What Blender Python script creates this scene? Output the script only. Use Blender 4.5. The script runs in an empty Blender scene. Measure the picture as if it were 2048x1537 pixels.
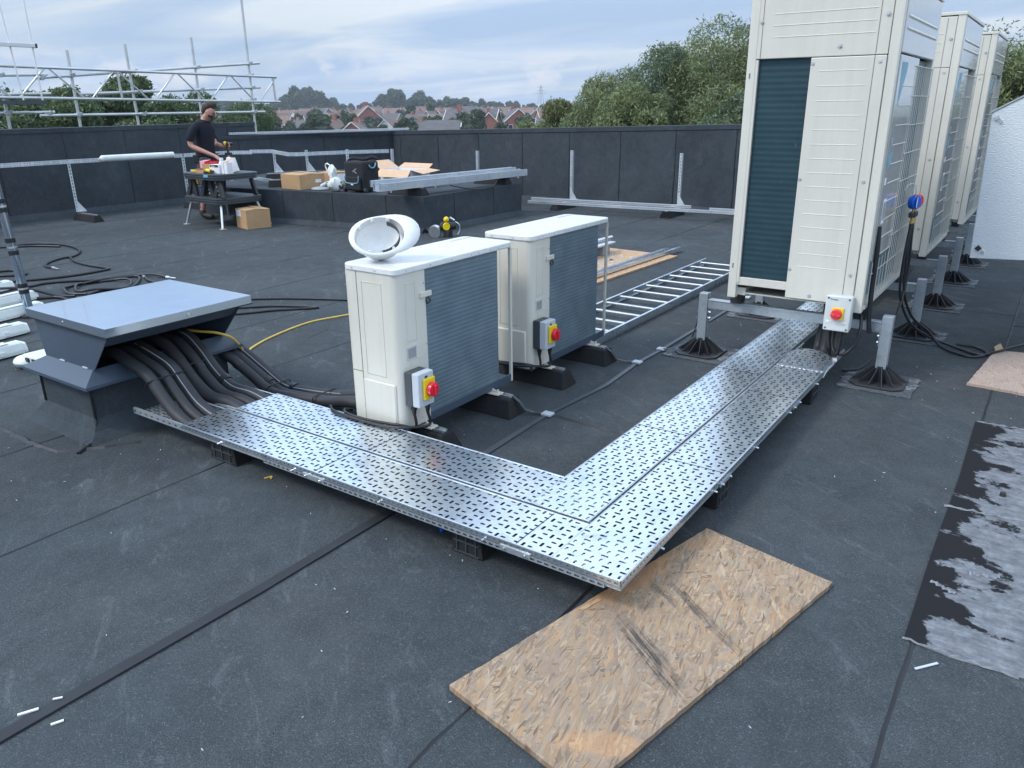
import bpy, bmesh, math, random
import numpy as np
from mathutils import Vector, Matrix, Euler
R = math.radians
sc = bpy.context.scene
C = sc.collection
random.seed(7)

# ---------------------------------------------------------------- camera
HC = 1.62
PITCH, ROLL, YAW = R(19.7), R(-0.55), R(34.9)
f0 = Vector((0, math.cos(PITCH), -math.sin(PITCH)))
r0 = Vector((1, 0, 0)); u0 = r0.cross(f0)
cr, sr = math.cos(ROLL), math.sin(ROLL)
r1 = r0*cr + u0*sr; u1 = -r0*sr + u0*cr
RZ = Matrix.Rotation(YAW, 3, 'Z')
r1, u1, f1 = RZ @ r1, RZ @ u1, RZ @ f0
cam_d = bpy.data.cameras.new('camera')
cam = bpy.data.objects.new('camera', cam_d); C.objects.link(cam)
m = Matrix((r1, u1, -f1)).transposed().to_4x4()
m.translation = Vector((0, 0, HC))
cam.matrix_world = m
cam_d.sensor_width = 36; cam_d.lens = 1550/2048*36
cam_d.clip_start = 0.05; cam_d.clip_end = 6000
sc.camera = cam
sc.view_settings.view_transform = 'Standard'; sc.view_settings.look = 'None'
sc.view_settings.exposure = 0.0; sc.view_settings.gamma = 1.0
sc.view_settings.use_curve_mapping = False

# ---------------------------------------------------------------- sky + sun
SUN_EL, SUN_AZ = R(48), R(215)      # azimuth measured from +Y clockwise (to -X -Y side)
w = bpy.data.worlds.new('World'); sc.world = w; w.use_nodes = True
nt = w.node_tree; N = nt.nodes; L = nt.links
for n in list(N): N.remove(n)
out = N.new('ShaderNodeOutputWorld'); bg = N.new('ShaderNodeBackground')
bg.inputs[1].default_value = 0.12
sky = N.new('ShaderNodeTexSky'); sky.sky_type = 'NISHITA'; sky.sun_disc = False
sky.sun_elevation = SUN_EL; sky.sun_rotation = SUN_AZ
sky.air_density = 1.0; sky.dust_density = 1.5; sky.ozone_density = 2.0
tc = N.new('ShaderNodeTexCoord'); sep = N.new('ShaderNodeSeparateXYZ')
L.new(tc.outputs['Generated'], sep.inputs[0])
def mth(op, a, b=None, c=None):
    n = N.new('ShaderNodeMath'); n.operation = op
    for i, v in enumerate((a, b, c)):
        if v is None: continue
        if isinstance(v, (int, float)): n.inputs[i].default_value = v
        else: L.new(v, n.inputs[i])
    return n.outputs[0]
zc = mth('MAXIMUM', sep.outputs[2], 0.0)
den = mth('ADD', zc, 0.10)
cx = mth('DIVIDE', sep.outputs[0], den); cy = mth('DIVIDE', sep.outputs[1], den)
comb = N.new('ShaderNodeCombineXYZ'); L.new(cx, comb.inputs[0]); L.new(cy, comb.inputs[1])
# stratus bands: stretched along one horizontal direction
mp = N.new('ShaderNodeMapping'); L.new(comb.outputs[0], mp.inputs[0])
mp.inputs['Rotation'].default_value = (0, 0, R(-36)); mp.inputs['Scale'].default_value = (0.34, 0.66, 1)
mp.inputs['Location'].default_value = (0.7, 0.0, 0)
n1 = N.new('ShaderNodeTexNoise'); n1.inputs['Scale'].default_value = 1.3; n1.inputs['Detail'].default_value = 6
n1.inputs['Roughness'].default_value = 0.48; n1.inputs['Distortion'].default_value = 0.7
L.new(mp.outputs[0], n1.inputs[0])
rmp = N.new('ShaderNodeValToRGB'); L.new(n1.outputs['Fac'], rmp.inputs[0])
rmp.color_ramp.elements[0].position = 0.40; rmp.color_ramp.elements[0].color = (4.1, 5.5, 7.7, 1)
rmp.color_ramp.elements[1].position = 0.62; rmp.color_ramp.elements[1].color = (7.2, 7.9, 8.7, 1)
e = rmp.color_ramp.elements.new(0.5); e.color = (5.2, 6.4, 8.1, 1)
# cover amount: mostly cloud with bits of blue
n2 = N.new('ShaderNodeTexNoise'); n2.inputs['Scale'].default_value = 0.9; n2.inputs['Detail'].default_value = 4
L.new(mp.outputs[0], n2.inputs[0])
cov = N.new('ShaderNodeMapRange'); L.new(n2.outputs['Fac'], cov.inputs[0])
cov.inputs[1].default_value = 0.35; cov.inputs[2].default_value = 0.6; cov.inputs[3].default_value = 0.72; cov.inputs[4].default_value = 0.96
mixc = N.new('ShaderNodeMixRGB'); L.new(cov.outputs[0], mixc.inputs[0])
L.new(sky.outputs[0], mixc.inputs[1]); L.new(rmp.outputs[0], mixc.inputs[2])
# small cumulus puffs low over the horizon
mp2 = N.new('ShaderNodeMapping'); L.new(tc.outputs['Generated'], mp2.inputs[0]); mp2.inputs['Scale'].default_value = (9, 9, 17)
mp2.inputs['Location'].default_value = (3.3, 1.2, 0.4)
n3 = N.new('ShaderNodeTexNoise'); n3.inputs['Scale'].default_value = 1.0; n3.inputs['Detail'].default_value = 5; L.new(mp2.outputs[0], n3.inputs[0])
cm = N.new('ShaderNodeMapRange'); L.new(n3.outputs['Fac'], cm.inputs[0])
cm.inputs[1].default_value = 0.545; cm.inputs[2].default_value = 0.60
band = mth('MULTIPLY', mth('GREATER_THAN', sep.outputs[2], 0.0), mth('SUBTRACT', 1.0, mth('MINIMUM', mth('MULTIPLY', mth('ABSOLUTE', mth('SUBTRACT', sep.outputs[2], 0.035)), 28.0), 1.0)))
puff = mth('MULTIPLY', cm.outputs[0], band)
mixp = N.new('ShaderNodeMixRGB'); L.new(puff, mixp.inputs[0]); L.new(mixc.outputs[0], mixp.inputs[1]); mixp.inputs[2].default_value = (7.6, 7.8, 8.2, 1)
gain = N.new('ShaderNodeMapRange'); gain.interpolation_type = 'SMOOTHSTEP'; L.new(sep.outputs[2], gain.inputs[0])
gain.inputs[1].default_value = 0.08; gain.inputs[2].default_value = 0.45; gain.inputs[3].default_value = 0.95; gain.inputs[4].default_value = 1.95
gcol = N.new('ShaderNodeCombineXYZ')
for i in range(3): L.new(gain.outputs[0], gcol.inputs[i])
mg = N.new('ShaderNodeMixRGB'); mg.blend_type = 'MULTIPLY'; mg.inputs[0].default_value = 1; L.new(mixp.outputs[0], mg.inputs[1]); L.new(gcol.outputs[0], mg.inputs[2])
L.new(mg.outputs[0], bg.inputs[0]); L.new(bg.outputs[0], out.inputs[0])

sd = bpy.data.lights.new('sun', 'SUN'); sd.energy = 2.0; sd.angle = R(14); sd.color = (1.0, 0.96, 0.9)
sun = bpy.data.objects.new('sun', sd); C.objects.link(sun)
sdir = Vector((math.sin(SUN_AZ)*math.cos(SUN_EL), math.cos(SUN_AZ)*math.cos(SUN_EL), math.sin(SUN_EL)))
sun.rotation_euler = sdir.to_track_quat('Z', 'Y').to_euler()

# ---------------------------------------------------------------- materials
def new_mat(name):
    ma = bpy.data.materials.new(name); ma.use_nodes = True
    return ma, ma.node_tree.nodes, ma.node_tree.links, ma.node_tree.nodes['Principled BSDF']
def ramp(N, fac, L, stops):
    r = N.new('ShaderNodeValToRGB'); L.new(fac, r.inputs[0])
    el = r.color_ramp.elements
    while len(el) < len(stops): el.new(0.5)
    for e_, (p, c) in zip(el, stops): e_.position = p; e_.color = (*c, 1) if len(c) == 3 else c
    return r
def coords(N, L, scale=(1,1,1), rot=(0,0,0), kind='Object'):
    t = N.new('ShaderNodeTexCoord'); v = t.outputs[kind]
    if any(rot):      # turn first, stretch afterwards
        m0 = N.new('ShaderNodeMapping'); L.new(v, m0.inputs[0]); m0.inputs['Rotation'].default_value = rot; v = m0.outputs[0]
    mp = N.new('ShaderNodeMapping'); L.new(v, mp.inputs[0]); mp.inputs['Scale'].default_value = scale
    return mp.outputs[0]
def noise(N, L, vec, scale, detail=4, rough=0.5, dist=0):
    n = N.new('ShaderNodeTexNoise'); L.new(vec, n.inputs[0]); n.inputs['Scale'].default_value = scale
    n.inputs['Detail'].default_value = detail; n.inputs['Roughness'].default_value = rough; n.inputs['Distortion'].default_value = dist
    return n.outputs['Fac']
def mix(N, L, fac, a, b, typ='MIX'):
    n = N.new('ShaderNodeMixRGB'); n.blend_type = typ
    for i, v in enumerate((fac, a, b)):
        if isinstance(v, (int, float)): n.inputs[i].default_value = v
        elif isinstance(v, tuple): n.inputs[i].default_value = (*v, 1)
        else: L.new(v, n.inputs[i])
    return n.outputs[0]
def bump(N, L, P, h, strength=0.3, dist=0.01):
    b = N.new('ShaderNodeBump'); L.new(h, b.inputs['Height']); b.inputs['Strength'].default_value = strength
    b.inputs['Distance'].default_value = dist; L.new(b.outputs[0], P.inputs['Normal'])
_mc = {}
def plain(name, col, rough=0.5, metal=0.0, var=0.12, scale=6, bmp=0.0, coat=0.0, bscale=60, grime=0.0):
    """plain material with gentle wear variation"""
    if name in _mc: return _mc[name]
    ma, N, L, P = new_mat(name)
    v = coords(N, L); f = noise(N, L, v, scale, 5, 0.6)
    lo = tuple(c*(1-var) for c in col); hi = tuple(min(1, c*(1+var)) for c in col)
    r = ramp(N, f, L, [(0.3, lo), (0.7, hi)]).outputs[0]
    if grime:      # faint runs of dirt down the sheet plus speckles
        g_ = ramp(N, noise(N, L, coords(N, L, (26, 26, 1.6)), 1, 5, .7), L, [(0.42, (1, 1, 1)), (0.78, (1-grime*2.2, 1-grime*2.4, 1-grime*2.9))]).outputs[0]
        r = mix(N, L, 1.0, r, g_, 'MULTIPLY')
        g2 = ramp(N, noise(N, L, v, 34, 6, .8), L, [(0.60, (1, 1, 1)), (0.74, (1-grime*2.5,)*3)]).outputs[0]
        r = mix(N, L, 1.0, r, g2, 'MULTIPLY')
    L.new(r, P.inputs['Base Color'])
    P.inputs['Metallic'].default_value = metal
    f2 = noise(N, L, v, scale*4, 3, 0.6)
    rr = N.new('ShaderNodeMapRange'); L.new(f2, rr.inputs[0]); rr.inputs[3].default_value = max(0.03, rough-0.1); rr.inputs[4].default_value = min(1, rough+0.1)
    L.new(rr.outputs[0], P.inputs['Roughness'])
    P.inputs['Coat Weight'].default_value = coat
    if bmp: bump(N, L, P, noise(N, L, v, bscale, 3), bmp, 0.003)
    _mc[name] = ma
    return ma

def felt_mat(name, lo, hi, fleck, fibres=1.0):
    ma, N, L, P = new_mat(name)
    v = coords(N, L)
    big = noise(N, L, v, 0.7, 7, 0.66, 0.4)
    med = noise(N, L, v, 7, 6, 0.72, 0.6)
    fine = noise(N, L, v, 190, 4, 0.8)
    mid = tuple((a+b)/2.3 for a, b in zip(lo, hi))
    c1 = ramp(N, fine, L, [(0.36, lo), (0.50, mid), (0.66, tuple(x*1.2 for x in hi))]).outputs[0]
    amp = ramp(N, noise(N, L, v, 1.9, 5, 0.7), L, [(0.35, (0.35, 0.35, 0.35)), (0.65, (1, 1, 1))]).outputs[0]
    c = mix(N, L, amp, mid, c1)                      # worn-smooth and grainy areas
    c = mix(N, L, 1.0, c, ramp(N, big, L, [(0.28, (0.66, 0.67, 0.69)), (0.5, (0.98, 0.98, 0.98)), (0.74, (1.34, 1.33, 1.32))]).outputs[0], 'MULTIPLY')
    c = mix(N, L, 1.0, c, ramp(N, med, L, [(0.3, (0.80, 0.81, 0.82)), (0.7, (1.20, 1.19, 1.18))]).outputs[0], 'MULTIPLY')
    t2 = ramp(N, noise(N, L, v, 1.3, 3), L, [(0.35, (0.94, 1.01, 1.04)), (0.65, (1.01, 0.99, 0.99))]).outputs[0]
    c = mix(N, L, 1.0, c, t2, 'MULTIPLY')
    for rot, s in ((0.5, 1), (1.9, 2), (2.7, 3)):
        vv = coords(N, L, (50, 330, 60), (0, 0, rot)); fb = noise(N, L, vv, 1.0, 2, 0.6)
        fm = N.new('ShaderNodeMapRange'); L.new(fb, fm.inputs[0]); fm.inputs[1].default_value = 0.62; fm.inputs[2].default_value = 0.73; fm.inputs[4].default_value = 0.42*fibres
        c = mix(N, L, fm.outputs[0], c, fleck)
    # rubbed chalky scuffs in clusters
    for (sx, sy, rot, sc_, lo_, hi_, k) in ((1.0, 3.4, 0.6, 2.4, 0.55, 0.80, 0.6), (2.5, 9.0, 1.5, 3.0, 0.60, 0.76, 0.55), (1.6, 1.6, 0.0, 5.5, 0.63, 0.78, 0.5)):
        s1 = noise(N, L, coords(N, L, (sx, sy, 1), (0, 0, rot)), sc_, 9, 0.80, 0.9)
        s2 = N.new('ShaderNodeMapRange'); L.new(s1, s2.inputs[0]); s2.inputs[1].default_value = lo_; s2.inputs[2].default_value = hi_; s2.inputs[4].default_value = k
        mm = N.new('ShaderNodeMath'); mm.operation = 'MULTIPLY'; L.new(s2.outputs[0], mm.inputs[0]); L.new(fine, mm.inputs[1])
        c = mix(N, L, mm.outputs[0], c, tuple(min(1, x*1.3) for x in fleck))
    L.new(c, P.inputs['Base Color'])
    P.inputs['Roughness'].default_value = 0.85
    P.inputs['Specular IOR Level'].default_value = 0.25
    a = N.new('ShaderNodeMath'); a.operation = 'ADD'; L.new(fine, a.inputs[0])
    a2 = N.new('ShaderNodeMath'); a2.operation = 'MULTIPLY'; L.new(noise(N, L, v, 2.6, 5, .6), a2.inputs[0]); a2.inputs[1].default_value = 12
    L.new(a2.outputs[0], a.inputs[1]); bump(N, L, P, a.outputs[0], 0.6, 0.002)
    return ma
M = {}
M['felt'] = felt_mat('mineral_felt', (0.023, 0.028, 0.031), (0.080, 0.091, 0.097), (0.25, 0.275, 0.295))
M['felt_wall'] = felt_mat('upstand_felt', (0.034, 0.042, 0.050), (0.070, 0.083, 0.094), (0.13, 0.15, 0.17), 0.4)
M['bead'] = plain('bitumen_bead', (0.012, 0.013, 0.015), 0.45, var=0.3, scale=20)
def galv(name, col, rough, sp=0.25, metal=0.92):
    ma, N, L, P = new_mat(name); v = coords(N, L)
    vo = N.new('ShaderNodeTexVoronoi'); L.new(v, vo.inputs[0]); vo.inputs['Scale'].default_value = 70
    r = ramp(N, vo.outputs['Distance'], L, [(0.0, tuple(c*(1-sp*.5) for c in col)), (0.8, tuple(min(1, c*(1+sp*.4)) for c in col))]).outputs[0]
    bigc = ramp(N, noise(N, L, v, 2.2, 5, 0.6), L, [(0.3, (0.80, 0.82, 0.87)), (0.7, (1.08, 1.06, 1.03))]).outputs[0]
    dirt = ramp(N, noise(N, L, v, 11, 8, 0.78, .6), L, [(0.52, (1, 1, 1)), (0.72, (0.70, 0.69, 0.67))]).outputs[0]
    bigc = mix(N, L, 1.0, bigc, dirt, 'MULTIPLY')
    L.new(mix(N, L, 1.0, r, bigc, 'MULTIPLY'), P.inputs['Base Color'])
    P.inputs['Metallic'].default_value = metal
    rr = N.new('ShaderNodeMapRange'); L.new(noise(N, L, v, 5, 5, 0.65), rr.inputs[0]); rr.inputs[3].default_value = rough-0.08; rr.inputs[4].default_value = rough+0.12
    L.new(rr.outputs[0], P.inputs['Roughness'])
    bump(N, L, P, noise(N, L, v, 4, 3), 0.25, 0.006)
    return ma
M['galv'] = galv('galvanised_steel', (0.80, 0.86, 0.90), 0.27, .12)
M['galv_dull'] = galv('dull_galvanised_steel', (0.46, 0.51, 0.54), 0.48, .15, 0.6)
M['zinc'] = galv('bright_zinc', (0.66, 0.71, 0.74), 0.40, .15, 0.45)
M['alu'] = plain('aluminium', (0.72, 0.74, 0.75), 0.32, 0.9, 0.06)
M['tube'] = plain('scaffold_tube_metal', (0.60, 0.62, 0.62), 0.45, 0.75, 0.12, 4)
M['cream'] = plain('cream_enamel', (0.67, 0.65, 0.57), 0.35, 0, 0.035, 3, 0.04, 0.25, 8, 0.035)
M['cream2'] = plain('cream_panel_enamel', (0.65, 0.625, 0.55), 0.33, 0, 0.035, 3, 0.05, 0.3, 5, 0.03)
M['lid'] = plain('white_enamel_lid', (0.78, 0.79, 0.78), 0.22, 0, 0.04, 3, 0.03, 0.3, 6, 0.035)
M['groove'] = plain('dark_panel_gap', (0.16, 0.155, 0.14), 0.7)  # even dark tone for the panel gap strips
M['black_plastic'] = plain('black_plastic', (0.028, 0.030, 0.034), 0.5, 0, 0.2, 12)
M['rubber'] = plain('recycled_rubber', (0.012, 0.013, 0.014), 0.85, 0, 0.3, 60, 0.5, bscale=220)
M['foam'] = plain('pipe_insulation_foam', (0.024, 0.026, 0.030), 0.60, 0, 0.2, 9, 0.25, bscale=14)
M['cable'] = plain('black_cable_sheath', (0.018, 0.019, 0.022), 0.4, 0, 0.2, 10)
M['yellow_cable'] = plain('yellow_cable_sheath', (0.72, 0.50, 0.10), 0.45, 0, 0.1)
M['hood'] = plain('grey_powder_coat', (0.060, 0.085, 0.120), 0.38, 0, 0.04, 3)
M['hood_lid'] = plain('grey_gloss_sheet', (0.44, 0.52, 0.62), 0.09, 0.85, 0.06, 2.5, 0.12, 0.3, 2)
M['white_pl'] = plain('white_plastic', (0.78, 0.79, 0.78), 0.3, 0, 0.05, 8, 0, 0.2)
M['white_off'] = plain('off_white_plastic', (0.68, 0.73, 0.70), 0.4, 0, 0.08, 9)
M['grey_pl'] = plain('light_grey_plastic', (0.50, 0.54, 0.57), 0.4, 0, 0.04, 8)
M['dgrey_pl'] = plain('dark_grey_plastic', (0.055, 0.065, 0.075), 0.45, 0, 0.1, 8)
M['yellow'] = plain('yellow_plastic', (0.85, 0.62, 0.01), 0.35, 0, 0.05)
M['red'] = plain('red_plastic', (0.72, 0.02, 0.045), 0.28, 0, 0.05, 6, 0, 0.3)
M['blue'] = plain('blue_plastic', (0.01, 0.12, 0.62), 0.35, 0, 0.08)
M['sky_blue'] = plain('light_blue_print', (0.17, 0.38, 0.48), 0.5, 0, 0.1)
M['brass'] = plain('brass', (0.72, 0.50, 0.18), 0.3, 0.9, 0.1)
M['card'] = plain('brown_cardboard', (0.46, 0.29, 0.15), 0.8, 0, 0.08, 7, 0.1)
M['card_in'] = plain('pale_cardboard', (0.62, 0.42, 0.27), 0.8, 0, 0.08, 7)
M['paper'] = plain('white_paper', (0.78, 0.78, 0.80), 0.7, 0, 0.08, 9)
M['print'] = plain('black_print', (0.03, 0.03, 0.03), 0.6)
M['greyprint'] = plain('grey_print', (0.30, 0.32, 0.34), 0.6)
M['bag'] = plain('black_bag_cloth', (0.015, 0.016, 0.020), 0.85, 0, 0.3, 20, 0.4, bscale=80)
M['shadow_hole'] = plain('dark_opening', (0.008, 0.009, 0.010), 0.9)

def osb_mat(name, cols, wear, stain=0.0, grey=(0.30, 0.275, 0.245)):
    ma, N, L, P = new_mat(name)
    c = None; hgt = None
    # overlapping wood strands: stretched, wobbling voronoi cells lying in several directions
    for k, (rot, sx, sy, th) in enumerate(((1.25, 16, 105, 0), (0.7, 19, 130, .40), (1.75, 17, 115, .45), (0.15, 21, 120, .55), (2.4, 22, 110, .58), (1.05, 11, 80, .62), (1.45, 24, 190, .50))):
        v = coords(N, L, (1, 1, 1), (0, 0, rot))
        nn = N.new('ShaderNodeTexNoise'); nn.inputs['Scale'].default_value = 9; nn.inputs['Detail'].default_value = 2; L.new(v, nn.inputs[0])
        sc_ = N.new('ShaderNodeVectorMath'); sc_.operation = 'SCALE'; L.new(nn.outputs['Color'], sc_.inputs[0]); sc_.inputs['Scale'].default_value = 0.030
        wob = N.new('ShaderNodeVectorMath'); wob.operation = 'ADD'; L.new(v, wob.inputs[0]); L.new(sc_.outputs[0], wob.inputs[1])
        mp = N.new('ShaderNodeMapping'); L.new(wob.outputs[0], mp.inputs[0]); mp.inputs['Scale'].default_value = (sx, sy, 1); mp.inputs['Location'].default_value = (k*3.3, k*1.7, 0)
        vo = N.new('ShaderNodeTexVoronoi'); vo.voronoi_dimensions = '2D'; L.new(mp.outputs[0], vo.inputs[0]); vo.inputs['Scale'].default_value = 1
        s = N.new('ShaderNodeSeparateColor'); L.new(vo.outputs['Color'], s.inputs[0])
        col = ramp(N, s.outputs[0], L, [(i/(len(cols)-1), cc) for i, cc in enumerate(cols)]).outputs[0]
        mp2 = N.new('ShaderNodeMapping'); L.new(wob.outputs[0], mp2.inputs[0]); mp2.inputs['Scale'].default_value = (sx*1.4, sy*7, 1)
        gr = noise(N, L, mp2.outputs[0], 1.0, 4, 0.7)
        col = mix(N, L, 1.0, col, ramp(N, gr, L, [(0.3, (0.70, 0.68, 0.66)), (0.65, (1.12, 1.12, 1.12))]).outputs[0], 'MULTIPLY')
        if c is None: c = col; hgt = gr
        else:
            th_ = N.new('ShaderNodeMapRange'); L.new(s.outputs[1], th_.inputs[0]); th_.inputs[1].default_value = th; th_.inputs[2].default_value = th+.06
            c = mix(N, L, th_.outputs[0], c, col); hgt = mix(N, L, th_.outputs[0], hgt, gr)
    v = coords(N, L)
    g1 = N.new('ShaderNodeMapRange'); L.new(noise(N, L, v, 2.1, 7, 0.62), g1.inputs[0]); g1.inputs[1].default_value = 0.34; g1.inputs[2].default_value = 0.60; g1.inputs[3].default_value = wear*.45; g1.inputs[4].default_value = wear
    c = mix(N, L, g1.outputs[0], c, mix(N, L, 1.0, ramp(N, noise(N, L, coords(N, L, (9, 60, 1), (0, 0, 1.3)), 1, 4, .7), L, [(0.3, (.7, .7, .7)), (.7, (1.25, 1.25, 1.25))]).outputs[0], grey, 'MULTIPLY'))
    if stain:
        streak = noise(N, L, coords(N, L, (4.0, 60.0, 1), (0, 0, .62)), 1.0, 8, 0.85, .5)
        def patch(cx, cy, rx, ry, ang, soft):      # ragged oval stain on the board
            m_ = N.new('ShaderNodeMapping'); m_.vector_type = 'TEXTURE'; L.new(v, m_.inputs[0]); m_.inputs['Location'].default_value = (cx, cy, 0.02); m_.inputs['Rotation'].default_value = (0, 0, ang); m_.inputs['Scale'].default_value = (rx, ry, 1)
            ln = N.new('ShaderNodeVectorMath'); ln.operation = 'LENGTH'; L.new(m_.outputs[0], ln.inputs[0])
            ad = N.new('ShaderNodeMath'); ad.operation = 'ADD'; L.new(ln.outputs['Value'], ad.inputs[0])
            nz = N.new('ShaderNodeMath'); nz.operation = 'MULTIPLY_ADD'; L.new(noise(N, L, v, 14, 6, .75), nz.inputs[0]); nz.inputs[1].default_value = 1.6; nz.inputs[2].default_value = -.8; L.new(nz.outputs[0], ad.inputs[1])
            r_ = N.new('ShaderNodeMapRange'); L.new(ad.outputs[0], r_.inputs[0]); r_.inputs[1].default_value = 1-soft; r_.inputs[2].default_value = 1+soft; r_.inputs[3].default_value = 1; r_.inputs[4].default_value = 0
            return r_.outputs[0]
        for (cx, cy, rx, ry, ang, kk, cc) in ((-.90, 1.93, .22, .06, -.62, .55, (0.24, 0.20, 0.165)), (-.79, 1.86, .20, .035, -.62, .9, None), (-.70, 2.12, .20, .020, -.6, .75, None), (-.86, 2.16, .10, .02, -.5, .5, None), (-1.02, 1.66, .10, .05, -.3, .5, (0.26, 0.19, 0.14)), (-.735, 1.46, .10, .040, .55, .5, (0.62, 0.38, 0.19)), (-1.02, 2.20, .22, .06, 1.33, .55, (0.60, 0.34, 0.16)), (-.95, 2.55, .10, .06, .3, .35, (0.58, 0.36, 0.20))):
            p_ = patch(cx, cy, rx, ry, ang, .25)
            if cc is None:
                q_ = N.new('ShaderNodeMapRange'); L.new(streak, q_.inputs[0]); q_.inputs[1].default_value = .44; q_.inputs[2].default_value = .54; q_.inputs[4].default_value = kk
                z_ = N.new('ShaderNodeMath'); z_.operation = 'MULTIPLY'; L.new(p_, z_.inputs[0]); L.new(q_.outputs[0], z_.inputs[1]); c = mix(N, L, z_.outputs[0], c, (0.035, 0.030, 0.028))
            else:
                z_ = N.new('ShaderNodeMath'); z_.operation = 'MULTIPLY'; L.new(p_, z_.inputs[0]); z_.inputs[1].default_value = kk; c = mix(N, L, z_.outputs[0], c, mix(N, L, .5, c, cc) if cc[0] < .3 else mix(N, L, 1.0, mix(N, L, .35, c, (1.0, 1.0, 1.0)), (cc[0]*1.5, cc[1]*1.5, cc[2]*1.5), 'MULTIPLY'))
    L.new(c, P.inputs['Base Color']); P.inputs['Roughness'].default_value = 0.8
    bump(N, L, P, hgt, 0.5, 0.003)
    return ma
M['osb'] = osb_mat('weathered_strand_board', [(0.13, 0.085, 0.055), (0.46, 0.30, 0.16), (0.32, 0.26, 0.20), (0.60, 0.45, 0.29), (0.24, 0.19, 0.15), (0.56, 0.34, 0.16), (0.38, 0.29, 0.21)], 0.50, 0.95, (0.235, 0.175, 0.13))
M['osb2'] = osb_mat('fresh_strand_board', [(0.36, 0.22, 0.12), (0.60, 0.38, 0.20), (0.50, 0.33, 0.20), (0.66, 0.44, 0.26)], 0.1)
M['osb3'] = osb_mat('pinkish_strand_board', [(0.34, 0.24, 0.19), (0.50, 0.37, 0.30), (0.44, 0.33, 0.27), (0.55, 0.42, 0.35)], 0.25)

def coil_mat(name, col, n_h):
    ma, N, L, P = new_mat(name)
    v = coords(N, L)
    fz = N.new('ShaderNodeSeparateXYZ'); L.new(v, fz.inputs[0])
    def stripes(freq, lo, hi):
        m_ = N.new('ShaderNodeMath'); m_.operation = 'MULTIPLY'; L.new(fz.outputs[2], m_.inputs[0]); m_.inputs[1].default_value = freq
        s_ = N.new('ShaderNodeMath'); s_.operation = 'SINE'; L.new(m_.outputs[0], s_.inputs[0])
        r_ = N.new('ShaderNodeMapRange'); L.new(s_.outputs[0], r_.inputs[0]); r_.inputs[1].default_value = -1; r_.inputs[3].default_value = lo; r_.inputs[4].default_value = hi
        return r_.outputs[0], s_.outputs[0]
    a, s = stripes(2*math.pi*n_h, 0.93, 1.07)
    cc = N.new('ShaderNodeCombineColor')
    for i in range(3): L.new(a, cc.inputs[i])
    b = mix(N, L, 1.0, col, cc.outputs[0], 'MULTIPLY')
    b = mix(N, L, 1.0, b, ramp(N, noise(N, L, v, 5, 6, 0.65), L, [(0.3, (0.75, 0.78, 0.8)), (0.7, (1.25, 1.2, 1.2))]).outputs[0], 'MULTIPLY')
    sv = coords(N, L, (30, 30, 7)); g_ = N.new('ShaderNodeMapRange'); L.new(noise(N, L, sv, 1.0, 4, 0.7), g_.inputs[0]); g_.inputs[1].default_value = 0.70; g_.inputs[2].default_value = 0.80; g_.inputs[4].default_value = 0.6
    b = mix(N, L, g_.outputs[0], b, (0.42, 0.50, 0.56))
    L.new(b, P.inputs['Base Color']); P.inputs['Roughness'].default_value = 0.55; P.inputs['Metallic'].default_value = 0.25
    bump(N, L, P, s, 0.22, 0.002)
    return ma
M['coil'] = coil_mat('finned_coil_blue', (0.145, 0.205, 0.240), 46)
M['coil_dark'] = coil_mat('finned_coil_teal', (0.016, 0.050, 0.066), 30)

def foil_mat():
    ma, N, L, P = new_mat('embossed_foil'); v = coords(N, L)
    P.inputs['Base Color'].default_value = (0.70, 0.75, 0.78, 1); P.inputs['Roughness'].default_value = 0.42; P.inputs['Metallic'].default_value = 0.2
    bump(N, L, P, noise(N, L, coords(N, L, (60, 60, 130)), 1.0, 3, 0.6), 0.6, 0.006)
    return ma
M['foil'] = foil_mat()
def membrane_mat():
    """black membrane with torn silvery release film still stuck on parts of it"""
    ma, N, L, P = new_mat('torn_film_membrane'); v = coords(N, L)
    s = N.new('ShaderNodeSeparateXYZ'); L.new(v, s.inputs[0])
    n = noise(N, L, coords(N, L, (2.4, 3.0, 1), (0, 0, 0.3)), 1.9, 10, 0.66, 0.25)
    # more film away from the left edge
    g = N.new('ShaderNodeMapRange'); L.new(s.outputs[0], g.inputs[0]); g.inputs[1].default_value = -0.17; g.inputs[2].default_value = 0.15; g.inputs[3].default_value = -0.13; g.inputs[4].default_value = 0.15
    ad = N.new('ShaderNodeMath'); ad.operation = 'ADD'; L.new(n, ad.inputs[0]); L.new(g.outputs[0], ad.inputs[1])
    th = N.new('ShaderNodeMapRange'); L.new(ad.outputs[0], th.inputs[0]); th.inputs[1].default_value = 0.475; th.inputs[2].default_value = 0.505
    fc = ramp(N, noise(N, L, coords(N, L, (3, 5, 1)), 5, 9, 0.78), L, [(0.33, (0.085, 0.095, 0.105)), (0.5, (0.16, 0.17, 0.185)), (0.68, (0.27, 0.285, 0.305))]).outputs[0]
    L.new(mix(N, L, th.outputs[0], (0.016, 0.016, 0.018), fc), P.inputs['Base Color'])
    P.inputs['Roughness'].default_value = 0.8; P.inputs['Specular IOR Level'].default_value = 0.15
    bump(N, L, P, th.outputs[0], 0.5, 0.002)
    return ma
M['membrane'] = membrane_mat()
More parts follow.
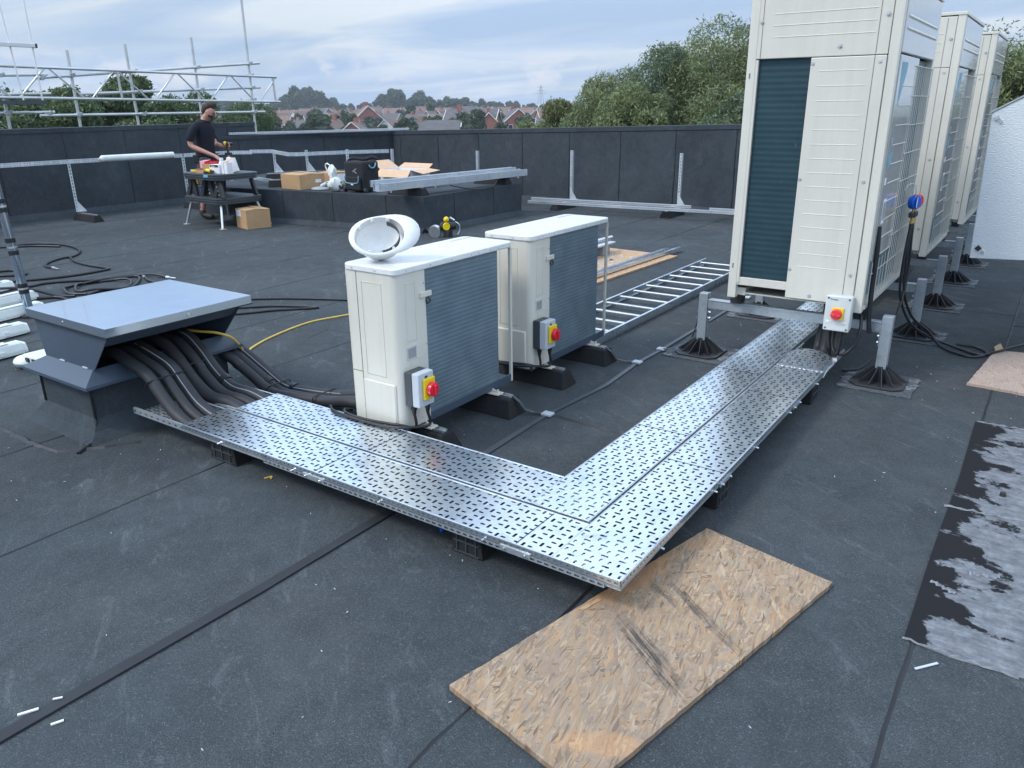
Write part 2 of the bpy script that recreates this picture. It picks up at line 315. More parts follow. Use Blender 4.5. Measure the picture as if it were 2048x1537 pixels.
def leaf_mat(name, a, b, c):
    ma, N, L, P = new_mat(name)
    g = N.new('ShaderNodeNewGeometry')
    r = ramp(N, g.outputs['Random Per Island'], L, [(0.0, a), (0.5, b), (1.0, c)]).outputs[0]
    t = ramp(N, noise(N, L, coords(N, L), 0.5, 3), L, [(0.3, (0.72, 0.78, 0.8)), (0.7, (1.2, 1.15, 1.0))]).outputs[0]
    L.new(mix(N, L, 1.0, r, t, 'MULTIPLY'), P.inputs['Base Color']); P.inputs['Roughness'].default_value = 0.55
    tr = N.new('ShaderNodeBsdfTranslucent'); L.new(r, tr.inputs[0]); ms = N.new('ShaderNodeMixShader'); ms.inputs[0].default_value = 0.25
    o = N['Material Output']; L.new(P.outputs[0], ms.inputs[1]); L.new(tr.outputs[0], ms.inputs[2]); L.new(ms.outputs[0], o.inputs[0])
    return ma
M['leaf_w'] = leaf_mat('willow_leaves', (0.12, 0.155, 0.065), (0.185, 0.23, 0.10), (0.27, 0.31, 0.165))
M['leaf_w2'] = leaf_mat('olive_leaves', (0.10, 0.115, 0.045), (0.155, 0.175, 0.075), (0.22, 0.24, 0.11))
M['leaf_w3'] = leaf_mat('blue_green_leaves', (0.085, 0.130, 0.070), (0.135, 0.185, 0.105), (0.20, 0.25, 0.16))
M['leaf_d'] = leaf_mat('dark_leaves', (0.055, 0.090, 0.040), (0.090, 0.135, 0.055), (0.13, 0.18, 0.08))
M['leaf_f'] = leaf_mat('far_leaves', (0.055, 0.085, 0.050), (0.085, 0.12, 0.068), (0.12, 0.155, 0.085))
M['bark'] = plain('bark', (0.10, 0.08, 0.06), 0.9)
M['tile_r'] = plain('red_brown_roof_tiles', (0.20, 0.135, 0.115), 0.85, 0, 0.2, 1.2)
M['tape'] = plain('black_conductor_tape', (0.022, 0.025, 0.030), 0.75, 0, 0.3, 5)
M['tile_g'] = plain('grey_roof_tiles', (0.12, 0.115, 0.12), 0.85, 0, 0.2, 1.2)
M['brick'] = plain('red_brick', (0.31, 0.12, 0.09), 0.9, 0, 0.2, 1.5)
M['brick2'] = plain('brown_brick', (0.30, 0.19, 0.14), 0.9, 0, 0.2, 1.5)
M['render_w'] = plain('white_trim_paint', (0.75, 0.74, 0.72), 0.7)
M['glass'] = plain('dark_window_glass', (0.03, 0.035, 0.04), 0.1, 0.2)
M['grass'] = plain('grass_ground', (0.075, 0.10, 0.045), 0.95, 0, 0.35, 0.05)
M['skin'] = plain('skin', (0.56, 0.29, 0.22), 0.5, 0, 0.06, 20)
M['hair'] = plain('dark_brown_hair', (0.045, 0.028, 0.020), 0.7, 0, 0.3, 40)
M['navy'] = plain('navy_polo_cloth', (0.006, 0.009, 0.018), 0.95, 0, 0.25, 12, 0.3, bscale=18)
M['shorts'] = plain('grey_work_shorts_cloth', (0.075, 0.075, 0.08), 0.85, 0, 0.2, 12, 0.3, bscale=18)
M['boot'] = plain('dark_boot_leather', (0.03, 0.027, 0.024), 0.6, 0, 0.2, 12)

# ---------------------------------------------------------------- mesh helpers
class MB:
    def __init__(s): s.v = []; s.f = []; s.m = []; s.cur = 0
    def add(s, vs, fs, mi=None):
        b = len(s.v); s.v.extend([tuple(p) for p in vs]); s.f.extend([tuple(i+b for i in f) for f in fs])
        s.m.extend([s.cur if mi is None else mi]*len(fs)); return s
    def box(s, c, d, rot=0, tilt=None, mi=None):
        x, y, z = (t/2 for t in d)
        vs = [Vector((a*x, b*y, e_*z)) for a in (-1, 1) for b in (-1, 1) for e_ in (-1, 1)]
        Mx = Matrix.Rotation(rot, 3, 'Z')
        if tilt is not None: Mx = Mx @ Euler(tilt).to_matrix()
        vs = [Mx @ v + Vector(c) for v in vs]
        return s.add(vs, [(0,1,3,2), (4,6,7,5), (0,4,5,1), (2,3,7,6), (0,2,6,4), (1,5,7,3)], mi)
    def bb(s, a, b, mi=None):
        c = [(p+q)/2 for p, q in zip(a, b)]; d = [abs(q-p) for p, q in zip(a, b)]
        return s.box(c, d, mi=mi)
    def cyl(s, p0, p1, r, r2=None, n=12, mi=None, cap=True):
        p0, p1 = Vector(p0), Vector(p1); r2 = r if r2 is None else r2
        q = (p1-p0).to_track_quat('Z', 'Y'); vs = []
        for p, rr in ((p0, r), (p1, r2)):
            vs += [p + q @ Vector((rr*math.cos(2*math.pi*k/n), rr*math.sin(2*math.pi*k/n), 0)) for k in range(n)]
        fs = [(k, (k+1) % n, (k+1) % n+n, k+n) for k in range(n)]
        if cap: fs += [tuple(range(n-1, -1, -1)), tuple(range(n, 2*n))]
        return s.add(vs, fs, mi)
    def tube(s, pts, r, n=8, smooth=True, mi=None, radii=None):
        P_ = [Vector(p) for p in pts]
        if smooth and len(P_) > 2:
            Q = []; RR = []
            rs = radii or [r]*len(P_)
            for i in range(len(P_)-1):
                p0 = P_[max(i-1, 0)]; p1 = P_[i]; p2 = P_[i+1]; p3 = P_[min(i+2, len(P_)-1)]
                for k in range(6):
                    t = k/6; Q.append(0.5*((2*p1)+(-p0+p2)*t+(2*p0-5*p1+4*p2-p3)*t*t+(-p0+3*p1-3*p2+p3)*t**3)); RR.append(rs[i]*(1-t)+rs[i+1]*t)
            Q.append(P_[-1]); RR.append(rs[-1]); P_ = Q
        else: RR = radii or [r]*len(P_)
        vs = []; up = None
        for i, p in enumerate(P_):
            d = (P_[min(i+1, len(P_)-1)]-P_[max(i-1, 0)])
            d = d.normalized() if d.length > 1e-9 else Vector((0, 0, 1))
            if up is None: up = Vector((0, 0, 1)) if abs(d.z) < 0.9 else Vector((1, 0, 0))
            a = d.cross(up)
            if a.length < 1e-6: a = d.cross(Vector((0, 1, 0.1)))
            a.normalize(); b = a.cross(d).normalized(); up = b
            vs += [p + (a*math.cos(2*math.pi*k/n)+b*math.sin(2*math.pi*k/n))*RR[i] for k in range(n)]
        fs = []
        for i in range(len(P_)-1):
            fs += [(i*n+k, i*n+(k+1) % n, (i+1)*n+(k+1) % n, (i+1)*n+k) for k in range(n)]
        fs += [tuple(range(n-1, -1, -1)), tuple(range((len(P_)-1)*n, len(P_)*n))]
        return s.add(vs, fs, mi)
    def prism(s, poly, axis, a, b, mi=None):
        """extrude 2-D polygon along axis ('x': poly=(y,z), 'y': (x,z), 'z': (x,y)) from a to b"""
        def mk(p, t): return {'x': (t, p[0], p[1]), 'y': (p[0], t, p[1]), 'z': (p[0], p[1], t)}[axis]
        n = len(poly); vs = [mk(p, a) for p in poly]+[mk(p, b) for p in poly]
        fs = [(k, (k+1) % n, (k+1) % n+n, k+n) for k in range(n)]+[tuple(range(n-1, -1, -1)), tuple(range(n, 2*n))]
        return s.add(vs, fs, mi)
    def sphere(s, c, r, n=12, mi=None, sq=(1, 1, 1)):
        vs = []; fs = []
        for i in range(n//2+1):
            th = math.pi*i/(n//2)
            for k in range(n): ph = 2*math.pi*k/n; vs.append((c[0]+r*sq[0]*math.sin(th)*math.cos(ph), c[1]+r*sq[1]*math.sin(th)*math.sin(ph), c[2]+r*sq[2]*math.cos(th)))
        for i in range(n//2):
            for k in range(n): fs.append((i*n+k, (i+1)*n+k, (i+1)*n+(k+1) % n, i*n+(k+1) % n))
        return s.add(vs, fs, mi)
    def build(s, name, mats, parent=None, bevel=0, smooth=False, sub=0):
        me = bpy.data.meshes.new(name); me.from_pydata(s.v, [], s.f); me.update()
        if not isinstance(mats, (list, tuple)): mats = [mats]
        for mm in mats: me.materials.append(mm) if mm else None
        if len(mats) > 1: me.polygons.foreach_set('material_index', s.m)
        bm = bmesh.new(); bm.from_mesh(me); bmesh.ops.remove_doubles(bm, verts=bm.verts, dist=1e-6)
        bmesh.ops.recalc_face_normals(bm, faces=bm.faces)
        if smooth:
            for fc in bm.faces: fc.smooth = True
            for ed in bm.edges:
                if len(ed.link_faces) == 2 and ed.calc_face_angle(0) > R(38): ed.smooth = False
        bm.to_mesh(me); bm.free()
        o = bpy.data.objects.new(name, me); C.objects.link(o)
        if parent is not None:
            o.parent = parent
            top = parent
            off = Vector((0, 0, 0))
            while top is not None: off += Vector(top.location); top = top.parent
            o.location = -off
        if bevel:
            b = o.modifiers.new('bevel', 'BEVEL'); b.width = bevel; b.segments = 2; b.limit_method = 'ANGLE'; b.angle_limit = R(40)
        if sub:
            b = o.modifiers.new('sub', 'SUBSURF'); b.levels = sub; b.render_levels = sub
        return o
def tag(o, label=None, cat=None, group=None, kind=None):
    if label: o['label'] = label
    if cat: o['category'] = cat
    if group: o['group'] = group
    if kind: o['kind'] = kind
    return o
def thing(name, loc, label, cat, group=None):
    o = bpy.data.objects.new(name, None); C.objects.link(o); o.location = loc; o.empty_display_size = 0.1
    return tag(o, label, cat, group)
def solo(mb, name, mats, label, cat, group=None, **k):
    return tag(mb.build(name, mats, None, **k), label, cat, group)
def dup(root, loc=None, rotz=None, label=None, scale=None, shift=None):
    r = root.copy(); C.objects.link(r)
    if loc is not None: r.location = loc
    if shift is not None: r.location = Vector(root.location)+Vector(shift)
    if rotz is not None: r.rotation_euler = (0, 0, rotz)
    if scale is not None: r.scale = (scale,)*3 if isinstance(scale, (int, float)) else scale
    if label: r['label'] = label
    def rec(src, dst):
        for ch in list(src.children):
            c = ch.copy(); C.objects.link(c); c.parent = dst; rec(ch, c)
    rec(root, r)
    return r
def perf(mb, o, U, V, lu, lv, cu, cv, pat, thick=0.0, mi=None):
    """perforated sheet spanned by unit vectors U,V: cells cu x cv; pat(i,j)->(hole_w,hole_h) or None"""
    o, U, V = Vector(o), Vector(U), Vector(V)
    nu, nv = max(1, int(round(lu/cu))), max(1, int(round(lv/cv))); cu, cv = lu/nu, lv/nv
    W_ = U.cross(V)
    grid = {}
    vs, fs = [], []
    def gv(i, j):
        if (i, j) not in grid: grid[(i, j)] = len(vs); vs.append(o+U*(i*cu)+V*(j*cv))
        return grid[(i, j)]
    for i in range(nu):
        for j in range(nv):
            a, b, c, d = gv(i, j), gv(i+1, j), gv(i+1, j+1), gv(i, j+1)
            h = pat(i, j)
            if not h: fs.append((a, b, c, d)); continue
            hw, hh = min(h[0]/2, cu*.46), min(h[1]/2, cv*.46); k = min(hw, hh)*0.55
            ctr = o+U*((i+.5)*cu)+V*((j+.5)*cv); n = len(vs)
            for (x, y) in ((-hw+k, -hh), (hw-k, -hh), (hw, -hh+k), (hw, hh-k), (hw-k, hh), (-hw+k, hh), (-hw, hh-k), (-hw, -hh+k)):
                vs.append(ctr+U*x+V*y)
            fs += [(a, b, n+1, n), (b, n+2, n+1), (b, c, n+3, n+2), (c, n+4, n+3), (c, d, n+5, n+4), (d, n+6, n+5), (d, a, n+7, n+6), (a, n, n+7)]
    mb.add(vs, fs, mi)
    if thick:
        pass
    return mb
def text_mesh(txt, size, matrix, material, name, parent, ext=0.0004):
    cu = bpy.data.curves.new(name+'_c', 'FONT'); cu.body = txt; cu.size = size; cu.extrude = ext; cu.align_x = 'CENTER'; cu.align_y = 'CENTER'
    to = bpy.data.objects.new(name+'_t', cu); C.objects.link(to)
    dg = bpy.context.evaluated_depsgraph_get(); me = bpy.data.meshes.new_from_object(to.evaluated_get(dg))
    bpy.data.objects.remove(to)
    me.transform(matrix); me.materials.clear(); me.materials.append(material)
    o = bpy.data.objects.new(name, me); C.objects.link(o); o.parent = parent
    off = Vector((0, 0, 0)); top = parent
    while top is not None: off += Vector(top.location); top = top.parent
    o.location = -off
    return o
def frame_m(o, x, y):
    x, y = Vector(x).normalized(), Vector(y).normalized(); z = x.cross(y)
    m_ = Matrix((x, y, z)).transposed().to_4x4(); m_.translation = Vector(o); return m_
# ================================================================= SETTING
RY = 12.05
# roof floor (one sheet) with lapped felt strips
rf = MB(); rf.bb((-13.6, -6, -0.35), (9.0, RY+0.2, 0.0))
o = rf.build('roof_floor', M['felt']); tag(o, kind='structure')
# lap seams every metre: low, slightly wandering bitumen beads
rng = random.Random(3)
sm_ = MB()
def bead(mb, pts, wid=0.011, h=0.004, step=0.12, wob=0.003, z=0.0):
    P_ = [Vector(p) for p in pts]; L_ = []; R_ = []
    prev = None
    for a, b in zip(P_[:-1], P_[1:]):
        d = b-a; n = max(1, int(d.length/step)); t = d.normalized(); s = Vector((-t.y, t.x, 0))
        for k in range(n+1 if b is P_[-1] else n):
            p = a+d*(k/n)+s*rng.uniform(-wob, wob); ww = wid*rng.uniform(0.45, 1.25)
            L_.append(p-s*ww/2); R_.append(p+s*ww/2)
    vs = []
    for l, r in zip(L_, R_): vs += [Vector((l.x, l.y, z)), Vector(((l.x+r.x)/2, (l.y+r.y)/2, z+h)), Vector((r.x, r.y, z))]
    fs = []
    for i in range(len(L_)-1):
        a = i*3; fs += [(a, a+3, a+4, a+1), (a+1, a+4, a+5, a+2)]
    mb.add(vs, fs)
for k in range(-14, 9):
    x = -0.13-0.995*(-k) if k <= 0 else -0.13+0.995*k
    if x < -13.2: continue
    bead(sm_, [(x, -6, 0), (x, RY-0.1, 0)], 0.015 if x > -6 else 0.018)
# cross laps and the patched joints round the hood curb
for (a, b) in [((-1.12, 3.32), (-2.08, 3.42)), ((-2.1, 3.4), (-1.5, 3.38)), ((-1.12, 7.2), (-0.13, 7.25)), ((-5.1, 5.6), (-4.12, 5.62)), ((-0.13, 6.9), (0.86, 6.9)), ((-1.9, 4.3), (-1.45, 4.2)), ((-3.1, 9.5), (-4.1, 9.5))]:
    bead(sm_, [(*a, 0), (*b, 0)], 0.012)
bead(sm_, [(-4.95, 1.72, 0), (-4.55, 1.60, 0), (-4.12, 1.60, 0), (-3.93, 1.62, 0), (-3.78, 1.78, 0), (-3.70, 1.92, 0)], 0.034, 0.010, 0.05, 0.006)
bead(sm_, [(-5.2, 2.1, 0), (-4.9, 2.05, 0), (-4.72, 1.95, 0)], 0.022, 0.005, 0.05, 0.005)
bead(sm_, [(-4.45, 3.72, 0), (-4.5, 3.95, 0), (-4.12, 4.0, 0), (-3.6, 3.95, 0)], 0.016, 0.004, 0.05, 0.005)
o = sm_.build('roof_seams', M['bead']); tag(o, kind='structure')
# chalky scuffs and grit: small flat flakes scattered
gm = MB()
for k in range(420):
    if k < 300: x, y = rng.uniform(-6, 1.2), rng.uniform(0.5, 6)
    else: x, y = rng.uniform(-12, -2), rng.uniform(4, 11)
    s = rng.uniform(0.0015, 0.0035)*(1.3 if k > 300 else 1); a = rng.uniform(0, 3.14)
    gm.box((x, y, 0.0012), (s*rng.uniform(1, 4), s, 0.0016), a)
tag(gm.build('roof_grit', M['grey_pl']), 'pale grit and chippings scattered over the felt roof', 'grit', kind='stuff')

def wall_run(mb, p0, p1, z0a, z0b, thick, seams, depth=-9.0, cap=True):
    """upstand from p0 to p1 (inner face on the left-hand normal side), tops z0a,z0b"""
    a, b = Vector((*p0, 0)), Vector((*p1, 0)); d = (b-a).normalized(); n = Vector((-d.y, d.x, 0))   # n points inward
    A, B = a-n*thick, b-n*thick
    vs = [(a.x, a.y, depth), (b.x, b.y, depth), (B.x, B.y, depth), (A.x, A.y, depth), (a.x, a.y, z0a), (b.x, b.y, z0b), (B.x, B.y, z0b), (A.x, A.y, z0a)]
    mb.add(vs, [(0, 3, 2, 1), (4, 5, 6, 7), (0, 1, 5, 4), (1, 2, 6, 5), (2, 3, 7, 6), (3, 0, 4, 7)], 0)
    # cant fillet at the foot
    f = [(a+n*0.0), (a+n*0.09), (b+n*0.09), (b+n*0.0)]
    mb.add([(f[0].x, f[0].y, 0.09), (f[1].x, f[1].y, 0.002), (f[2].x, f[2].y, 0.002), (f[3].x, f[3].y, 0.09)], [(0, 1, 2, 3)], 0)
    # coping lap, slightly proud
    t = 0.012
    q = [a+n*t, b+n*t, B-n*t, A-n*t]
    mb.add([(p.x, p.y, (z0a if i in (0, 3) else z0b)+dz) for dz in (-0.055, 0.012) for i, p in enumerate(q)], [(0, 3, 2, 1), (4, 5, 6, 7), (0, 1, 5, 4), (1, 2, 6, 5), (2, 3, 7, 6), (3, 0, 4, 7)], 0)
    Ln = (b-a).length
    for s in seams:
        if 0 < s < Ln:
            c = a+d*s; zt = z0a+(z0b-z0a)*s/Ln
            pts = []
            for k in range(9):
                z = 0.07+(zt-0.07)*k/8; pts.append(c+n*0.002+d*rng.uniform(-0.006, 0.006)+Vector((0, 0, z)))
            for p, q2 in zip(pts[:-1], pts[1:]):
                w_ = 0.007*rng.uniform(0.6, 1.3)
                mb.add([p-d*w_, p+d*w_, q2+d*w_, q2-d*w_, p+n*0.005, q2+n*0.005], [(0, 4, 5, 3), (4, 1, 2, 5)], 1)
# left parapet (inner face x=-13.35), facing +x ; direction chosen so that left normal is +x
mb = MB(); wall_run(mb, (-13.35, 10.35), (-13.35, -6), 1.365, 1.30, 0.45, [0.65+1.03*k for k in range(16)])
for k in range(26):
    y = rng.uniform(2, 10.2); mb.box((-13.36+rng.uniform(-.03, .1), y, 1.386), (0.03, rng.uniform(.05, .22), 0.008), rng.uniform(-.3, .3), mi=0)
solo(mb, 'parapet_wall', [M['felt_wall'], M['bead']], 'tall left parapet wall in dark felt running under the scaffold', 'parapet wall')
mb = MB(); wall_run(mb, (9.0, RY), (-11.25, RY), 1.62, 1.165, 0.45, [0.98*k+0.47 for k in range(21)])
solo(mb, 'parapet_wall', [M['felt_wall'], M['bead']], 'long back parapet wall in dark felt below the big green trees', 'parapet wall')
mb = MB(); wall_run(mb, (-11.25, RY+0.3), (-13.33, 9.45), 1.17, 1.125, 0.9, [0.6, 1.6, 2.6, 3.2], -0.3)
solo(mb, 'parapet_wall', [M['felt_wall'], M['bead']], 'lower angled felt wall carrying a galvanised tray along its top', 'parapet wall')
mb = MB(); mb.bb((-14.0, -6.4, -9), (9.4, -6.001, 0.9)); mb.bb((9.001, -6, -9), (9.4, RY+0.45, 0.9))
mb.bb((-13.35, -6.0, -9), (9.0, RY, -0.36))
solo(mb, 'building', M['brick2'], 'brick building under the flat roof', 'building')
# raised plinth
mb = MB()
P4 = [(-11.3, 7.50), (-7.08, 8.10), (-7.05, 10.42), (-11.7, 11.2), (-12.6, 10.2)]
mb.prism(P4, 'z', -0.05, 0.48, mi=0)
for k, (a, b) in enumerate(((P4[0], P4[1]), (P4[1], P4[2]))):
    a, b = Vector((*a, 0)), Vector((*b, 0)); d = (b-a).normalized(); n = Vector((d.y, -d.x, 0))
    mb.add([(a.x, a.y, 0.07), (b.x, b.y, 0.07), ((b+n*.08).x, (b+n*.08).y, 0.003), ((a+n*.08).x, (a+n*.08).y, 0.003)], [(0, 1, 2, 3)], 0)
    s = 0.85 if k == 0 else 0.65
    while s < (b-a).length:
        c = a+d*s
        for j in range(5):
            z = 0.06+0.42*j/5; zz = 0.06+0.42*(j+1)/5; w_ = 0.007*rng.uniform(.6, 1.3)
            mb.add([c-d*w_+n*.001+Vector((0, 0, z)), c+d*w_+n*.001+Vector((0, 0, z)), c+d*w_+n*.001+Vector((0, 0, zz)), c-d*w_+n*.001+Vector((0, 0, zz)), c+n*.006+Vector((0, 0, z)), c+n*.006+Vector((0, 0, zz))], [(0, 4, 5, 3), (4, 1, 2, 5)], 1)
        s += 0.93
solo(mb, 'roof_plinth', [M['felt_wall'], M['bead']], 'low felt covered plinth carrying boxes, bags and trays', 'plinth')

# ================================================================= CABLE TRAYS
ZT = 0.155; ZB = 0.117
def pat_run(i, j):
    if i % 2 == 0: return (0.0205, 0.0094)
    return (0.0108, 0.0275) if (j+(i//2)) % 2 == 0 else None
def pat_side(i, j): return (0.016, 0.0055) if i % 2 == 0 else None
def make_tray(p0, p1, wdt, start_cover, end_cover, label, inner_side, zt=ZT, zb=ZB, flange=0.012):
    """p0->p1 centre line on the floor; covers from start_cover to end_cover (distance along)"""
    a, b = Vector((*p0, 0)), Vector((*p1, 0)); d = (b-a).normalized(); s = Vector((-d.y, d.x, 0)); Ln = (b-a).length
    t = thing('cable_tray', (p0[0], p0[1], zb), label, 'cable tray', 'perforated cable trays laid in an L')
    # tray base with upstand sides
    mb = MB(); h = zt-0.018-zb
    perf(mb, a-s*(wdt/2)+Vector((0, 0, zb)), d, s, Ln, wdt, 0.021, 0.0245, pat_run)
    mb.build('tray_base', M['galv_dull'], t)
    for sg in (-1, 1):
        mb = MB(); o_ = a+s*(sg*wdt/2)+Vector((0, 0, zb))
        perf(mb, o_, d, Vector((0, 0, 1)), Ln, h+.012, 0.026, (h+.012)/1.0, lambda i, j: (0.018, 0.008) if i % 2 == 0 else None)
        o2 = o_+Vector((0, 0, h+.012)); mb.add([o2, o2+d*Ln, o2+d*Ln-s*sg*flange, o2-s*sg*flange], [(0, 1, 2, 3)])
        mb.build('side_rail', M['galv_dull'], t)
    # covers in lengths
    if end_cover > start_cover:
        mb = MB(); A = a+d*start_cover; Lc = end_cover-start_cover; w2 = wdt+0.008
        perf(mb, A-s*(w2/2)+Vector((0, 0, zt)), d, s, Lc, w2, 0.0290, 0.0335, pat_run)
        for sg in (-1, 1):
            o_ = A+s*(sg*w2/2)+Vector((0, 0, zt)); rr = 0.003
            perf(mb, o_+Vector((0, 0, -0.022)), d, Vector((0, 0, 1)), Lc, 0.022, 0.026, 0.022, lambda i, j: (0.015, 0.006))
            mb.cyl(o_-s*sg*rr+Vector((0, 0, -0.001)), o_-s*sg*rr+Vector((0, 0, -0.001))+d*Lc, 0.0032, n=8)
        mb.build('tray_cover', M['galv'], t)
        q_ = MB()
        for k in (-1, 0, 1):   # insulated pipes lying in the tray
            c0 = A+s*(k*.081)+d*.03; c1 = A+s*(k*.081)+d*(Lc-.05); hw = .037
            za, zb2 = zb+.004, zt-.006
            q_.add([(c+s*u+Vector((0, 0, z_))) for c in (c0, c1) for u, z_ in ((-hw, za), (hw, za), (hw, zb2-.006), (hw*.6, zb2), (-hw*.6, zb2), (-hw, zb2-.006))], [(0, 1, 7, 6), (1, 2, 8, 7), (2, 3, 9, 8), (3, 4, 10, 9), (4, 5, 11, 10), (5, 0, 6, 11), (5, 4, 3, 2, 1, 0), (6, 7, 8, 9, 10, 11)])
        q_.build('pipe_run', M['foam'], t)
        # joints, bolts
        q = start_cover+0.95
        while q < end_cover-0.2:
            c = a+d*q
            mb = MB(); mb.box(c+Vector((0, 0, zt+.0006)), (0.0030, wdt+.008, 0.0010), math.atan2(d.y, d.x)); mb.build('joint_line', M['bead'], t)
            mb = MB(); mb.box(c+s*inner_side*(wdt/2+.0065)+Vector((0, 0, zb+.009)), (0.13, 0.003, 0.018), math.atan2(d.y, d.x)); mb.build('splice_plate', M['galv_dull'], t)
            for dq in (-.045, .045):
                e_ = c+d*dq+s*inner_side*(wdt/2+.008)+Vector((0, 0, zb+.009)); mb = MB(); mb.cyl(e_, e_+s*inner_side*.010, 0.0045, n=8); mb.build('bolt', M['galv'], t)
            q += 1.05
        q = start_cover+0.3
        while q < end_cover-0.05:
            c = a+d*q+s*inner_side*(wdt/2+.006)+Vector((0, 0, zb+.012)); mb = MB(); mb.cyl(c, c+s*inner_side*.014, 0.004, n=8); mb.build('bolt', M['galv'], t)
            q += 0.52
    return t
make_tray((-3.81, 2.108), (-0.952, 2.108), 0.262, 0.44, 2.856, 'front perforated steel tray running left from the board under the hood pipes', -1)
make_tray((-3.60, 2.395), (-1.225, 2.395), 0.262, 0.27, 2.37, 'rear perforated steel tray passing directly below the white helmet unit', 1, ZT-0.001)
TR3 = make_tray((-1.083, 1.975), (-1.083, 5.06), 0.262, 0.0, 2.56, 'right hand perforated steel tray ending open under the grey isolator', -1, ZT+0.003, ZB+.002)
make_tray((-1.363, 2.262), (-1.363, 9.6), 0.262, 0.0, 7.3, 'longest perforated steel tray disappearing beneath the tall units', 1, ZT+0.002, ZB+.002)
# lifted last cover length on the open end
mb = MB()
perf(mb, (-1.215, 4.5, ZT+.004), (0, 1, 0), (1, 0, 0), 0.02, 0.27, 0.02, 0.0245, pat_run)
vs = []
nn = 12
for i in range(nn+1):
    y = 4.50+0.26*i/nn
    for j in range(9):
        x = -1.215+0.264*j/8; z = ZT+0.006+0.035*math.sin(math.pi*j/8)*(i/nn)**2+0.012*(i/nn)
        vs.append((x, y, z))
perf(mb, (-1.215, 4.5, ZT+.006), (0, 1, 0), (1, 0, 0), .26, .264, .0265, .030, pat_run)
mb.v = [(v[0], v[1], v[2] if v[1] < 4.5005 else ZT+0.006+0.035*math.sin(math.pi*max(0, min(1, (v[0]+1.215)/.264)))*((v[1]-4.5)/.26)**2+0.012*((v[1]-4.5)/.26)) for v in mb.v]
mb.build('bowed_cover', M['galv'], TR3)
# strut under the trays + rubber support blocks with a honeycomb end
def rub_block(cx, cy, lx, ly, h, label, along='y'):
    t = thing('support_block', (cx, cy, 0), label, 'support block', 'black support blocks under the trays')
    mb = MB()
    if along == 'y': mb.prism([(cx-lx/2, 0.0), (cx+lx/2, 0.0), (cx+lx/2-.012, h), (cx-lx/2+.012, h)], 'y', cy-ly/2, cy+ly/2)
    else: mb.prism([(cy-ly/2, 0.0), (cy+ly/2, 0.0), (cy+ly/2-.012, h), (cy-ly/2+.012, h)], 'x', cx-lx/2, cx+lx/2)
    mb.build('block_body', M['rubber'], t, bevel=0.004)
    mb = MB()
    for sg in (-1, 1):
        for q in (-0.30, 0.0, 0.30):
            if along == 'y': mb.box((cx+q*lx, cy+sg*(ly/2+.003), h*.5), (0.004, 0.006, h*.86))
            else: mb.box((cx+sg*(lx/2+.003), cy+q*ly, h*.5), (0.006, 0.004, h*.86))
        for q in (0.1, 0.5, 0.88):
            if along == 'y': mb.box((cx, cy+sg*(ly/2+.003), h*q), (lx*.80, 0.0055, 0.004))
            else: mb.box((cx+sg*(lx/2+.003), cy, h*q), (0.0055, ly*.80, 0.004))
    mb.build('end_ribs', M['dgrey_pl'], t)
    return t
H_ = ZB-0.001
rub_block(-3.12, 2.26, 0.20, 0.50, H_, 'black ribbed block under the left end of the trays')
rub_block(-1.62, 2.26, 0.15, 0.50, H_, 'black ribbed block under the trays nearest the viewer')
rub_block(-1.22, 2.95, 0.52, 0.14, H_, 'black ribbed block beside the weathered board under the right tray', 'x')
rub_block(-1.22, 4.42, 0.52, 0.15, H_, 'black ribbed block under the right tray by the splayed foot', 'x')
rub_block(-1.36, 6.6, 0.30, 0.15, H_, 'black ribbed block under the longest tray below the tall units', 'x')
mb = MB(); perf(mb, (-2.75, 1.970, 0.112), (1, 0, 0), (0, 0, 1), 1.74, 0.020, 0.03, 0.020, lambda i, j: (0.02, 0.009)); mb.bb((-2.75, 1.971, 0.1105), (-1.01, 1.99, 0.1118))
solo(mb, 'strut_channel', M['galv_dull'], 'slotted steel channel fixed along the front tray underside', 'strut channel')

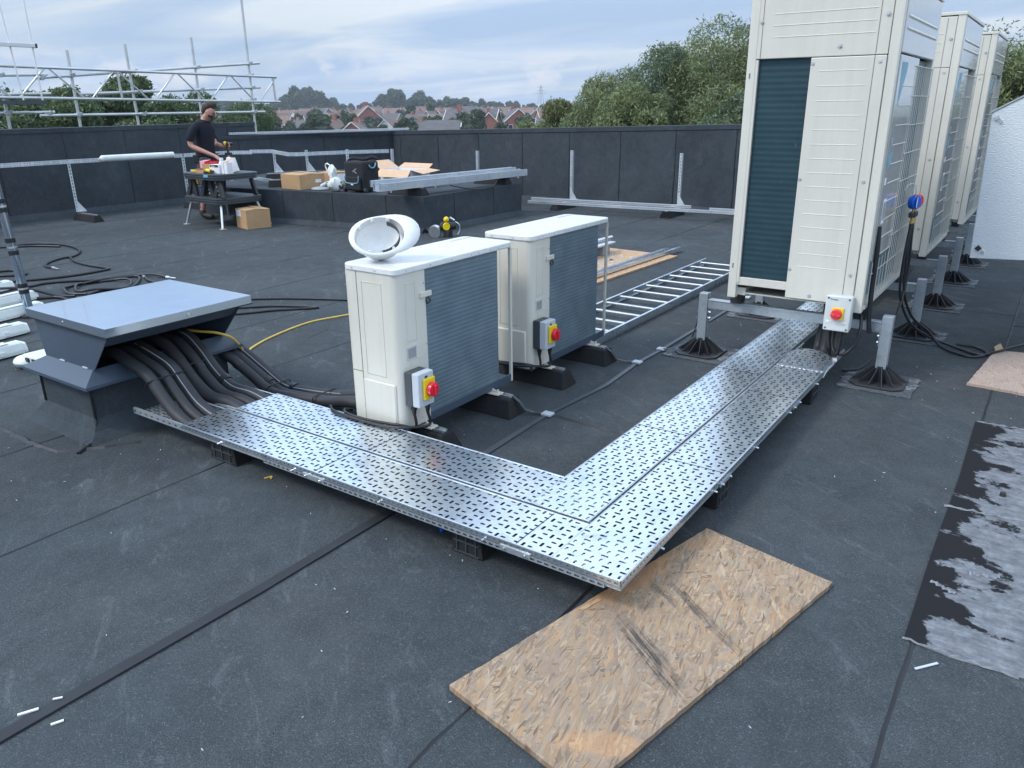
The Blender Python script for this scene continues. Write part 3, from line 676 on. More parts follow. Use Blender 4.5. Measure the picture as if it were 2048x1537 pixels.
# ================================================================= SMALL AIR CONDITIONERS
def screw(mb, c, n, r=0.006):
    c, n = Vector(c), Vector(n); mb.cyl(c, c+n*0.003, r, r*0.7, 8)
XF = -2.42; ZU0, ZU1 = 0.135, 0.93
def make_ac():
    Y0, Y1 = 2.55, 3.48; X0, X1 = XF-0.33, XF
    t = thing('air_conditioner', ((X0+X1)/2, (Y0+Y1)/2, 0.10), 'nearer small cream air conditioner with a hard hat on its lid', 'air conditioner', 'small cream air conditioners on rubber feet')
    def rr(x0, x1, y0, y1, rad, seg=5):
        pts = []
        for cx, cy, a0 in ((x1-rad, y0+rad, -90), (x1-rad, y1-rad, 0), (x0+rad, y1-rad, 90), (x0+rad, y0+rad, 180)):
            for k in range(seg+1): a = R(a0+90*k/seg); pts.append((cx+rad*math.cos(a), cy+rad*math.sin(a)))
        return pts
    # casing: end wall (near) wrapping on to the coil side, front grille wall, rear
    mb = MB(); ZC = ZU1-0.028
    def strip(pts, z0, z1, mi=0):
        vs = [(x, y, z) for z in (z0, z1) for (x, y) in pts]; n = len(pts)
        mb.add(vs, [(i, i+1, i+1+n, i+n) for i in range(n-1)], mi)
    Rd = 0.042
    near = [(X0, Y0+0.30), (X0, Y0+0.012), (X0+0.004, Y0+0.004), (X0+0.012, Y0)] + [(X1-Rd+Rd*math.sin(R(a)), Y0+Rd-Rd*math.cos(R(a))) for a in range(0, 91, 15)] + [(X1, Y0+0.20)]
    strip(near, ZU0, ZC)
    strip([(X1, Y0+0.20), (X1-0.02, Y0+0.20)], ZU0, ZC)
    strip([(X0, Y0+0.30), (X0, Y1-.02), (X0+0.02, Y1), (X0+0.10, Y1)], ZU0, ZC)
    mb.build('casing', [M['cream'], M['groove']], t, smooth=True)
    # base pan
    mb = MB(); mb.bb((X0+.006, Y0+.01, ZU0-0.012), (X1-.004, Y1-.006, ZU0+.018)); mb.bb((X1-.012, Y0+.2, ZU0-.008), (X1-.001, Y1-.004, ZU0+.034)); mb.build('base_pan', M['hood'], t, bevel=0.002)
    # internal floor of fan chamber / dark interior
    mb = MB(); mb.bb((X0+.02, Y0+.215, ZU0+.02), (X0+.03, Y1-.02, ZC-.01))
    for k in range(11):
        z = ZU0+.06+k*.068; mb.bb((X0+.034, Y1-.20, z), (X0+.06, Y1-.012, z+.058), 1)
    mb.build('front_grille', [M['dgrey_pl'], M['cream2']], t)
    # lid with rounded corners, lip
    mb = MB(); mb.prism(rr(X0-.006, X1+.006, Y0-.006, Y1+.006, 0.035), 'z', ZC-0.004, ZU1)
    mb.build('lid', M['lid'], t, bevel=0.006, smooth=True)
    mb = MB()
    for y in (.07, .24, .40, .56, .62, .72, .80): screw(mb, (X1+.006, Y0+y, ZU1-.016), (1, 0, 0), 0.005)
    for x in (.06, .21): screw(mb, (X0+x, Y0-.006, ZU1-.016), (0, -1, 0), 0.006)
    for z in (.12, .40, .70): screw(mb, (X1, Y0+.192, ZU0+z), (1, 0, 0), 0.006)
    for x, z in ((.09, .26), (.25, .235)): screw(mb, (X0+x, Y0-.001, ZU0+z-.03), (0, -1, 0), 0.006)
    screw(mb, (X1, Y0+.14, ZU0+.03), (1, 0, 0), 0.006)
    mb.build('screws', M['tube'], t)
    # finned coil
    mb = MB(); mb.bb((X1-.022, Y0+.202, ZU0+.03), (X1-.003, Y1-.135, ZC-.006)); mb.bb((X1-.04, Y0+.215, ZU0+.03), (X1-.0225, Y1-.12, ZC-.006))
    mb.build('coil', M['coil'], t)
    # corner post (thin square) beyond the coil
    mb = MB(); mb.bb((X1-.016, Y1-.017, ZU0-.01), (X1, Y1-.001, ZC-.004)); mb.bb((X0+.10, Y1-.008, ZU0+.02), (X0+.13, Y1-.001, ZC-.006)); mb.build('corner_post', M['cream'], t, bevel=0.002)
    # pressed outlines on the end wall and coil-side panel
    mb = MB(); rw = 0.0022
    def outline(pts, nrm):
        P_ = [Vector(p)+Vector(nrm)*0.0004 for p in pts]; mb.tube(P_+[P_[0]], rw, 6, smooth=False)
    outline([(X0+.11, Y0, ZC-.05), (X0+.235, Y0, ZC-.05), (X0+.235, Y0, ZU0+.26), (X0+.11, Y0, ZU0+.26)], (0, -1, 0))
    outline([(X1, Y0+.06, ZC-.05), (X1, Y0+.125, ZC-.05), (X1, Y0+.125, ZC-.33), (X1, Y0+.06, ZC-.33)], (1, 0, 0))
    mb.tube([(X1+.0004, Y0+.07, ZU0+.20), (X1+.0004, Y0+.07, ZC-.43), (X1+.0004, Y0+.085, ZC-.42), (X1+.0004, Y0+.16, ZC-.42)], rw, 6, smooth=False)
    mb.build('pressed_outline', M['cream2'], t, smooth=True)
    # panel gaps
    mb = MB(); mb.bb((X0+.076, Y0-.0012, ZU0), (X0+.079, Y0+.001, ZC-.005)); mb.bb((X0+.079, Y0-.0012, ZU0+.262), (X0+.002, Y0+.001, ZU0+.265))
    mb.build('panel_gap', M['groove'], t)
    mb = MB()   # bulged service cover low on the end
    mb.bb((X0+.084, Y0-.010, ZU0+.008), (X1-.036, Y0+.004, ZU0+.232)); mb.build('service_cover', M['cream2'], t, bevel=0.009, smooth=True)
    # recessed handle
    mb = MB(); zc = ZC-.385
    for (a, b) in (((X1-.001, Y0+.050, zc-.034), (X1+.004, Y0+.118, zc-.029)), ((X1-.001, Y0+.050, zc+.029), (X1+.004, Y0+.118, zc+.034)), ((X1-.001, Y0+.050, zc-.029), (X1+.004, Y0+.055, zc+.029)), ((X1-.001, Y0+.113, zc-.029), (X1+.004, Y0+.118, zc+.029))): mb.bb(a, b)
    mb.build('handle', M['cream2'], t, bevel=0.0015)
    mb = MB(); mb.bb((X1+.0005, Y0+.055, zc-.029), (X1+.0012, Y0+.113, zc+.02)); mb.build('handle_recess', M['greyprint'], t)
    # clip and sensor on the coil edge
    mb = MB(); mb.bb((X1-.001, Y0+.155, ZC-.135), (X1+.012, Y0+.235, ZC-.108)); mb.build('sensor_clip', M['cream2'], t, bevel=0.003)
    mb = MB(); mb.tube([(X1+.006, Y0+.21, ZC-.138), (X1+.012, Y0+.222, ZC-.158), (X1+.006, Y0+.205, ZC-.170), (X1+.003, Y0+.20, ZC-.15)], 0.003, 6); mb.build('sensor_wire', M['cable'], t)
    # mounting brackets
    for yb in (Y0+.16, Y1-.20):
        mb = MB(); mb.bb((X1-.06, yb-.028, ZU0-.026), (X1+.055, yb+.028, ZU0-.018)); mb.prism([(X1-.03, ZU0-.018), (X1+.05, ZU0-.018), (X1-.03, ZU0+.012)], 'y', yb-.004, yb+.004)
        mb.cyl((X1+.035, yb, ZU0-.02), (X1+.035, yb, ZU0), 0.008, n=6)
        mb.build('mounting_bracket', M['cream2'], t, bevel=0.0015)
    # isolator switch
    iy, iz = Y0+.075, ZU0+.215
    iso = MB(); iso.bb((X1, iy-.055, iz-.085), (X1+.045, iy+.055, iz+.085)); iso = iso.build('isolator', M['dgrey_pl'], t, bevel=0.004)
    q = MB(); q.bb((X1+.0455, iy-.055, iz-.085), (X1+.09, iy+.055, iz+.085)); q.build('isolator_cover', M['grey_pl'], iso, bevel=0.006)
    q = MB(); q.bb((X1+.091, iy-.030, iz-.048), (X1+.104, iy+.050, iz+.056)); q.build('yellow_plate', M['yellow'], iso, bevel=0.004)
    q = MB(); q.cyl((X1+.105, iy+.016, iz+.0), (X1+.128, iy+.016, iz), 0.037, 0.034, 24); q.bb((X1+.128, iy+.008, iz-.026), (X1+.140, iy+.024, iz+.026)); q.build('red_dial', M['red'], iso, bevel=0.003, smooth=True)
    q = MB(); q.cyl((X1+.1045, iy-.008, iz-.012), (X1+.1055, iy-.008, iz-.012), 0.005, n=10); q.bb((X1+.0905, iy-.01, iz+.058), (X1+.0912, iy+.01, iz+.068)); q.build('dial_marks', M['print'], iso)
    # glands + power cables
    for k, (dy, dx) in enumerate(((-.03, .03), (.028, .066))):
        q = MB(); gx, gy = X1+dx, iy+dy
        q.cyl((gx, gy, iz-.086), (gx, gy, iz-.108), 0.014, n=8); q.cyl((gx, gy, iz-.108), (gx, gy, iz-.135), 0.012, 0.008, 10)
        if k == 0: pts = [(gx, gy, iz-.13), (gx+.002, gy, iz-.20), (X1-.02, Y0-.02, .172), (X0+.14, Y0-.035, .162), (X0-.02, Y0-.035, .162), (X0-.10, Y0+.02, .15), (X0-.20, Y0+.16, .08)]
        else: pts = [(gx, gy, iz-.13), (gx+.004, gy, iz-.20), (X1+.03, Y0-.015, .168), (X1-.10, Y0-.055, .162), (X0+.02, Y0-.060, .162), (X0-.12, Y0-.04, .161), (X0-.24, Y0+.05, .13), (X0-.36, Y0+.14, .07)]
        q.tube(pts, 0.0075, 10); q.build('power_cable', M['cable'], t, smooth=True)
    return t
ac = make_ac()
ac2 = dup(ac, shift=(0, 1.12, 0), label='farther small cream air conditioner beside the lying steel ladder')
# feet
def make_foot(loc, label, lx=0.60, wy=0.17, h=0.098, group='rubber feet under the small units', rail=True):
    x, y, z = loc
    t = thing('rubber_foot', loc, label, 'support foot', group)
    mb = MB(); mb.prism([(y-wy/2, z), (y+wy/2, z), (y+wy/2-.038, z+h), (y-wy/2+.038, z+h)], 'x', x-lx/2, x+lx/2)
    mb.v = [(x+(vx-x)*(1-0.10*((vz-z)/h)), vy, vz) for vx, vy, vz in mb.v]
    mb.build('foot_body', M['rubber'], t, bevel=0.006)
    if rail:
        mb = MB(); hw = 0.02
        mb.prism([(y-hw, z+h-.004), (y+hw, z+h-.004), (y+hw, z+h+.012), (y+hw-.006, z+h+.012), (y+hw-.006, z+h+.002), (y-hw+.006, z+h+.002), (y-hw+.006, z+h+.012), (y-hw, z+h+.012)], 'x', x-lx*.42, x+lx*.42)
        mb.build('fixing_rail', M['alu'], t)
    return t
f1_ = make_foot((-2.56, 2.72, 0), 'rubber foot nearest the trays under the helmet topped unit')
for y, lb in ((3.30, 'rubber foot under the far end of the helmet topped unit'), (3.86, 'rubber foot under the near end of the second small unit'), (4.40, 'rubber foot at the steel ladder end of the second small unit')):
    dup(f1_, loc=(-2.56, y, 0), label=lb)

# ================================================================= HARD HAT (on its crown, tipped toward the viewer)
def make_helmet():
    cx, cy, cz = -2.615, 2.665, ZU1
    t = thing('hard_hat', (cx, cy, cz), 'white hard hat lying upturned on the nearer small unit', 'hard hat')
    view = Vector((0.72, -0.70, 0)).normalized()
    axis = (Vector((0, 0, 1))*0.72+view*0.70-Vector((0.55, 0.80, 0))*0.10).normalized()      # opening direction
    right = Vector((0.70, 0.72, 0.10)); right = (right-axis*right.dot(axis)).normalized()     # peak direction
    up = axis.cross(right)
    Lx, Wx, Hx = 0.120, 0.104, 0.138
    c0 = Vector((0, 0, 0))
    def pt(ph, th, k=1.0, peak=0):
        # th 0 at crown, 90 at rim
        rr = math.sin(R(th)); x = Lx*rr*math.cos(ph)*k; y = Wx*rr*math.sin(ph)*k; z = -Hx*math.cos(R(th))*k
        return right*x+up*y+axis*z
    nph = 40; vs = []; fs = []
    rings = [0, 12, 25, 38, 50, 62, 74, 84, 90]
    for th in rings:
        for i in range(nph): vs.append(pt(2*math.pi*i/nph, th))
    for i in range(nph):     # rim lip and peak
        ph = 2*math.pi*i/nph; pk = max(0, math.cos(ph))**2.2; bk = max(0, -math.cos(ph))**2
        e_ = 0.012+0.062*pk+0.010*bk
        dirv = (right*math.cos(ph)*Lx+up*math.sin(ph)*Wx).normalized()
        vs.append(pt(ph, 90)+dirv*e_+axis*(0.010-0.016*abs(math.sin(ph))+0.004*math.sin(3*ph)-.01*pk))
    nr = len(rings)+1
    fs = [(a*nph+i, a*nph+(i+1) % nph, (a+1)*nph+(i+1) % nph, (a+1)*nph+i) for a in range(nr-1) for i in range(nph)]
    zmin = min(v.z for v in vs); base = Vector((cx, cy, cz-zmin+.001))
    mb = MB(); mb.add([v+base for v in vs], fs)
    sh = mb.build('shell', M['white_pl'], t, smooth=True)
    md = sh.modifiers.new('thick', 'SOLIDIFY'); md.thickness = 0.003
    # inner harness: cradle cup, sweatband, tabs
    mb = MB(); vs = []
    for th in (2, 25, 45, 60, 76):
        for i in range(nph): vs.append(pt(2*math.pi*i/nph, th, 0.965)+base+axis*0.006)
    mb.add(vs, [(a*nph+i, a*nph+(i+1) % nph, (a+1)*nph+(i+1) % nph, (a+1)*nph+i) for a in range(4) for i in range(nph)])
    mb.build('cradle', M['white_pl'], t, smooth=True)
    mb = MB(); vs = []; seg = []
    for k in range(26):
        ph = R(-88+150*k/25); c = right*(Lx*0.80*math.cos(ph))+up*(Wx*0.84*math.sin(ph))
        for hh in (-0.034, -0.004): seg.append(c*1.0+axis*hh+base)
    mb.add(seg, [(2*k, 2*k+2, 2*k+3, 2*k+1) for k in range(25)])
    sb = mb.build('sweatband', plain('charcoal_band', (.09, .09, .10), .8), t); md = sb.modifiers.new('t', 'SOLIDIFY'); md.thickness = 0.003
    mb = MB()
    for ph in (R(100), R(62), R(140), R(-60), R(-120)):
        c = right*(Lx*.93*math.cos(ph))+up*(Wx*.93*math.sin(ph))+axis*(-.004)+base
        mb.box(c, (0.018, 0.010, 0.018), ph)
    mb.build('harness_clip', M['white_pl'], t, bevel=0.003)
    return t
make_helmet()

# ================================================================= PIPE HOOD
def make_hood():
    t = thing('pipe_hood', (-4.1, 2.27, 0), 'grey metal rooftop hood with a shiny lid and pipes leaving it', 'roof hood')
    cx0, cx1, cy0, cy1 = -4.46, -3.94, 1.84, 2.66
    mb = MB()
    b0 = [(cx0-.14, cy0-.10), (cx1+.10, cy0-.10), (cx1+.10, cy1+.10), (cx0-.14, cy1+.10)]; b1 = [(cx0, cy0), (cx1, cy0), (cx1, cy1), (cx0, cy1)]
    zs = [(b0, 0.001), ([(a[0]*.35+b[0]*.65, a[1]*.35+b[1]*.65) for a, b in zip(b0, b1)], 0.045), (b1, 0.10), (b1, 0.30)]
    vs = [(x, y, z) for r_, z in zs for x, y in r_]
    mb.add(vs, [(k*4+i, k*4+(i+1) % 4, (k+1)*4+(i+1) % 4, (k+1)*4+i) for k in range(3) for i in range(4)], 0)
    cb = mb.build('curb', [M['felt_wall'], M['bead']], t)
    mb = MB(); mb.tube([(cx1+.03, cy0-.03, .02), (cx1+.002, cy0-.002, .10), (cx1+.002, cy0-.002, .30)], 0.008, 6, smooth=False); mb.tube([(cx1+.13, cy0-.18, .004), (cx1+.07, cy0-.07, .006), (cx1+.03, cy0-.03, .02)], 0.009, 6, smooth=False); mb.tube([(cx0+.002, cy0-.002, .10), (cx0+.002, cy0-.002, .30)], 0.008, 6)
    mb.build('curb_seam', M['bead'], t)
    # flashing skirt
    o_ = [(-4.53, 1.785), (-3.865, 1.785), (-3.865, 2.73), (-4.53, 2.73)]; i_ = [(-4.40, 1.87), (-3.93, 1.87), (-3.93, 2.64), (-4.40, 2.64)]
    mb = MB(); vs = [(x, y, .283) for x, y in o_]+[(x, y, .300) for x, y in o_]+[(x, y, .365) for x, y in i_]+[(x, y, .283) for x, y in i_]
    mb.add(vs, [(k*4+i, k*4+(i+1) % 4, (k+1)*4+(i+1) % 4, (k+1)*4+i) for k in range(2) for i in range(4)]+[(i, 12+i, 12+(i+1) % 4, (i+1) % 4) for i in range(4)])
    mb.build('flashing_skirt', M['hood'], t)
    # end plates (trapezoid) front and back, rear wall, soffit
    for y in (1.868, 2.640):
        mb = MB(); mb.prism([(-4.41, .362), (-3.915, .362), (-3.715, .575), (-4.46, .575)], 'y', y, y+.004); mb.build('end_plate', M['hood'], t)
    mb = MB(); mb.prism([(-4.41, .362), (-4.406, .362), (-4.456, .575), (-4.46, .575)], 'y', 1.872, 2.640); mb.build('rear_wall', M['hood'], t)
    mb = MB(); mb.prism([(-3.735, .574), (-3.725, .570), (-3.80, .505), (-3.81, .508)], 'y', 1.873, 2.639); mb.build('soffit', M['hood'], t)
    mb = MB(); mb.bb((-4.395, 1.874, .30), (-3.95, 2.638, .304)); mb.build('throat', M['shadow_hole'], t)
    mb = MB(); mb.prism([(-4.49, .575), (-3.695, .575), (-3.695, .622), (-4.49, .622)], 'y', 1.848, 2.705)
    mb.build('lid', M['hood_lid'], t, bevel=0.002)
    mb = MB(); mb.bb((-4.492, 1.846, .571), (-3.693, 2.707, .5755)); mb.build('lid_edge', M['bead'], t)
    mb = MB(); mb.cyl((-3.694, 2.30, .60), (-3.688, 2.30, .60), .008, n=10); mb.cyl((-4.1, 1.848, .60), (-4.1, 1.845, .60), .004, n=8)
    for x in (-4.25, -4.02): mb.cyl((x, 1.866, .366), (x+.05, 1.866, .366), .005, n=6)
    mb.build('fixings', M['alu'], t)
make_hood()
# insulated pipes
def bundle(name_lbl, ys, path, r, straps, grp='black insulated pipe bundles'):
    t = thing('pipe_bundle', path[0], name_lbl, 'insulated pipes', grp)
    for k, dy in enumerate(ys):
        mb = MB(); rk = r*(1, .88, 1.05, .9)[k % 4]
        mb.tube([(p[0]+0.012*math.sin(k*2.1), p[1]+dy, p[2]+(0.004*(-1)**k)) for p in path], rk, 18); mb.build('pipe', M['foam'], t, smooth=True)
    for k, dy in enumerate(ys):      # taped butt joints in the lagging
        for f_ in (0.36+.07*k, ):
            i_ = min(len(path)-2, int(f_*(len(path)-1))); p, q2 = Vector(path[i_]), Vector(path[i_+1]); dd = (q2-p).normalized(); c_ = p.lerp(q2, .5)+Vector((0.012*math.sin(k*2.1), dy, .004*(-1)**k))
            mb = MB(); mb.cyl(c_-dd*.017, c_+dd*.017, r*(1, .88, 1.05, .9)[k % 4]*1.035, n=20); mb.build('tape_joint', M['cable'], t, smooth=True)
    for (x, y, z, tilt) in straps:
        mb = MB(); n = 22; pts = []
        half = (max(ys)-min(ys))/2+r+.003; yc = (max(ys)+min(ys))/2
        for q in range(n+1):
            a = 2*math.pi*q/n; ca, sa = math.cos(a), math.sin(a)
            yy = yc+half*max(-1, min(1, ca*1.25)); off = (r+.004)*max(-1, min(1, sa*1.5)); pts.append((x+off*math.sin(tilt), y+yy, z+off*math.cos(tilt)))
        mb.tube(pts, 0.0035, 6, smooth=False); mb.build('strap', M['cable'], t)
    for k in range(1):
        mb = MB(); mb.tube([(p[0]+.004, p[1]+ys[-1]-0.022, p[2]+r*.85) for p in path[1:]], 0.0028, 6); mb.build('signal_wire', M['greyprint'], t)
    return t
bundle('left bundle of insulated pipes dropping from the hood into the front tray', (-.075, 0, .07), [(-4.2, 2.10, .37), (-4.0, 2.10, .400), (-3.86, 2.10, .375), (-3.70, 2.10, .330), (-3.61, 2.10, .25), (-3.52, 2.10, .175), (-3.435, 2.10, .137), (-3.362, 2.10, .118)], 0.031, [(-3.665, 2.10, .300, .9)])
bp = bundle('middle bundle of insulated pipes with printed lettering entering the rear tray', (-.08, 0, .075), [(-4.25, 2.37, .37), (-4.08, 2.37, .398), (-3.95, 2.37, .390), (-3.84, 2.37, .325), (-3.72, 2.37, .220), (-3.59, 2.37, .155), (-3.46, 2.38, .146), (-3.40, 2.39, .132), (-3.325, 2.39, .116)], 0.033, [(-3.80, 2.37, .270, .65)])
text_mesh('TUBOCLASS B 42-40', 0.020, frame_m((-3.69, 2.288, .236), (0.62, 0.0, -.42), (.35, .45, .75)), M['greyprint'], 'printed_lettering', bp)
bundle('right bundle of insulated pipes curving along the roof to the nearer small unit', (-.055, .0, .055), [(-4.2, 2.62, .30), (-4.03, 2.66, .29), (-3.90, 2.70, .235), (-3.78, 2.74, .14), (-3.62, 2.76, .05), (-3.45, 2.77, .045), (-3.2, 2.80, .06), (-3.0, 2.80, .10), (-2.82, 2.80, .10)], 0.031, [(-3.62, 2.76, .055, 0.1), (-3.25, 2.79, .06, 0)])
# yellow cable
mb = MB(); mb.tube([(-4.10, 2.45, .42), (-3.95, 2.52, .412), (-3.86, 2.58, .40), (-3.86, 2.68, .33), (-3.98, 2.86, .12), (-4.22, 3.05, .012), (-4.45, 3.18, .007), (-4.51, 3.23, .007), (-4.58, 3.31, .007), (-4.69, 3.58, .007), (-4.77, 3.99, .007), (-4.70, 4.30, .007), (-4.5, 4.9, .007), (-4.0, 5.6, .007)], 0.0075, 8)
solo(mb, 'extension_cable', M['yellow_cable'], 'yellow cable looping from the hood across the roof', 'cable', smooth=True)

# ================================================================= HOSES ON THE ROOF (left)
HOSE = {
 'black hose in a long arc with a metal end near the parapet foot': [(-11.6,3.9),(-10.89,4.35),(-10.82,4.6),(-10.64,4.79),(-10.32,4.86),(-9.99,4.83),(-9.7,4.74),(-9.5,4.61),(-9.39,4.48),(-9.4,4.4),(-9.34,4.27),(-9.21,4.12),(-9.03,4.02),(-8.88,4.02)],
 'short straight black hose lying inside the long arc': [(-11.2,4.0),(-10.73,4.45),(-10.55,4.64),(-10.25,4.78)],
 'black hose kinked to a sharp point in the open roof': [(-9.4,4.47),(-9.06,4.35),(-8.72,4.31),(-8.38,4.33),(-8.28,4.3),(-8.26,4.01),(-8.32,3.76),(-8.44,3.53),(-8.54,3.41),(-8.9,3.0)],
 'black hose coiled in a loose loop behind the hood': [(-8.3,3.1),(-8.11,3.39),(-8.12,3.58),(-8.0,3.78),(-7.82,3.97),(-7.72,4.2),(-7.62,4.26),(-7.37,4.1),(-7.23,3.95),(-7.26,3.84),(-7.33,3.7),(-7.25,3.53)],
 'black hose sweeping round the coil to a chrome connector': [(-7.35,4.4),(-7.52,4.37),(-7.72,4.3),(-7.81,4.11),(-7.73,3.87),(-7.77,3.75),(-7.76,3.62),(-7.64,3.52),(-7.45,3.47),(-7.29,3.55)],
 'closed inner loop of black hose behind the hood': [(-7.47,4.09),(-7.56,4.09),(-7.7,4.0),(-7.77,3.8),(-7.72,3.69),(-7.61,3.61),(-7.46,3.57),(-7.35,3.67),(-7.26,3.84),(-7.32,3.99),(-7.45,4.08)],
 'short black hose end with a metal nozzle beside the coil': [(-7.52,4.27),(-7.39,4.22),(-7.23,4.19),(-7.05,4.16),(-6.7,4.1)],
 'small tight coil of black hose left of the striped pole': [(-9.3,3.4),(-9.17,3.61),(-9.11,3.71),(-8.95,3.75),(-8.77,3.69),(-8.79,3.63),(-8.9,3.5),(-9.2,3.3)],
 'black lead lying beside the white light fittings': [(-7.6,3.1),(-7.46,3.26),(-7.4,3.33),(-7.23,3.33),(-6.9,3.2)],
 'straight black cable reaching behind the nearer small unit': [(-6.4,3.8),(-5.89,4.18),(-5.82,4.26),(-5.54,4.47),(-5.13,4.68),(-4.2,5.1)],
 'doubled black cable end on the roof right of the hood': [(-6.2,3.6),(-5.65,4.0),(-5.44,4.2),(-5.12,4.37),(-5.10,4.33),(-5.32,4.1),(-5.47,3.87),(-5.9,3.4)],
}
for k, (lb, pts) in enumerate(HOSE.items()):
    r_ = 0.013 if k < 9 else 0.010
    t = thing('hose', (*pts[0], 0), lb, 'hose', 'black hoses and leads on the roof')
    mb = MB(); mb.tube([(x, y, r_+0.001+(0.016 if k in (4, 5) and i % 3 == 1 else 0)) for i, (x, y) in enumerate(pts)], r_, 10); mb.build('hose_body', M['cable'], t, smooth=True)
    if k in (0, 4, 6):
        e_ = pts[-1] if k == 0 else pts[0]; q_ = pts[-2] if k == 0 else pts[1]
        d = (Vector(e_)-Vector(q_)).normalized(); e3 = Vector((e_[0], e_[1], r_+.001)); d3 = Vector((d.x, d.y, 0))
        mb = MB(); mb.cyl(e3, e3+d3*.05, r_*1.2, n=10); mb.cyl(e3+d3*.05, e3+d3*.13, r_*.6, n=8); mb.build('connector', M['alu'], t)

# ================================================================= FLAT LIGHTNING TAPE WITH CLIPS
t = thing('conductor_tape', (-2.1, 3, 0), 'flat black conductor tape running straight across the roof', 'conductor tape')
mb = MB(); pts = [(-2.125, -1.5), (-2.118, 0.6), (-2.095, 1.4), (-2.10, 2.4), (-2.128, 3.3), (-2.125, 3.45), (-2.085, 4.0), (-2.12, 4.5), (-2.11, 4.86), (-2.12, 6.0), (-2.14, 7.1), (-2.14, 10.5)]
vs = []; ww = 0.014
for i, (x, y) in enumerate(pts):
    w_ = 0.022 if y < 3 else 0.014
    vs += [(x-w_, y, .002), (x-w_, y, .0085), (x+w_, y, .0085), (x+w_, y, .002)]
mb.add(vs, [(a*4+i, a*4+(i+1) % 4, a*4+4+(i+1) % 4, a*4+4+i) for a in range(len(pts)-1) for i in range(4)])
nt_ = 3*4
for nm_, i0, i1, mt_ in (('tape', 0, 3, M['tape']), ('painted_sheen_tape', 3, len(pts)-1, M['dgrey_pl'])):  # far stretch in lighter grey, its grazing sheen put into the colour
    mb = MB(); mb.add(vs[i0*4:(i1+1)*4], [(a*4+i, a*4+(i+1) % 4, a*4+4+(i+1) % 4, a*4+4+i) for a in range(i1-i0) for i in range(4)]); mb.build(nm_, mt_, t)
for (x, y) in ((-2.125, 3.39), (-2.12, 4.50), (-2.11, 4.86), (-2.13, 6.7), (-2.14, 8.2)):
    mb = MB(); mb.bb((x-.030, y-.026, .004), (x+.030, y+.026, .018)); mb.build('tape_clip', M['grey_pl'], t, bevel=0.003)
for pts in ([(-2.30, 3.30, .108), (-2.262, 3.31, .08), (-2.235, 3.33, .03), (-2.20, 3.36, .012), (-2.125, 3.39, .012)], [(-2.31, 4.40, .108), (-2.27, 4.41, .08), (-2.24, 4.43, .03), (-2.2, 4.46, .012), (-2.12, 4.50, .012)], [(-2.11, 4.86, .012), (-2.03, 4.84, .03), (-1.97, 4.93, .05), (-1.93, 4.96, .10), (-1.90, 4.98, .26)]):
    mb = MB(); vs = []
    for p in pts: vs += [(p[0], p[1]-.010, p[2]), (p[0], p[1]+.010, p[2]), (p[0]+.003, p[1]+.010, p[2]+.004), (p[0]+.003, p[1]-.010, p[2]+.004)]
    mb.add(vs, [(a*4+i, a*4+(i+1) % 4, a*4+4+(i+1) % 4, a*4+4+i) for a in range(len(pts)-1) for i in range(4)]); mb.build('branch_tape', M['dgrey_pl'], t)
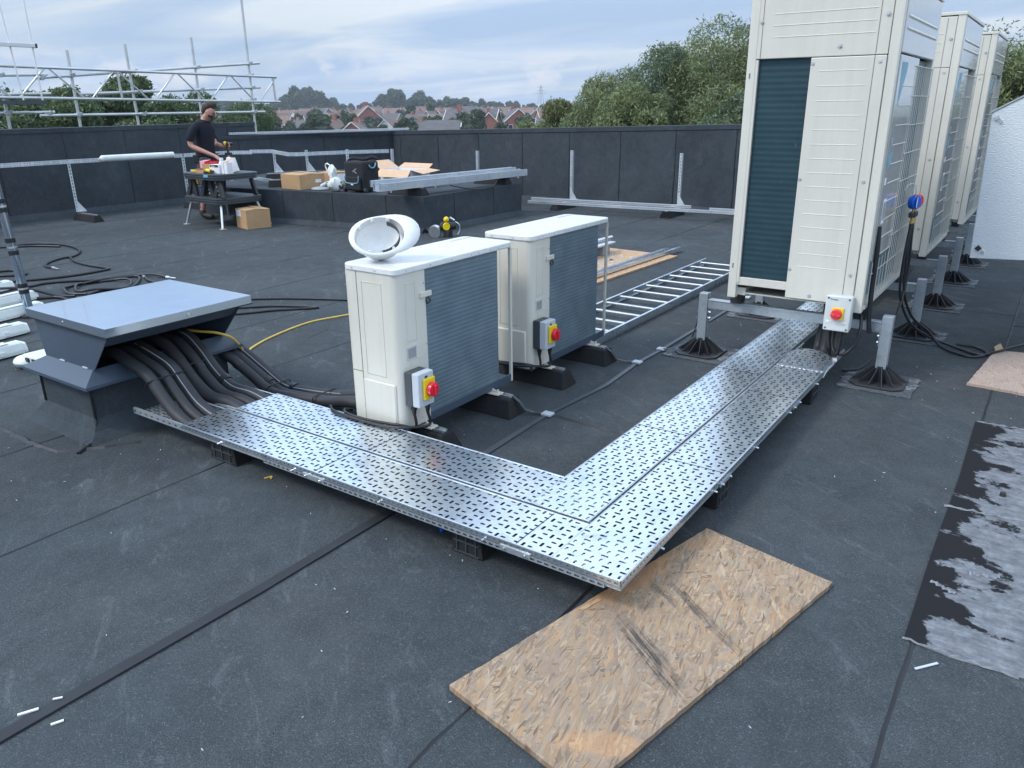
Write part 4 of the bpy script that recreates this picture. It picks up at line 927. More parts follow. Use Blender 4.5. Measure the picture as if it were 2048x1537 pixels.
# ================================================================= TALL UNITS ON FRAMES
BX0, BX1 = -1.655, -0.845
BZ0, BZ1 = 0.455, 2.24
BW = 1.24
def make_vrf():
    Y0 = 4.80; Y1 = Y0+BW
    t = thing('condensing_unit', ((BX0+BX1)/2, (Y0+Y1)/2, BZ0), 'nearest tall beige condensing unit with a dark coil on its end', 'condensing unit', 'tall beige condensing units in a row')
    # corner columns
    for (x, y, sx, sy) in ((BX0, Y0, .052, .05), (BX1-.052, Y0, .052, .05), (BX0, Y1-.05, .052, .05), (BX1-.052, Y1-.05, .052, .05)):
        mb = MB(); mb.bb((x, y, BZ0), (x+sx, y+sy, BZ1-.02)); mb.build('corner_column', M['cream'], t, bevel=0.004)
    # base frame
    mb = MB(); mb.bb((BX0+.052, Y0+.004, BZ0+.085), (BX1-.052, Y0+.045, BZ0+.135)); mb.bb((BX1-.10, Y0+.05, BZ0+.01), (BX1+.006, Y1-.05, BZ0+.035)); mb.bb((BX0+.0, Y0+.05, BZ0+.01), (BX0+.10, Y1-.05, BZ0+.06)); mb.bb((BX0+.1, Y0+.05, BZ0+.02), (BX1-.1, Y1-.05, BZ0+.03)); mb.build('base_frame', M['cream2'], t, bevel=0.003)
    # end panels on the near (-y) face
    z1 = BZ0+1.405
    mb = MB(); mb.bb((BX0+.053, Y0-.006, z1+.004), (BX1-.054, Y0+.02, BZ1-.03)); mb.build('top_end_panel', M['cream2'], t, bevel=0.004)
    xs = BX0+.365
    mb = MB(); mb.bb((xs, Y0-.010, BZ0+.045), (BX1-.054, Y0+.02, z1)); mb.build('lower_end_panel', M['cream2'], t, bevel=0.004)
    mb = MB(); mb.bb((BX0+.053, Y0-.002, BZ0+.10), (BX0+.068, Y0+.02, z1)); mb.build('left_strip', M['cream2'], t)
    mb = MB(); mb.bb((BX0+.070, Y0+.018, BZ0+.135), (xs+.02, Y0+.05, z1+.02)); mb.build('end_coil', M['coil_dark'], t)
    # pressed ribs
    mb = MB()
    for z in [z1+.115, z1+.175, z1+.235]: mb.tube([(BX0+.14, Y0-.0058, z), (BX1-.13, Y0-.0058, z)], .0026, 6, smooth=False)
    for k in range(15): mb.tube([(xs+.05, Y0-.0097, z1-.07-k*.078), (BX1-.145, Y0-.0097, z1-.07-k*.078)], .0024, 6, smooth=False)
    mb.build('pressed_ribs', M['cream'], t, smooth=True)
    mb = MB()
    for x, z in ((BX0+.07, z1+.20), (BX1-.075, z1+.20), (BX1-.30, z1+.055), (xs+.012, z1-.03), (BX1-.085, z1-.03), (xs+.012, BZ0+.75), (BX1-.085, BZ0+.75), (xs+.012, BZ0+.22), (BX1-.085, BZ0+.22), (BX1-.30, BZ0+.07)):
        c = Vector((x, Y0-.010, z)); mb.cyl(c, c+Vector((0, -.003, 0)), .0115, .010, 14); mb.cyl(c+Vector((0, -.003, 0)), c+Vector((0, -.006, 0)), .006, n=8)
    mb.build('panel_screws', M['tube'], t)
    mb = MB(); mb.bb((BX1-.115, Y0-.0113, BZ0+.05), (BX1-.112, Y0-.0095, z1)); mb.bb((BX1-.115, Y0-.0073, z1+.01), (BX1-.112, Y0-.0055, BZ1-.04)); mb.bb((BX0+.075, Y0-.0073, z1+.004), (BX0+.078, Y0-.0055, BZ1-.04)); mb.bb((BX0+.018, Y0-.001, BZ0+.19), (BX0+.026, Y0+.001, BZ0+.22)); mb.bb((BX0+.018, Y0-.001, z1-.10), (BX0+.026, Y0+.001, z1-.07)); mb.build('panel_gaps', M['groove'], t)
    # top cap
    mb = MB(); mb.bb((BX0-.006, Y0-.006, BZ1-.022), (BX1+.006, Y1+.006, BZ1)); mb.build('top_cap', M['cream'], t, bevel=0.003)
    mb = MB()
    for yy in (Y0+.32, Y1-.32):
        for a in range(24):
            p0, p1 = R(a*15), R(a*15+15)
            mb.add([((BX0+BX1)/2+.27*math.cos(p), yy+.27*math.sin(p), z) for p in (p0, p1) for z in (BZ1, BZ1+.02)], [(0, 2, 3, 1)])
        for k in range(5): mb.tube([((BX0+BX1)/2+.054*k*math.cos(R(a)) + .02, yy+.054*k*math.sin(R(a)), BZ1+.02) for a in range(0, 361, 20)], .002, 5, smooth=False)
    for (x, y) in ((BX1-.01, Y0+.35), (BX1-.01, Y0+.9), (BX1-.01, Y1-.05)): mb.cyl((x, y, BZ1), (x, y, BZ1+.018), .006, n=8)
    mb.build('fan_guard', M['cream2'], t)
    # +x long face : upper fascia, service panel on the near third, wire guard over coil
    mb = MB(); mb.bb((BX1-.022, Y0+.053, z1+.012), (BX1+.004, Y1-.053, BZ1-.03)); mb.build('front_fascia', M['fascia'], t, bevel=0.006)
    mb = MB()
    for z in (z1+.125, z1+.185):
        mb.prism([(BX1+.004, z), (BX1+.010, z+.010), (BX1+.004, z+.02)], 'y', Y0+.12, Y1-.12)
    mb.build('fascia_fold', M['cream'], t)
    ys = Y0+.64
    mb = MB(); mb.bb((BX1-.015, Y0+.056, BZ0+.30), (BX1+.006, ys, z1+.004)); sp = mb.build('service_panel', M['fascia'], t, bevel=0.004)
    mb = MB()
    for k in range(10): mb.tube([(BX1+.0064, Y0+.18, z1-.15-k*.105), (BX1+.0064, ys-.06, z1-.15-k*.105)], .003, 6, smooth=False)
    mb.build('panel_ribs', M['cream'], t)
    # printed marks on the service panel
    mb = MB(); mb.prism([(Y0+.11, z1-.03), (Y0+.28, z1-.03), (Y0+.28, z1-.075), (Y0+.13, z1-.26)], 'x', BX1+.0062, BX1+.0070); mb.prism([(Y0+.10, z1-.52), (Y0+.20, z1-.50), (Y0+.20, z1-.57), (Y0+.10, z1-.60)], 'x', BX1+.0062, BX1+.0070); mb.build('blue_logo', M['sky_blue'], t)
    mb = MB(); mb.bb((BX1+.0062, Y0+.09, z1-.68), (BX1+.007, Y0+.14, z1-.64)); mb.bb((BX1+.0062, Y0+.16, BZ0+.50), (BX1+.007, Y0+.24, BZ0+.64)); mb.build('white_sticker', M['paper'], t)
    mb = MB(); mb.bb((BX1+.0066, Y0+.10, z1-.47), (BX1+.0072, Y0+.16, z1-.42)); mb.bb((BX1+.0074, Y0+.17, BZ0+.52), (BX1+.0078, Y0+.23, BZ0+.62)); mb.build('small_print', M['greyprint'], t)
    # dark coil behind wire guard
    mb = MB(); mb.bb((BX1-.07, ys+.012, BZ0+.05), (BX1-.04, Y1-.06, z1+.005)); mb.bb((BX1-.07, Y0+.06, BZ0+.05), (BX1-.04, ys+.01, BZ0+.30)); mb.build('front_coil', M['coil'], t)
    mb = MB()
    for k in range(10): y = ys-.06+k*(Y1-.06-ys+.06)/9; mb.cyl((BX1+.010, y, BZ0+.06), (BX1+.010, y, z1-.04), .0022, n=6)
    for k in range(6): y = Y0+.08+k*.095; mb.cyl((BX1+.010, y, BZ0+.06), (BX1+.010, y, BZ0+.29), .0022, n=6)
    for k in range(9): z = BZ0+.06+k*(z1-.04-BZ0-.06)/8; mb.cyl((BX1+.0125, Y0+.07 if k < 2 else ys-.10, z), (BX1+.0125, Y1-.05, z), .0028, n=6)
    mb.build('wire_guard', M['cream2'], t)
    # back (-x) coil and far end panel
    mb = MB(); mb.bb((BX0+.02, Y0+.05, BZ0+.06), (BX0+.045, Y1-.05, z1)); mb.build('rear_coil', M['coil_dark'], t)
    mb = MB(); mb.bb((BX0+.0, Y0+.05, z1+.002), (BX0+.02, Y1-.05, BZ1-.03)); mb.bb((BX0+.053, Y1-.02, BZ0+.05), (BX1-.053, Y1+.004, BZ1-.03)); mb.build('rear_panel', M['cream2'], t, bevel=0.003)
    # rubber pads
    for (x, y) in ((BX0+.01, Y0+.12), (BX1-.09, Y0+.12), (BX0+.01, Y1-.18), (BX1-.09, Y1-.18)):
        pass
    return t
M['primer'] = plain('grey_primer', (0.17, 0.18, 0.19), 0.8, 0, 0.3, 30)
M['fascia'] = plain('glossy_beige_enamel', (0.52, 0.525, 0.50), 0.16, 0.0, 0.05, 2.5, 0.10, 0.6, 2.5)
v1 = make_vrf()
v2 = dup(v1, shift=(0.035, 2.16, 0), label='middle tall beige condensing unit of the row')
v3 = dup(v1, shift=(0.075, 4.30, 0), label='farthest tall beige condensing unit partly behind the white panel')
# support frames
def make_frame(yf):
    t = thing('steel_stand', (-1.3, yf, 0), 'nearest galvanised H frame with two splayed black feet under the tall unit', 'support frame', 'galvanised frames on splayed feet under the tall units')
    zb0, zb1 = 0.325, 0.385
    mb = MB(); mb.bb((-1.83, yf-.022, zb0), (-0.745, yf+.022, zb1)); mb.bb((-1.83, yf-.026, zb1-.006), (-0.745, yf+.026, zb1+.003)); mb.build('cross_beam', M['galv_dull'], t, bevel=0.003)
    for x, s in ((-1.86, 1), (-0.715, -1)):
        mb = MB()
        w_ = .030
        mb.prism([(x-w_, yf-w_), (x+w_, yf-w_), (x+w_, yf-w_+.012), (x+w_-.004, yf-w_+.012), (x+w_-.004, yf+w_-.012), (x+w_, yf+w_-.012), (x+w_, yf+w_), (x-w_, yf+w_)], 'z', 0.10, 0.425)
        mb.build('post', M['galv_dull'], t, bevel=0.002)
        mb = MB(); mb.bb((x+s*.032, yf-.02, zb0-.004), (x+s*.11, yf+.02, zb0-.001)); mb.bb((x+s*.032, yf-.02, zb0-.09), (x+s*.036, yf+.02, zb0)); 
        for z in (zb0-.03, zb0-.07): mb.cyl((x+s*.036, yf, z), (x+s*.046, yf, z), .008, n=6)
        mb.build('angle_bracket', M['galv'], t)
        # splayed foot: chamfered plate + fins + collar
        mb = MB(); a = .150; c = .045
        pl = [(x-a+c, yf-a), (x+a-c, yf-a), (x+a, yf-a+c), (x+a, yf+a-c), (x+a-c, yf+a), (x-a+c, yf+a), (x-a, yf+a-c), (x-a, yf-a+c)]
        mb.prism(pl, 'z', 0.007, 0.020); mb.build('foot_plate', M['black_plastic'], t, bevel=0.003)
        mb = MB(); mb.cyl((x, yf, .02), (x, yf, .115), .040, .037, 8)
        for k in range(12):
            an = R(30*k+15); d = Vector((math.cos(an), math.sin(an), 0)); q = Vector((-d.y, d.x, 0))*.002; L_ = .140 if k % 3 else .155
            P_ = [Vector((x, yf, .02))+d*.03, Vector((x, yf, .02))+d*L_, Vector((x, yf, .024))+d*L_, Vector((x, yf, .112))+d*.036]
            mb.add([p-q for p in P_]+[p+q for p in P_], [(0, 1, 2, 3), (7, 6, 5, 4), (0, 4, 5, 1), (1, 5, 6, 2), (2, 6, 7, 3)])
        mb.build('foot_fins', M['black_plastic'], t)
        mb = MB(); e_ = .205; rr = random.Random(int((x+9)*100+yf*10)); pts = []
        corners = [(x-e_, yf-e_), (x+e_, yf-e_), (x+e_, yf+e_), (x-e_, yf+e_)]
        for (p, q) in zip(corners, corners[1:]+corners[:1]):
            for k in range(8): pts.append((p[0]+(q[0]-p[0])*k/8+rr.uniform(-.005, .005), p[1]+(q[1]-p[1])*k/8+rr.uniform(-.005, .005)))
        mb.prism(pts, 'z', 0.0015, 0.0065); mb.build('felt_pad', M['felt_pad'], t)
        mb = MB()
        for sx, sy in ((-1, -1), (1, 1)):
            for k in range(7):
                xx, yy = x+sx*rr.uniform(.155, .195), yf+sy*rr.uniform(-.1, .19); mb.box((xx, yy, .0070), (rr.uniform(.015, .04), rr.uniform(.02, .07), .0012), rr.uniform(0, 3))
        mb.build('primer_smear', M['primer'], t)
    # anti-vibration blocks under the unit corners
    for x in (BX0+.02, BX1-.025):
        mb = MB(); mb.bb((x-.035, yf-.045, zb1+.004), (x+.035, yf+.045, BZ0-.001)); mb.build('rubber_mount', M['black_plastic'], t, bevel=0.003)
    return t
M['felt_pad'] = felt_mat('loose_felt_pad', (0.050, 0.056, 0.063), (0.11, 0.12, 0.13), (0.42, 0.45, 0.47))
fr1 = make_frame(4.96)
for y, lb in ((6.20, 'second galvanised H frame at the back of the nearest tall unit'), (7.28, 'third galvanised H frame at the front of the middle tall unit'), (8.40, 'fourth galvanised H frame at the back of the middle tall unit'), (9.45, 'fifth galvanised H frame mostly behind the white panel'), (10.5, 'farthest galvanised H frame under the last tall unit')):
    dup(fr1, loc=(-1.3, y, 0), label=lb)
# big isolator hung on the first frame
t = thing('isolator_switch', (-.96, 4.74, .36), 'grey isolator box with red dial hung on the nearest galvanised frame', 'isolator switch')
ix0, ix1, iz0, iz1, iy = -1.030, -.885, .352, .560, 4.74
mb = MB(); mb.bb((ix0, iy, iz0), (ix1, iy+.05, iz1)); mb.build('enclosure', M['grey_pl'], t, bevel=0.008, smooth=True)
mb = MB(); mb.bb((ix0-.001, iy-.022, iz0-.001), (ix1+.001, iy-.001, iz1+.001)); mb.build('enclosure_lid', M['iso_lid'] if 'iso_lid' in M else plain('pale_grey_plastic', (0.60, 0.64, 0.62), 0.35), t, bevel=0.006, smooth=True)
mb = MB(); mb.bb((-.988, iy-.030, iz0+.068), (-.922, iy-.023, iz0+.140)); mb.build('yellow_plate', M['yellow'], t, bevel=0.002)
mb = MB(); c = Vector((-.960, iy-.030, iz0+.103)); mb.cyl(c, c+Vector((0, -.022, 0)), .032, .030, 28); mb.box(c+Vector((0, -.028, 0)), (.056, .012, .014), tilt=(0, R(8), 0)); mb.build('red_dial', M['red'], t, bevel=0.003, smooth=True)
mb = MB(); mb.bb((ix0+.012, iy-.0245, iz0+.048), (ix1-.018, iy-.0225, iz0+.062)); mb.build('name_strip', M['paper'], t)
mb = MB()
for x in (ix0+.014, ix1-.014):
    for z in (iz0+.014, iz1-.014): mb.cyl((x, iy-.0225, z), (x, iy-.024, z), .0055, n=10)
mb.cyl(c+Vector((0, -.0345, 0)), c+Vector((0, -.0355, 0)), .003, n=8)
mb.build('lid_screws', M['print'], t)
text_mesh('Proteus', .014, frame_m((ix0+.047, iy-.0232, iz1-.020), (1, 0, 0), (0, 0, 1)), M['print'], 'brand_lettering', t)
text_mesh('CONDENSER 1 SUPPLY', .0072, frame_m((ix0+.068, iy-.0250, iz0+.055), (1, 0, 0), (0, 0, 1)), M['greyprint'], 'strip_lettering', t)
for k, pts in enumerate(([(-1.0, 4.765, .352), (-1.0, 4.765, .30), (-.99, 4.79, .22), (-1.0, 4.86, .16)], [(-.975, 4.765, .352), (-.972, 4.76, .27), (-.945, 4.77, .205), (-.90, 4.80, .20), (-.855, 4.83, .27), (-.845, 4.86, .36), (-.86, 4.9, .43)], [(-.93, 4.765, .352), (-.932, 4.765, .27), (-.94, 4.77, .20), (-.97, 4.82, .16)])):
    mb = MB(); mb.cyl(pts[0], Vector(pts[0])-Vector((0, 0, .03)), .014, .010, 10); mb.tube(pts, .0095, 10); mb.build('power_cable', M['cable'], t, smooth=True)
# vertical pipes below the first tall unit
t = thing('pipe_bundle', (-1.0, 4.95, .1), 'black pipes rising from the open tray into the nearest tall unit', 'insulated pipes', 'black insulated pipe bundles')
for k, (x, y) in enumerate(((-1.05, 4.93), (-.99, 4.97), (-1.10, 5.0))):
    mb = MB(); mb.tube([(x+.02, y-.12, .125), (x, y-.02, .15), (x, y+.02, .24), (x+.01*k, y+.03, .40), (x, y+.04, .52)], .026, 14); mb.build('pipe', M['foam'], t, smooth=True)
# white cable end + loose wire on open tray
mb = MB(); mb.box((-.955, 4.80, .155), (.028, .028, .022), .3, mi=0); mb.tube([(-.955, 4.79, .150), (-.945, 4.72, .145), (-.950, 4.62, .140), (-.948, 4.52, .12)], .004, 6, mi=1); mb.tube([(-.96, 4.79, .150), (-.955, 4.70, .138), (-.952, 4.56, .13)], .004, 6, mi=1)
solo(mb, 'plug', [M['white_pl'], M['grey_pl']], 'small white plug with grey wires on the open tray end', 'plug')

# manifold gauge with hoses
t = thing('manifold_gauge', (-.78, 5.70, .95), 'blue and red manifold gauge hooked on the wire guard', 'manifold gauge')
gx = BX1+.06
mb = MB(); mb.cyl((gx, 5.62, 1.02), (gx+.035, 5.60, 1.02), .042, n=24); mb.build('blue_gauge', M['blue'], t, bevel=0.004, smooth=True)
mb = MB(); mb.cyl((gx, 5.71, 1.02), (gx+.035, 5.69, 1.02), .042, n=24); mb.build('red_gauge', M['red'], t, bevel=0.004, smooth=True)
for y in (5.60, 5.69):
    mb = MB(); mb.cyl((gx+.0355, y, 1.02), (gx+.0365, y, 1.02), .034, n=24); mb.build('gauge_face', M['paper'], t)
mb = MB(); mb.bb((gx-.005, 5.60, .925), (gx+.035, 5.72, .955)); mb.cyl((gx+.015, 5.57, .94), (gx+.015, 5.60, .94), .016, n=10); mb.cyl((gx+.015, 5.72, .94), (gx+.015, 5.75, .94), .016, n=10); mb.build('valve_block', M['black_plastic'], t, bevel=0.003)
mb = MB()
for y in (5.62, 5.66, 5.70): mb.cyl((gx+.015, y, .925), (gx+.015, y, .895), .008, n=8); mb.cyl((gx+.015, y, .90), (gx+.015, y, .885), .012, n=6)
mb.cyl((gx+.015, 5.62, .955), (gx+.015, 5.62, .98), .007, n=8); mb.cyl((gx+.015, 5.70, .955), (gx+.015, 5.70, .98), .007, n=8)
mb.build('brass_fittings', M['brass'], t)
mb = MB(); mb.tube([(gx+.01, 5.66, .96), (gx+.01, 5.66, 1.09), (gx-.01, 5.65, 1.13), (gx-.04, 5.62, 1.12), (gx-.045, 5.6, 1.09)], .003, 6); mb.build('hanging_hook', M['tube'], t)
for pts in ([(gx+.015, 5.62, .89), (gx+.01, 5.60, .6), (gx+.02, 5.64, .40), (-.70, 5.78, .20), (-.60, 5.95, .08), (-.54, 6.05, .03), (-.38, 5.97, .012), (-.26, 5.90, .012), (-.17, 5.97, .03), (-.02, 6.27, .03), (.35, 6.9, .012)],
            [(gx+.015, 5.66, .89), (gx+.02, 5.66, .6), (gx+.03, 5.70, .42), (-.70, 5.86, .22), (-.60, 6.0, .10), (-.52, 6.0, .015), (-.42, 5.87, .012), (-.30, 5.82, .012), (-.22, 5.95, .012), (-.3, 6.08, .012), (-.42, 6.1, .012)],
            [(gx+.015, 5.70, .89), (gx+.03, 5.72, .5), (gx+.02, 5.55, .25), (-.80, 5.35, .10), (-.86, 5.15, .02), (-.95, 5.05, .014)]):
    mb = MB(); mb.tube(pts, .0088, 8); mb.build('hose', M['cable'], t, smooth=True)
# cable hanging on the near corner of the tall unit
mb = MB(); mb.tube([(-.835, 4.92, .95), (-.826, 4.915, .8), (-.824, 4.91, .6), (-.815, 4.90, .42), (-.80, 4.90, .32)], .014, 10)
solo(mb, 'hanging_cable', M['cable'], 'thick black cable hanging down the corner of the nearest tall unit', 'cable', smooth=True)

# white foil faced panel at right
t = thing('foil_duct', (-.2, 6.1, .6), 'white embossed foil clad duct end with a sloping top at the right edge', 'duct')
mb = MB(); mb.prism([(-.435, .635), (.75, .69), (.75, 2.27), (-.462, 1.555)], 'y', 6.0, 6.9); mb.build('duct_body', M['foil'], t, bevel=0.004)
mb = MB(); mb.prism([(-.470, 1.553), (.75, 2.276), (.75, 2.286), (-.472, 1.562)], 'y', 5.993, 6.9); mb.build('edge_trim', M['alu'], t)
mb = MB(); mb.box((-.395, 5.994, .705), (.030, .010, .030), tilt=(0, R(40), 0)); mb.build('black_stud', M['black_plastic'], t)
mb = MB(); mb.box((-.430, 5.994, 1.525), (.030, .012, .020), tilt=(0, R(-30), 0)); mb.build('grey_stud', M['grey_pl'], t)
mb = MB(); mb.cyl((-.365, 6.0, .682), (-.365, 5.988, .682), .010, n=12); mb.cyl((-.405, 6.0, 1.505), (-.405, 5.988, 1.505), .010, n=12); mb.build('washer', M['alu'], t)
for x in (.25, .7):
    for y in (6.1, 6.8):
        mb = MB(); mb.bb((x-.02, y-.02, 0), (x+.02, y+.02, .66)); mb.build('leg', M['galv_dull'], t)

# ================================================================= BOARDS, MEMBRANE, SCRAPS
def board(corners, th, mt, label, rough=.004, z=.0015, seed=1):
    rr = random.Random(seed); pts = []
    for (p, q) in zip(corners, corners[1:]+corners[:1]):
        n = max(2, int(math.dist(p, q)/.03))
        for k in range(n): pts.append((p[0]+(q[0]-p[0])*k/n+rr.uniform(-rough, rough)*.5, p[1]+(q[1]-p[1])*k/n+rr.uniform(-rough, rough)*.5))
    mb = MB(); mb.prism(pts, 'z', z, z+th)
    return solo(mb, 'strand_board', mt, label, 'board', 'wood strand boards on the roof')
board([(-1.215, 1.405), (-.70, 1.30), (-.415, 2.575), (-.925, 2.685)], .018, M['osb'], 'large weathered strand board in front of the tray corner', .003)
board([(-.265, 5.205), (.25, 5.15), (.30, 6.15), (-.18, 6.06)], .016, M['osb3'], 'pinkish strand board at the right edge by the gauge hoses', .006, seed=4)
board([(-3.52, 6.48), (-4.25, 6.48), (-4.42, 8.28), (-3.44, 8.22)], .018, M['osb2'], 'strand board lying behind the second small unit', .004, seed=6)
mb = MB(); mb.prism([(-.18, 6.06), (-.13, 6.07), (-.165, 6.26), (-.195, 6.14)], 'z', .012, .018)
solo(mb, 'wood_splinter', M['osb2'], 'pointed splinter sticking out of the pinkish board', 'splinter')
mb = MB()
pts = [(-.160, 4.57), (.06, 4.60), (.5, 4.66), (.62, 2.45), (.17, 2.40), (-.02, 2.385), (-.155, 2.405), (-.158, 3.0), (-.150, 3.8)]
mb.prism(pts, 'z', .0012, .0045)
t = thing('membrane_patch', (0, 3.4, 0), 'black membrane patch with torn silvery film at the right edge', 'roof membrane')
mb.build('membrane', M['membrane'], t)
fm_ = plain('dull_torn_film', (0.20, 0.215, 0.24), 0.7, 0, 0.3, 30)
for (c, L_, w_, a) in (((-.02, 3.46, .010), .30, .012, .1), ((.02, 2.95, .010), .10, .035, .3), ((-.09, 2.78, .010), .09, .018, -.5), ((0.02, 4.585, .007), .34, .008, .03), ((0.0, 2.398, .007), .32, .008, -.03)):
    n = 14; vs = []; mb = MB()
    for k in range(n+1):
        s_ = (k/n-.5)*L_; wv = .005*math.sin(k*1.7+L_*40); ww_ = w_*(.5+.5*abs(math.sin(k*2.3+L_*17)))
        ca, sa = math.cos(a), math.sin(a)
        for q in (-1, 0, 1): x = s_; y = q*ww_/2+wv; vs.append((c[0]+x*ca-y*sa, c[1]+x*sa+y*ca, c[2]-.004+((.006+.004*math.sin(k*2.9)) if q == 0 else 0)))
    mb.add(vs, [(k*3+i, k*3+i+1, (k+1)*3+i+1, (k+1)*3+i) for k in range(n) for i in range(2)]); mb.build('film_ridge', fm_, t)
mb = MB(); mb.cyl((.028, 3.685, .004), (.028, 3.685, .022), .013, .011, 12); solo(mb, 'stopper', M['black_plastic'], 'small black cap standing on the torn film', 'stopper')
for (x, y, a, l, w_, lb) in ((-2.145, .655, 1.1, .052, .008, 'white plastic offcut lying across the black tape'), (-2.045, .685, 1.15, .032, .007, 'short white offcut lying beside the black tape'), (-2.13, .73, .9, .025, .005, 'thin white sliver touching the black tape')):
    mb = MB(); mb.box((x, y, .0125 if x < -2.09 else .004), (l, w_, .004), a); solo(mb, 'plastic_offcut', M['white_pl'], lb, 'offcut', 'white plastic offcuts')
mb = MB(); mb.box((-.075, 2.30, .004), (.085, .008, .003), .9); solo(mb, 'plastic_offcut', M['grey_pl'], 'pale strip lying just in front of the membrane patch', 'offcut', 'white plastic offcuts')
mb = MB(); mb.box((-2.80, 2.02, .003), (.035, .007, .004), 1.2); mb.box((-2.785, 2.025, .003), (.02, .008, .003), 2.2); solo(mb, 'leaf', M['yellow_cable'], 'small yellow leaf on the roof below the front tray', 'leaf')
mb = MB(); mb.box((-1.83, 2.115, .012), (.022, .018, .02), .5, tilt=(.3, .4, 0)); mb.box((-1.815, 2.10, .008), (.02, .012, .012), 1.5); solo(mb, 'blue_scrap', M['blue'], 'small blue plastic scrap behind the nearest support block', 'scrap')
mb = MB(); mb.prism([(-1.085, 1.93), (-1.065, 1.94), (-1.045, 2.02), (-1.06, 2.015)], 'z', .02, .023); solo(mb, 'wood_splinter', M['osb2'], 'thin splinter by the left edge of the large board', 'splinter')

# ================================================================= CABLE LADDER
t = thing('cable_ladder', (-2.8, 6.6, 0), 'galvanised cable ladder lying flat on the roof', 'cable ladder')
ly0, ly1 = 4.55, 7.95; xa, xb = -2.535, -3.03
for x, s in ((xa, -1), (xb, 1)):
    mb = MB(); mb.prism([(x, .004), (x+s*.002, .004), (x+s*.002, .064), (x+s*.018, .064), (x+s*.018, .068), (x-s*.002, .068), (x, .066)], 'y', ly0, ly1+(0 if s < 0 else .05)); mb.bb((min(x, x+s*.016), ly0, .003), (max(x, x+s*.016), ly1, .0045)); mb.build('stringer', M['galv'], t)
k = 0; y = ly0+.12
while y < ly1-.02:
    mb = MB(); mb.bb((xb, y-.014, .040), (xa, y+.014, .060)); mb.build('rung', M['alu'], t, bevel=0.005); y += .262
# channels + dusty tube stool on the far board
t = thing('strut_channel', (-3.66, 7.5, .02), 'pair of galvanised channels lying on the board behind the second small unit', 'strut channel')
for dx in (0, .06):
    mb = MB(); a = Vector((-3.64-dx, 6.35, .03)); b = Vector((-3.56-dx*1.6, 8.60-dx*3, .03))
    d = (b-a).normalized(); s = Vector((-d.y, d.x, 0))*.02
    mb.add([p+q for p in (a, b) for q in (-s+Vector((0, 0, .03)), -s, s, s+Vector((0, 0, .03)))], [(0, 1, 5, 4), (1, 2, 6, 5), (2, 3, 7, 6)]); ob = mb.build('channel', M['galv'], t); md = ob.modifiers.new('s', 'SOLIDIFY'); md.thickness = .003
t = thing('tube_bench', (-4.25, 7.7, 0), 'low block bench with a silver tube on it behind the second small unit', 'trestle')
mb = MB(); mb.bb((-4.36, 7.35, .02), (-4.14, 7.5, .13)); mb.bb((-4.36, 7.75, .02), (-4.14, 7.92, .13)); mb.build('block', M['greyprint'], t, bevel=.004)
mb = MB(); mb.bb((-4.38, 7.25, .131), (-4.12, 8.02, .15)); mb.build('top_board', M['grey_pl'], t, bevel=.004)
mb = MB(); mb.cyl((-4.25, 7.2, .175), (-4.22, 8.1, .175), .024, n=14); mb.build('tube', M['alu'], t, smooth=True)
mb = MB()
for k in range(60): a = rng.uniform(0, 6.28); q = rng.uniform(0, .35); mb.box((-3.95+q*math.cos(a)*.8, 7.6+q*math.sin(a)*1.4, .0206), (rng.uniform(.02, .08), rng.uniform(.01, .03), .001), rng.uniform(0, 3))
tag(mb.build('saw_dust', M['grey_pl']), 'pale metal dust spread over the board behind the small units', 'dust', kind='stuff')

# ================================================================= LIGHT FITTINGS AND POLE
def fitting(loc, rz, label, L_=1.25, W_=.11, H_=.085, style=0):
    t = thing('light_fitting', loc, label, 'light fitting', 'white strip light fittings lying on the roof')
    x, y, z = loc; w2 = W_/2
    mb = MB()
    prof = [(x-w2, z), (x+w2, z), (x+w2, z+.025), (x+w2*.72, z+H_*.86), (x+w2*.45, z+H_), (x-w2*.45, z+H_), (x-w2*.72, z+H_*.86), (x-w2, z+.025)]
    mb.prism(prof, 'y', y-L_, y-.03); mb.build('body', M['white_off'], t, bevel=0.004)
    mb = MB(); pr2 = [(x+(px-x)*.86, z+(pz-z)*.84) for px, pz in prof]; mb.prism(pr2, 'y', y-.0295, y); mb.build('end_cap', M['white_pl'], t, bevel=0.006)
    for q in (.18, .62, 1.05):
        mb = MB(); mb.bb((x+w2-.004, y-q-.014, z+.012), (x+w2+.008, y-q+.014, z+.045)); mb.build('clip', M['white_pl'], t, bevel=0.002)
    mb = MB(); mb.bb((x-w2*.6, y-L_+.1, z+H_+.0005), (x+w2*.6, y-.12, z+H_+.006)); mb.build('gear_plate', M['white_pl'], t, bevel=0.002)
    t.rotation_euler = (0, 0, rz)
    return t
for (x, y, z, rz, lb) in ((-7.03, 3.03, .01, .18, 'white strip light fitting crossing behind the striped pole'), (-6.42, 2.62, .01, .14, 'white strip light fitting second from the hood'), (-5.88, 2.36, .01, .10, 'white strip light fitting closest to the hood'), (-7.55, 3.22, .01, .20, 'white strip light fitting with black leads lying over it'), (-8.2, 3.30, .01, .35, 'white strip light fitting farthest from the hood')):
    fitting((x, y, z), rz, lb)
t = thing('light_fitting', (-5.45, 2.15, 0), 'cream round ended light housing beside the hood flashing', 'light fitting')
mb = MB(); mb.sphere((-5.50, 2.20, .045), .085, 16, sq=(1.0, .9, .5)); mb.build('rounded_end', M['white_off'], t, smooth=True)
mb = MB(); mb.bb((-5.50, 2.18, .03), (-5.30, 2.42, .10)); mb.build('housing', M['white_off'], t, bevel=.012)
mb = MB(); mb.bb((-5.44, 2.17, .06), (-5.40, 2.179, .085)); mb.bb((-5.35, 2.17, .05), (-5.32, 2.179, .09)); mb.build('slot', M['print'], t)
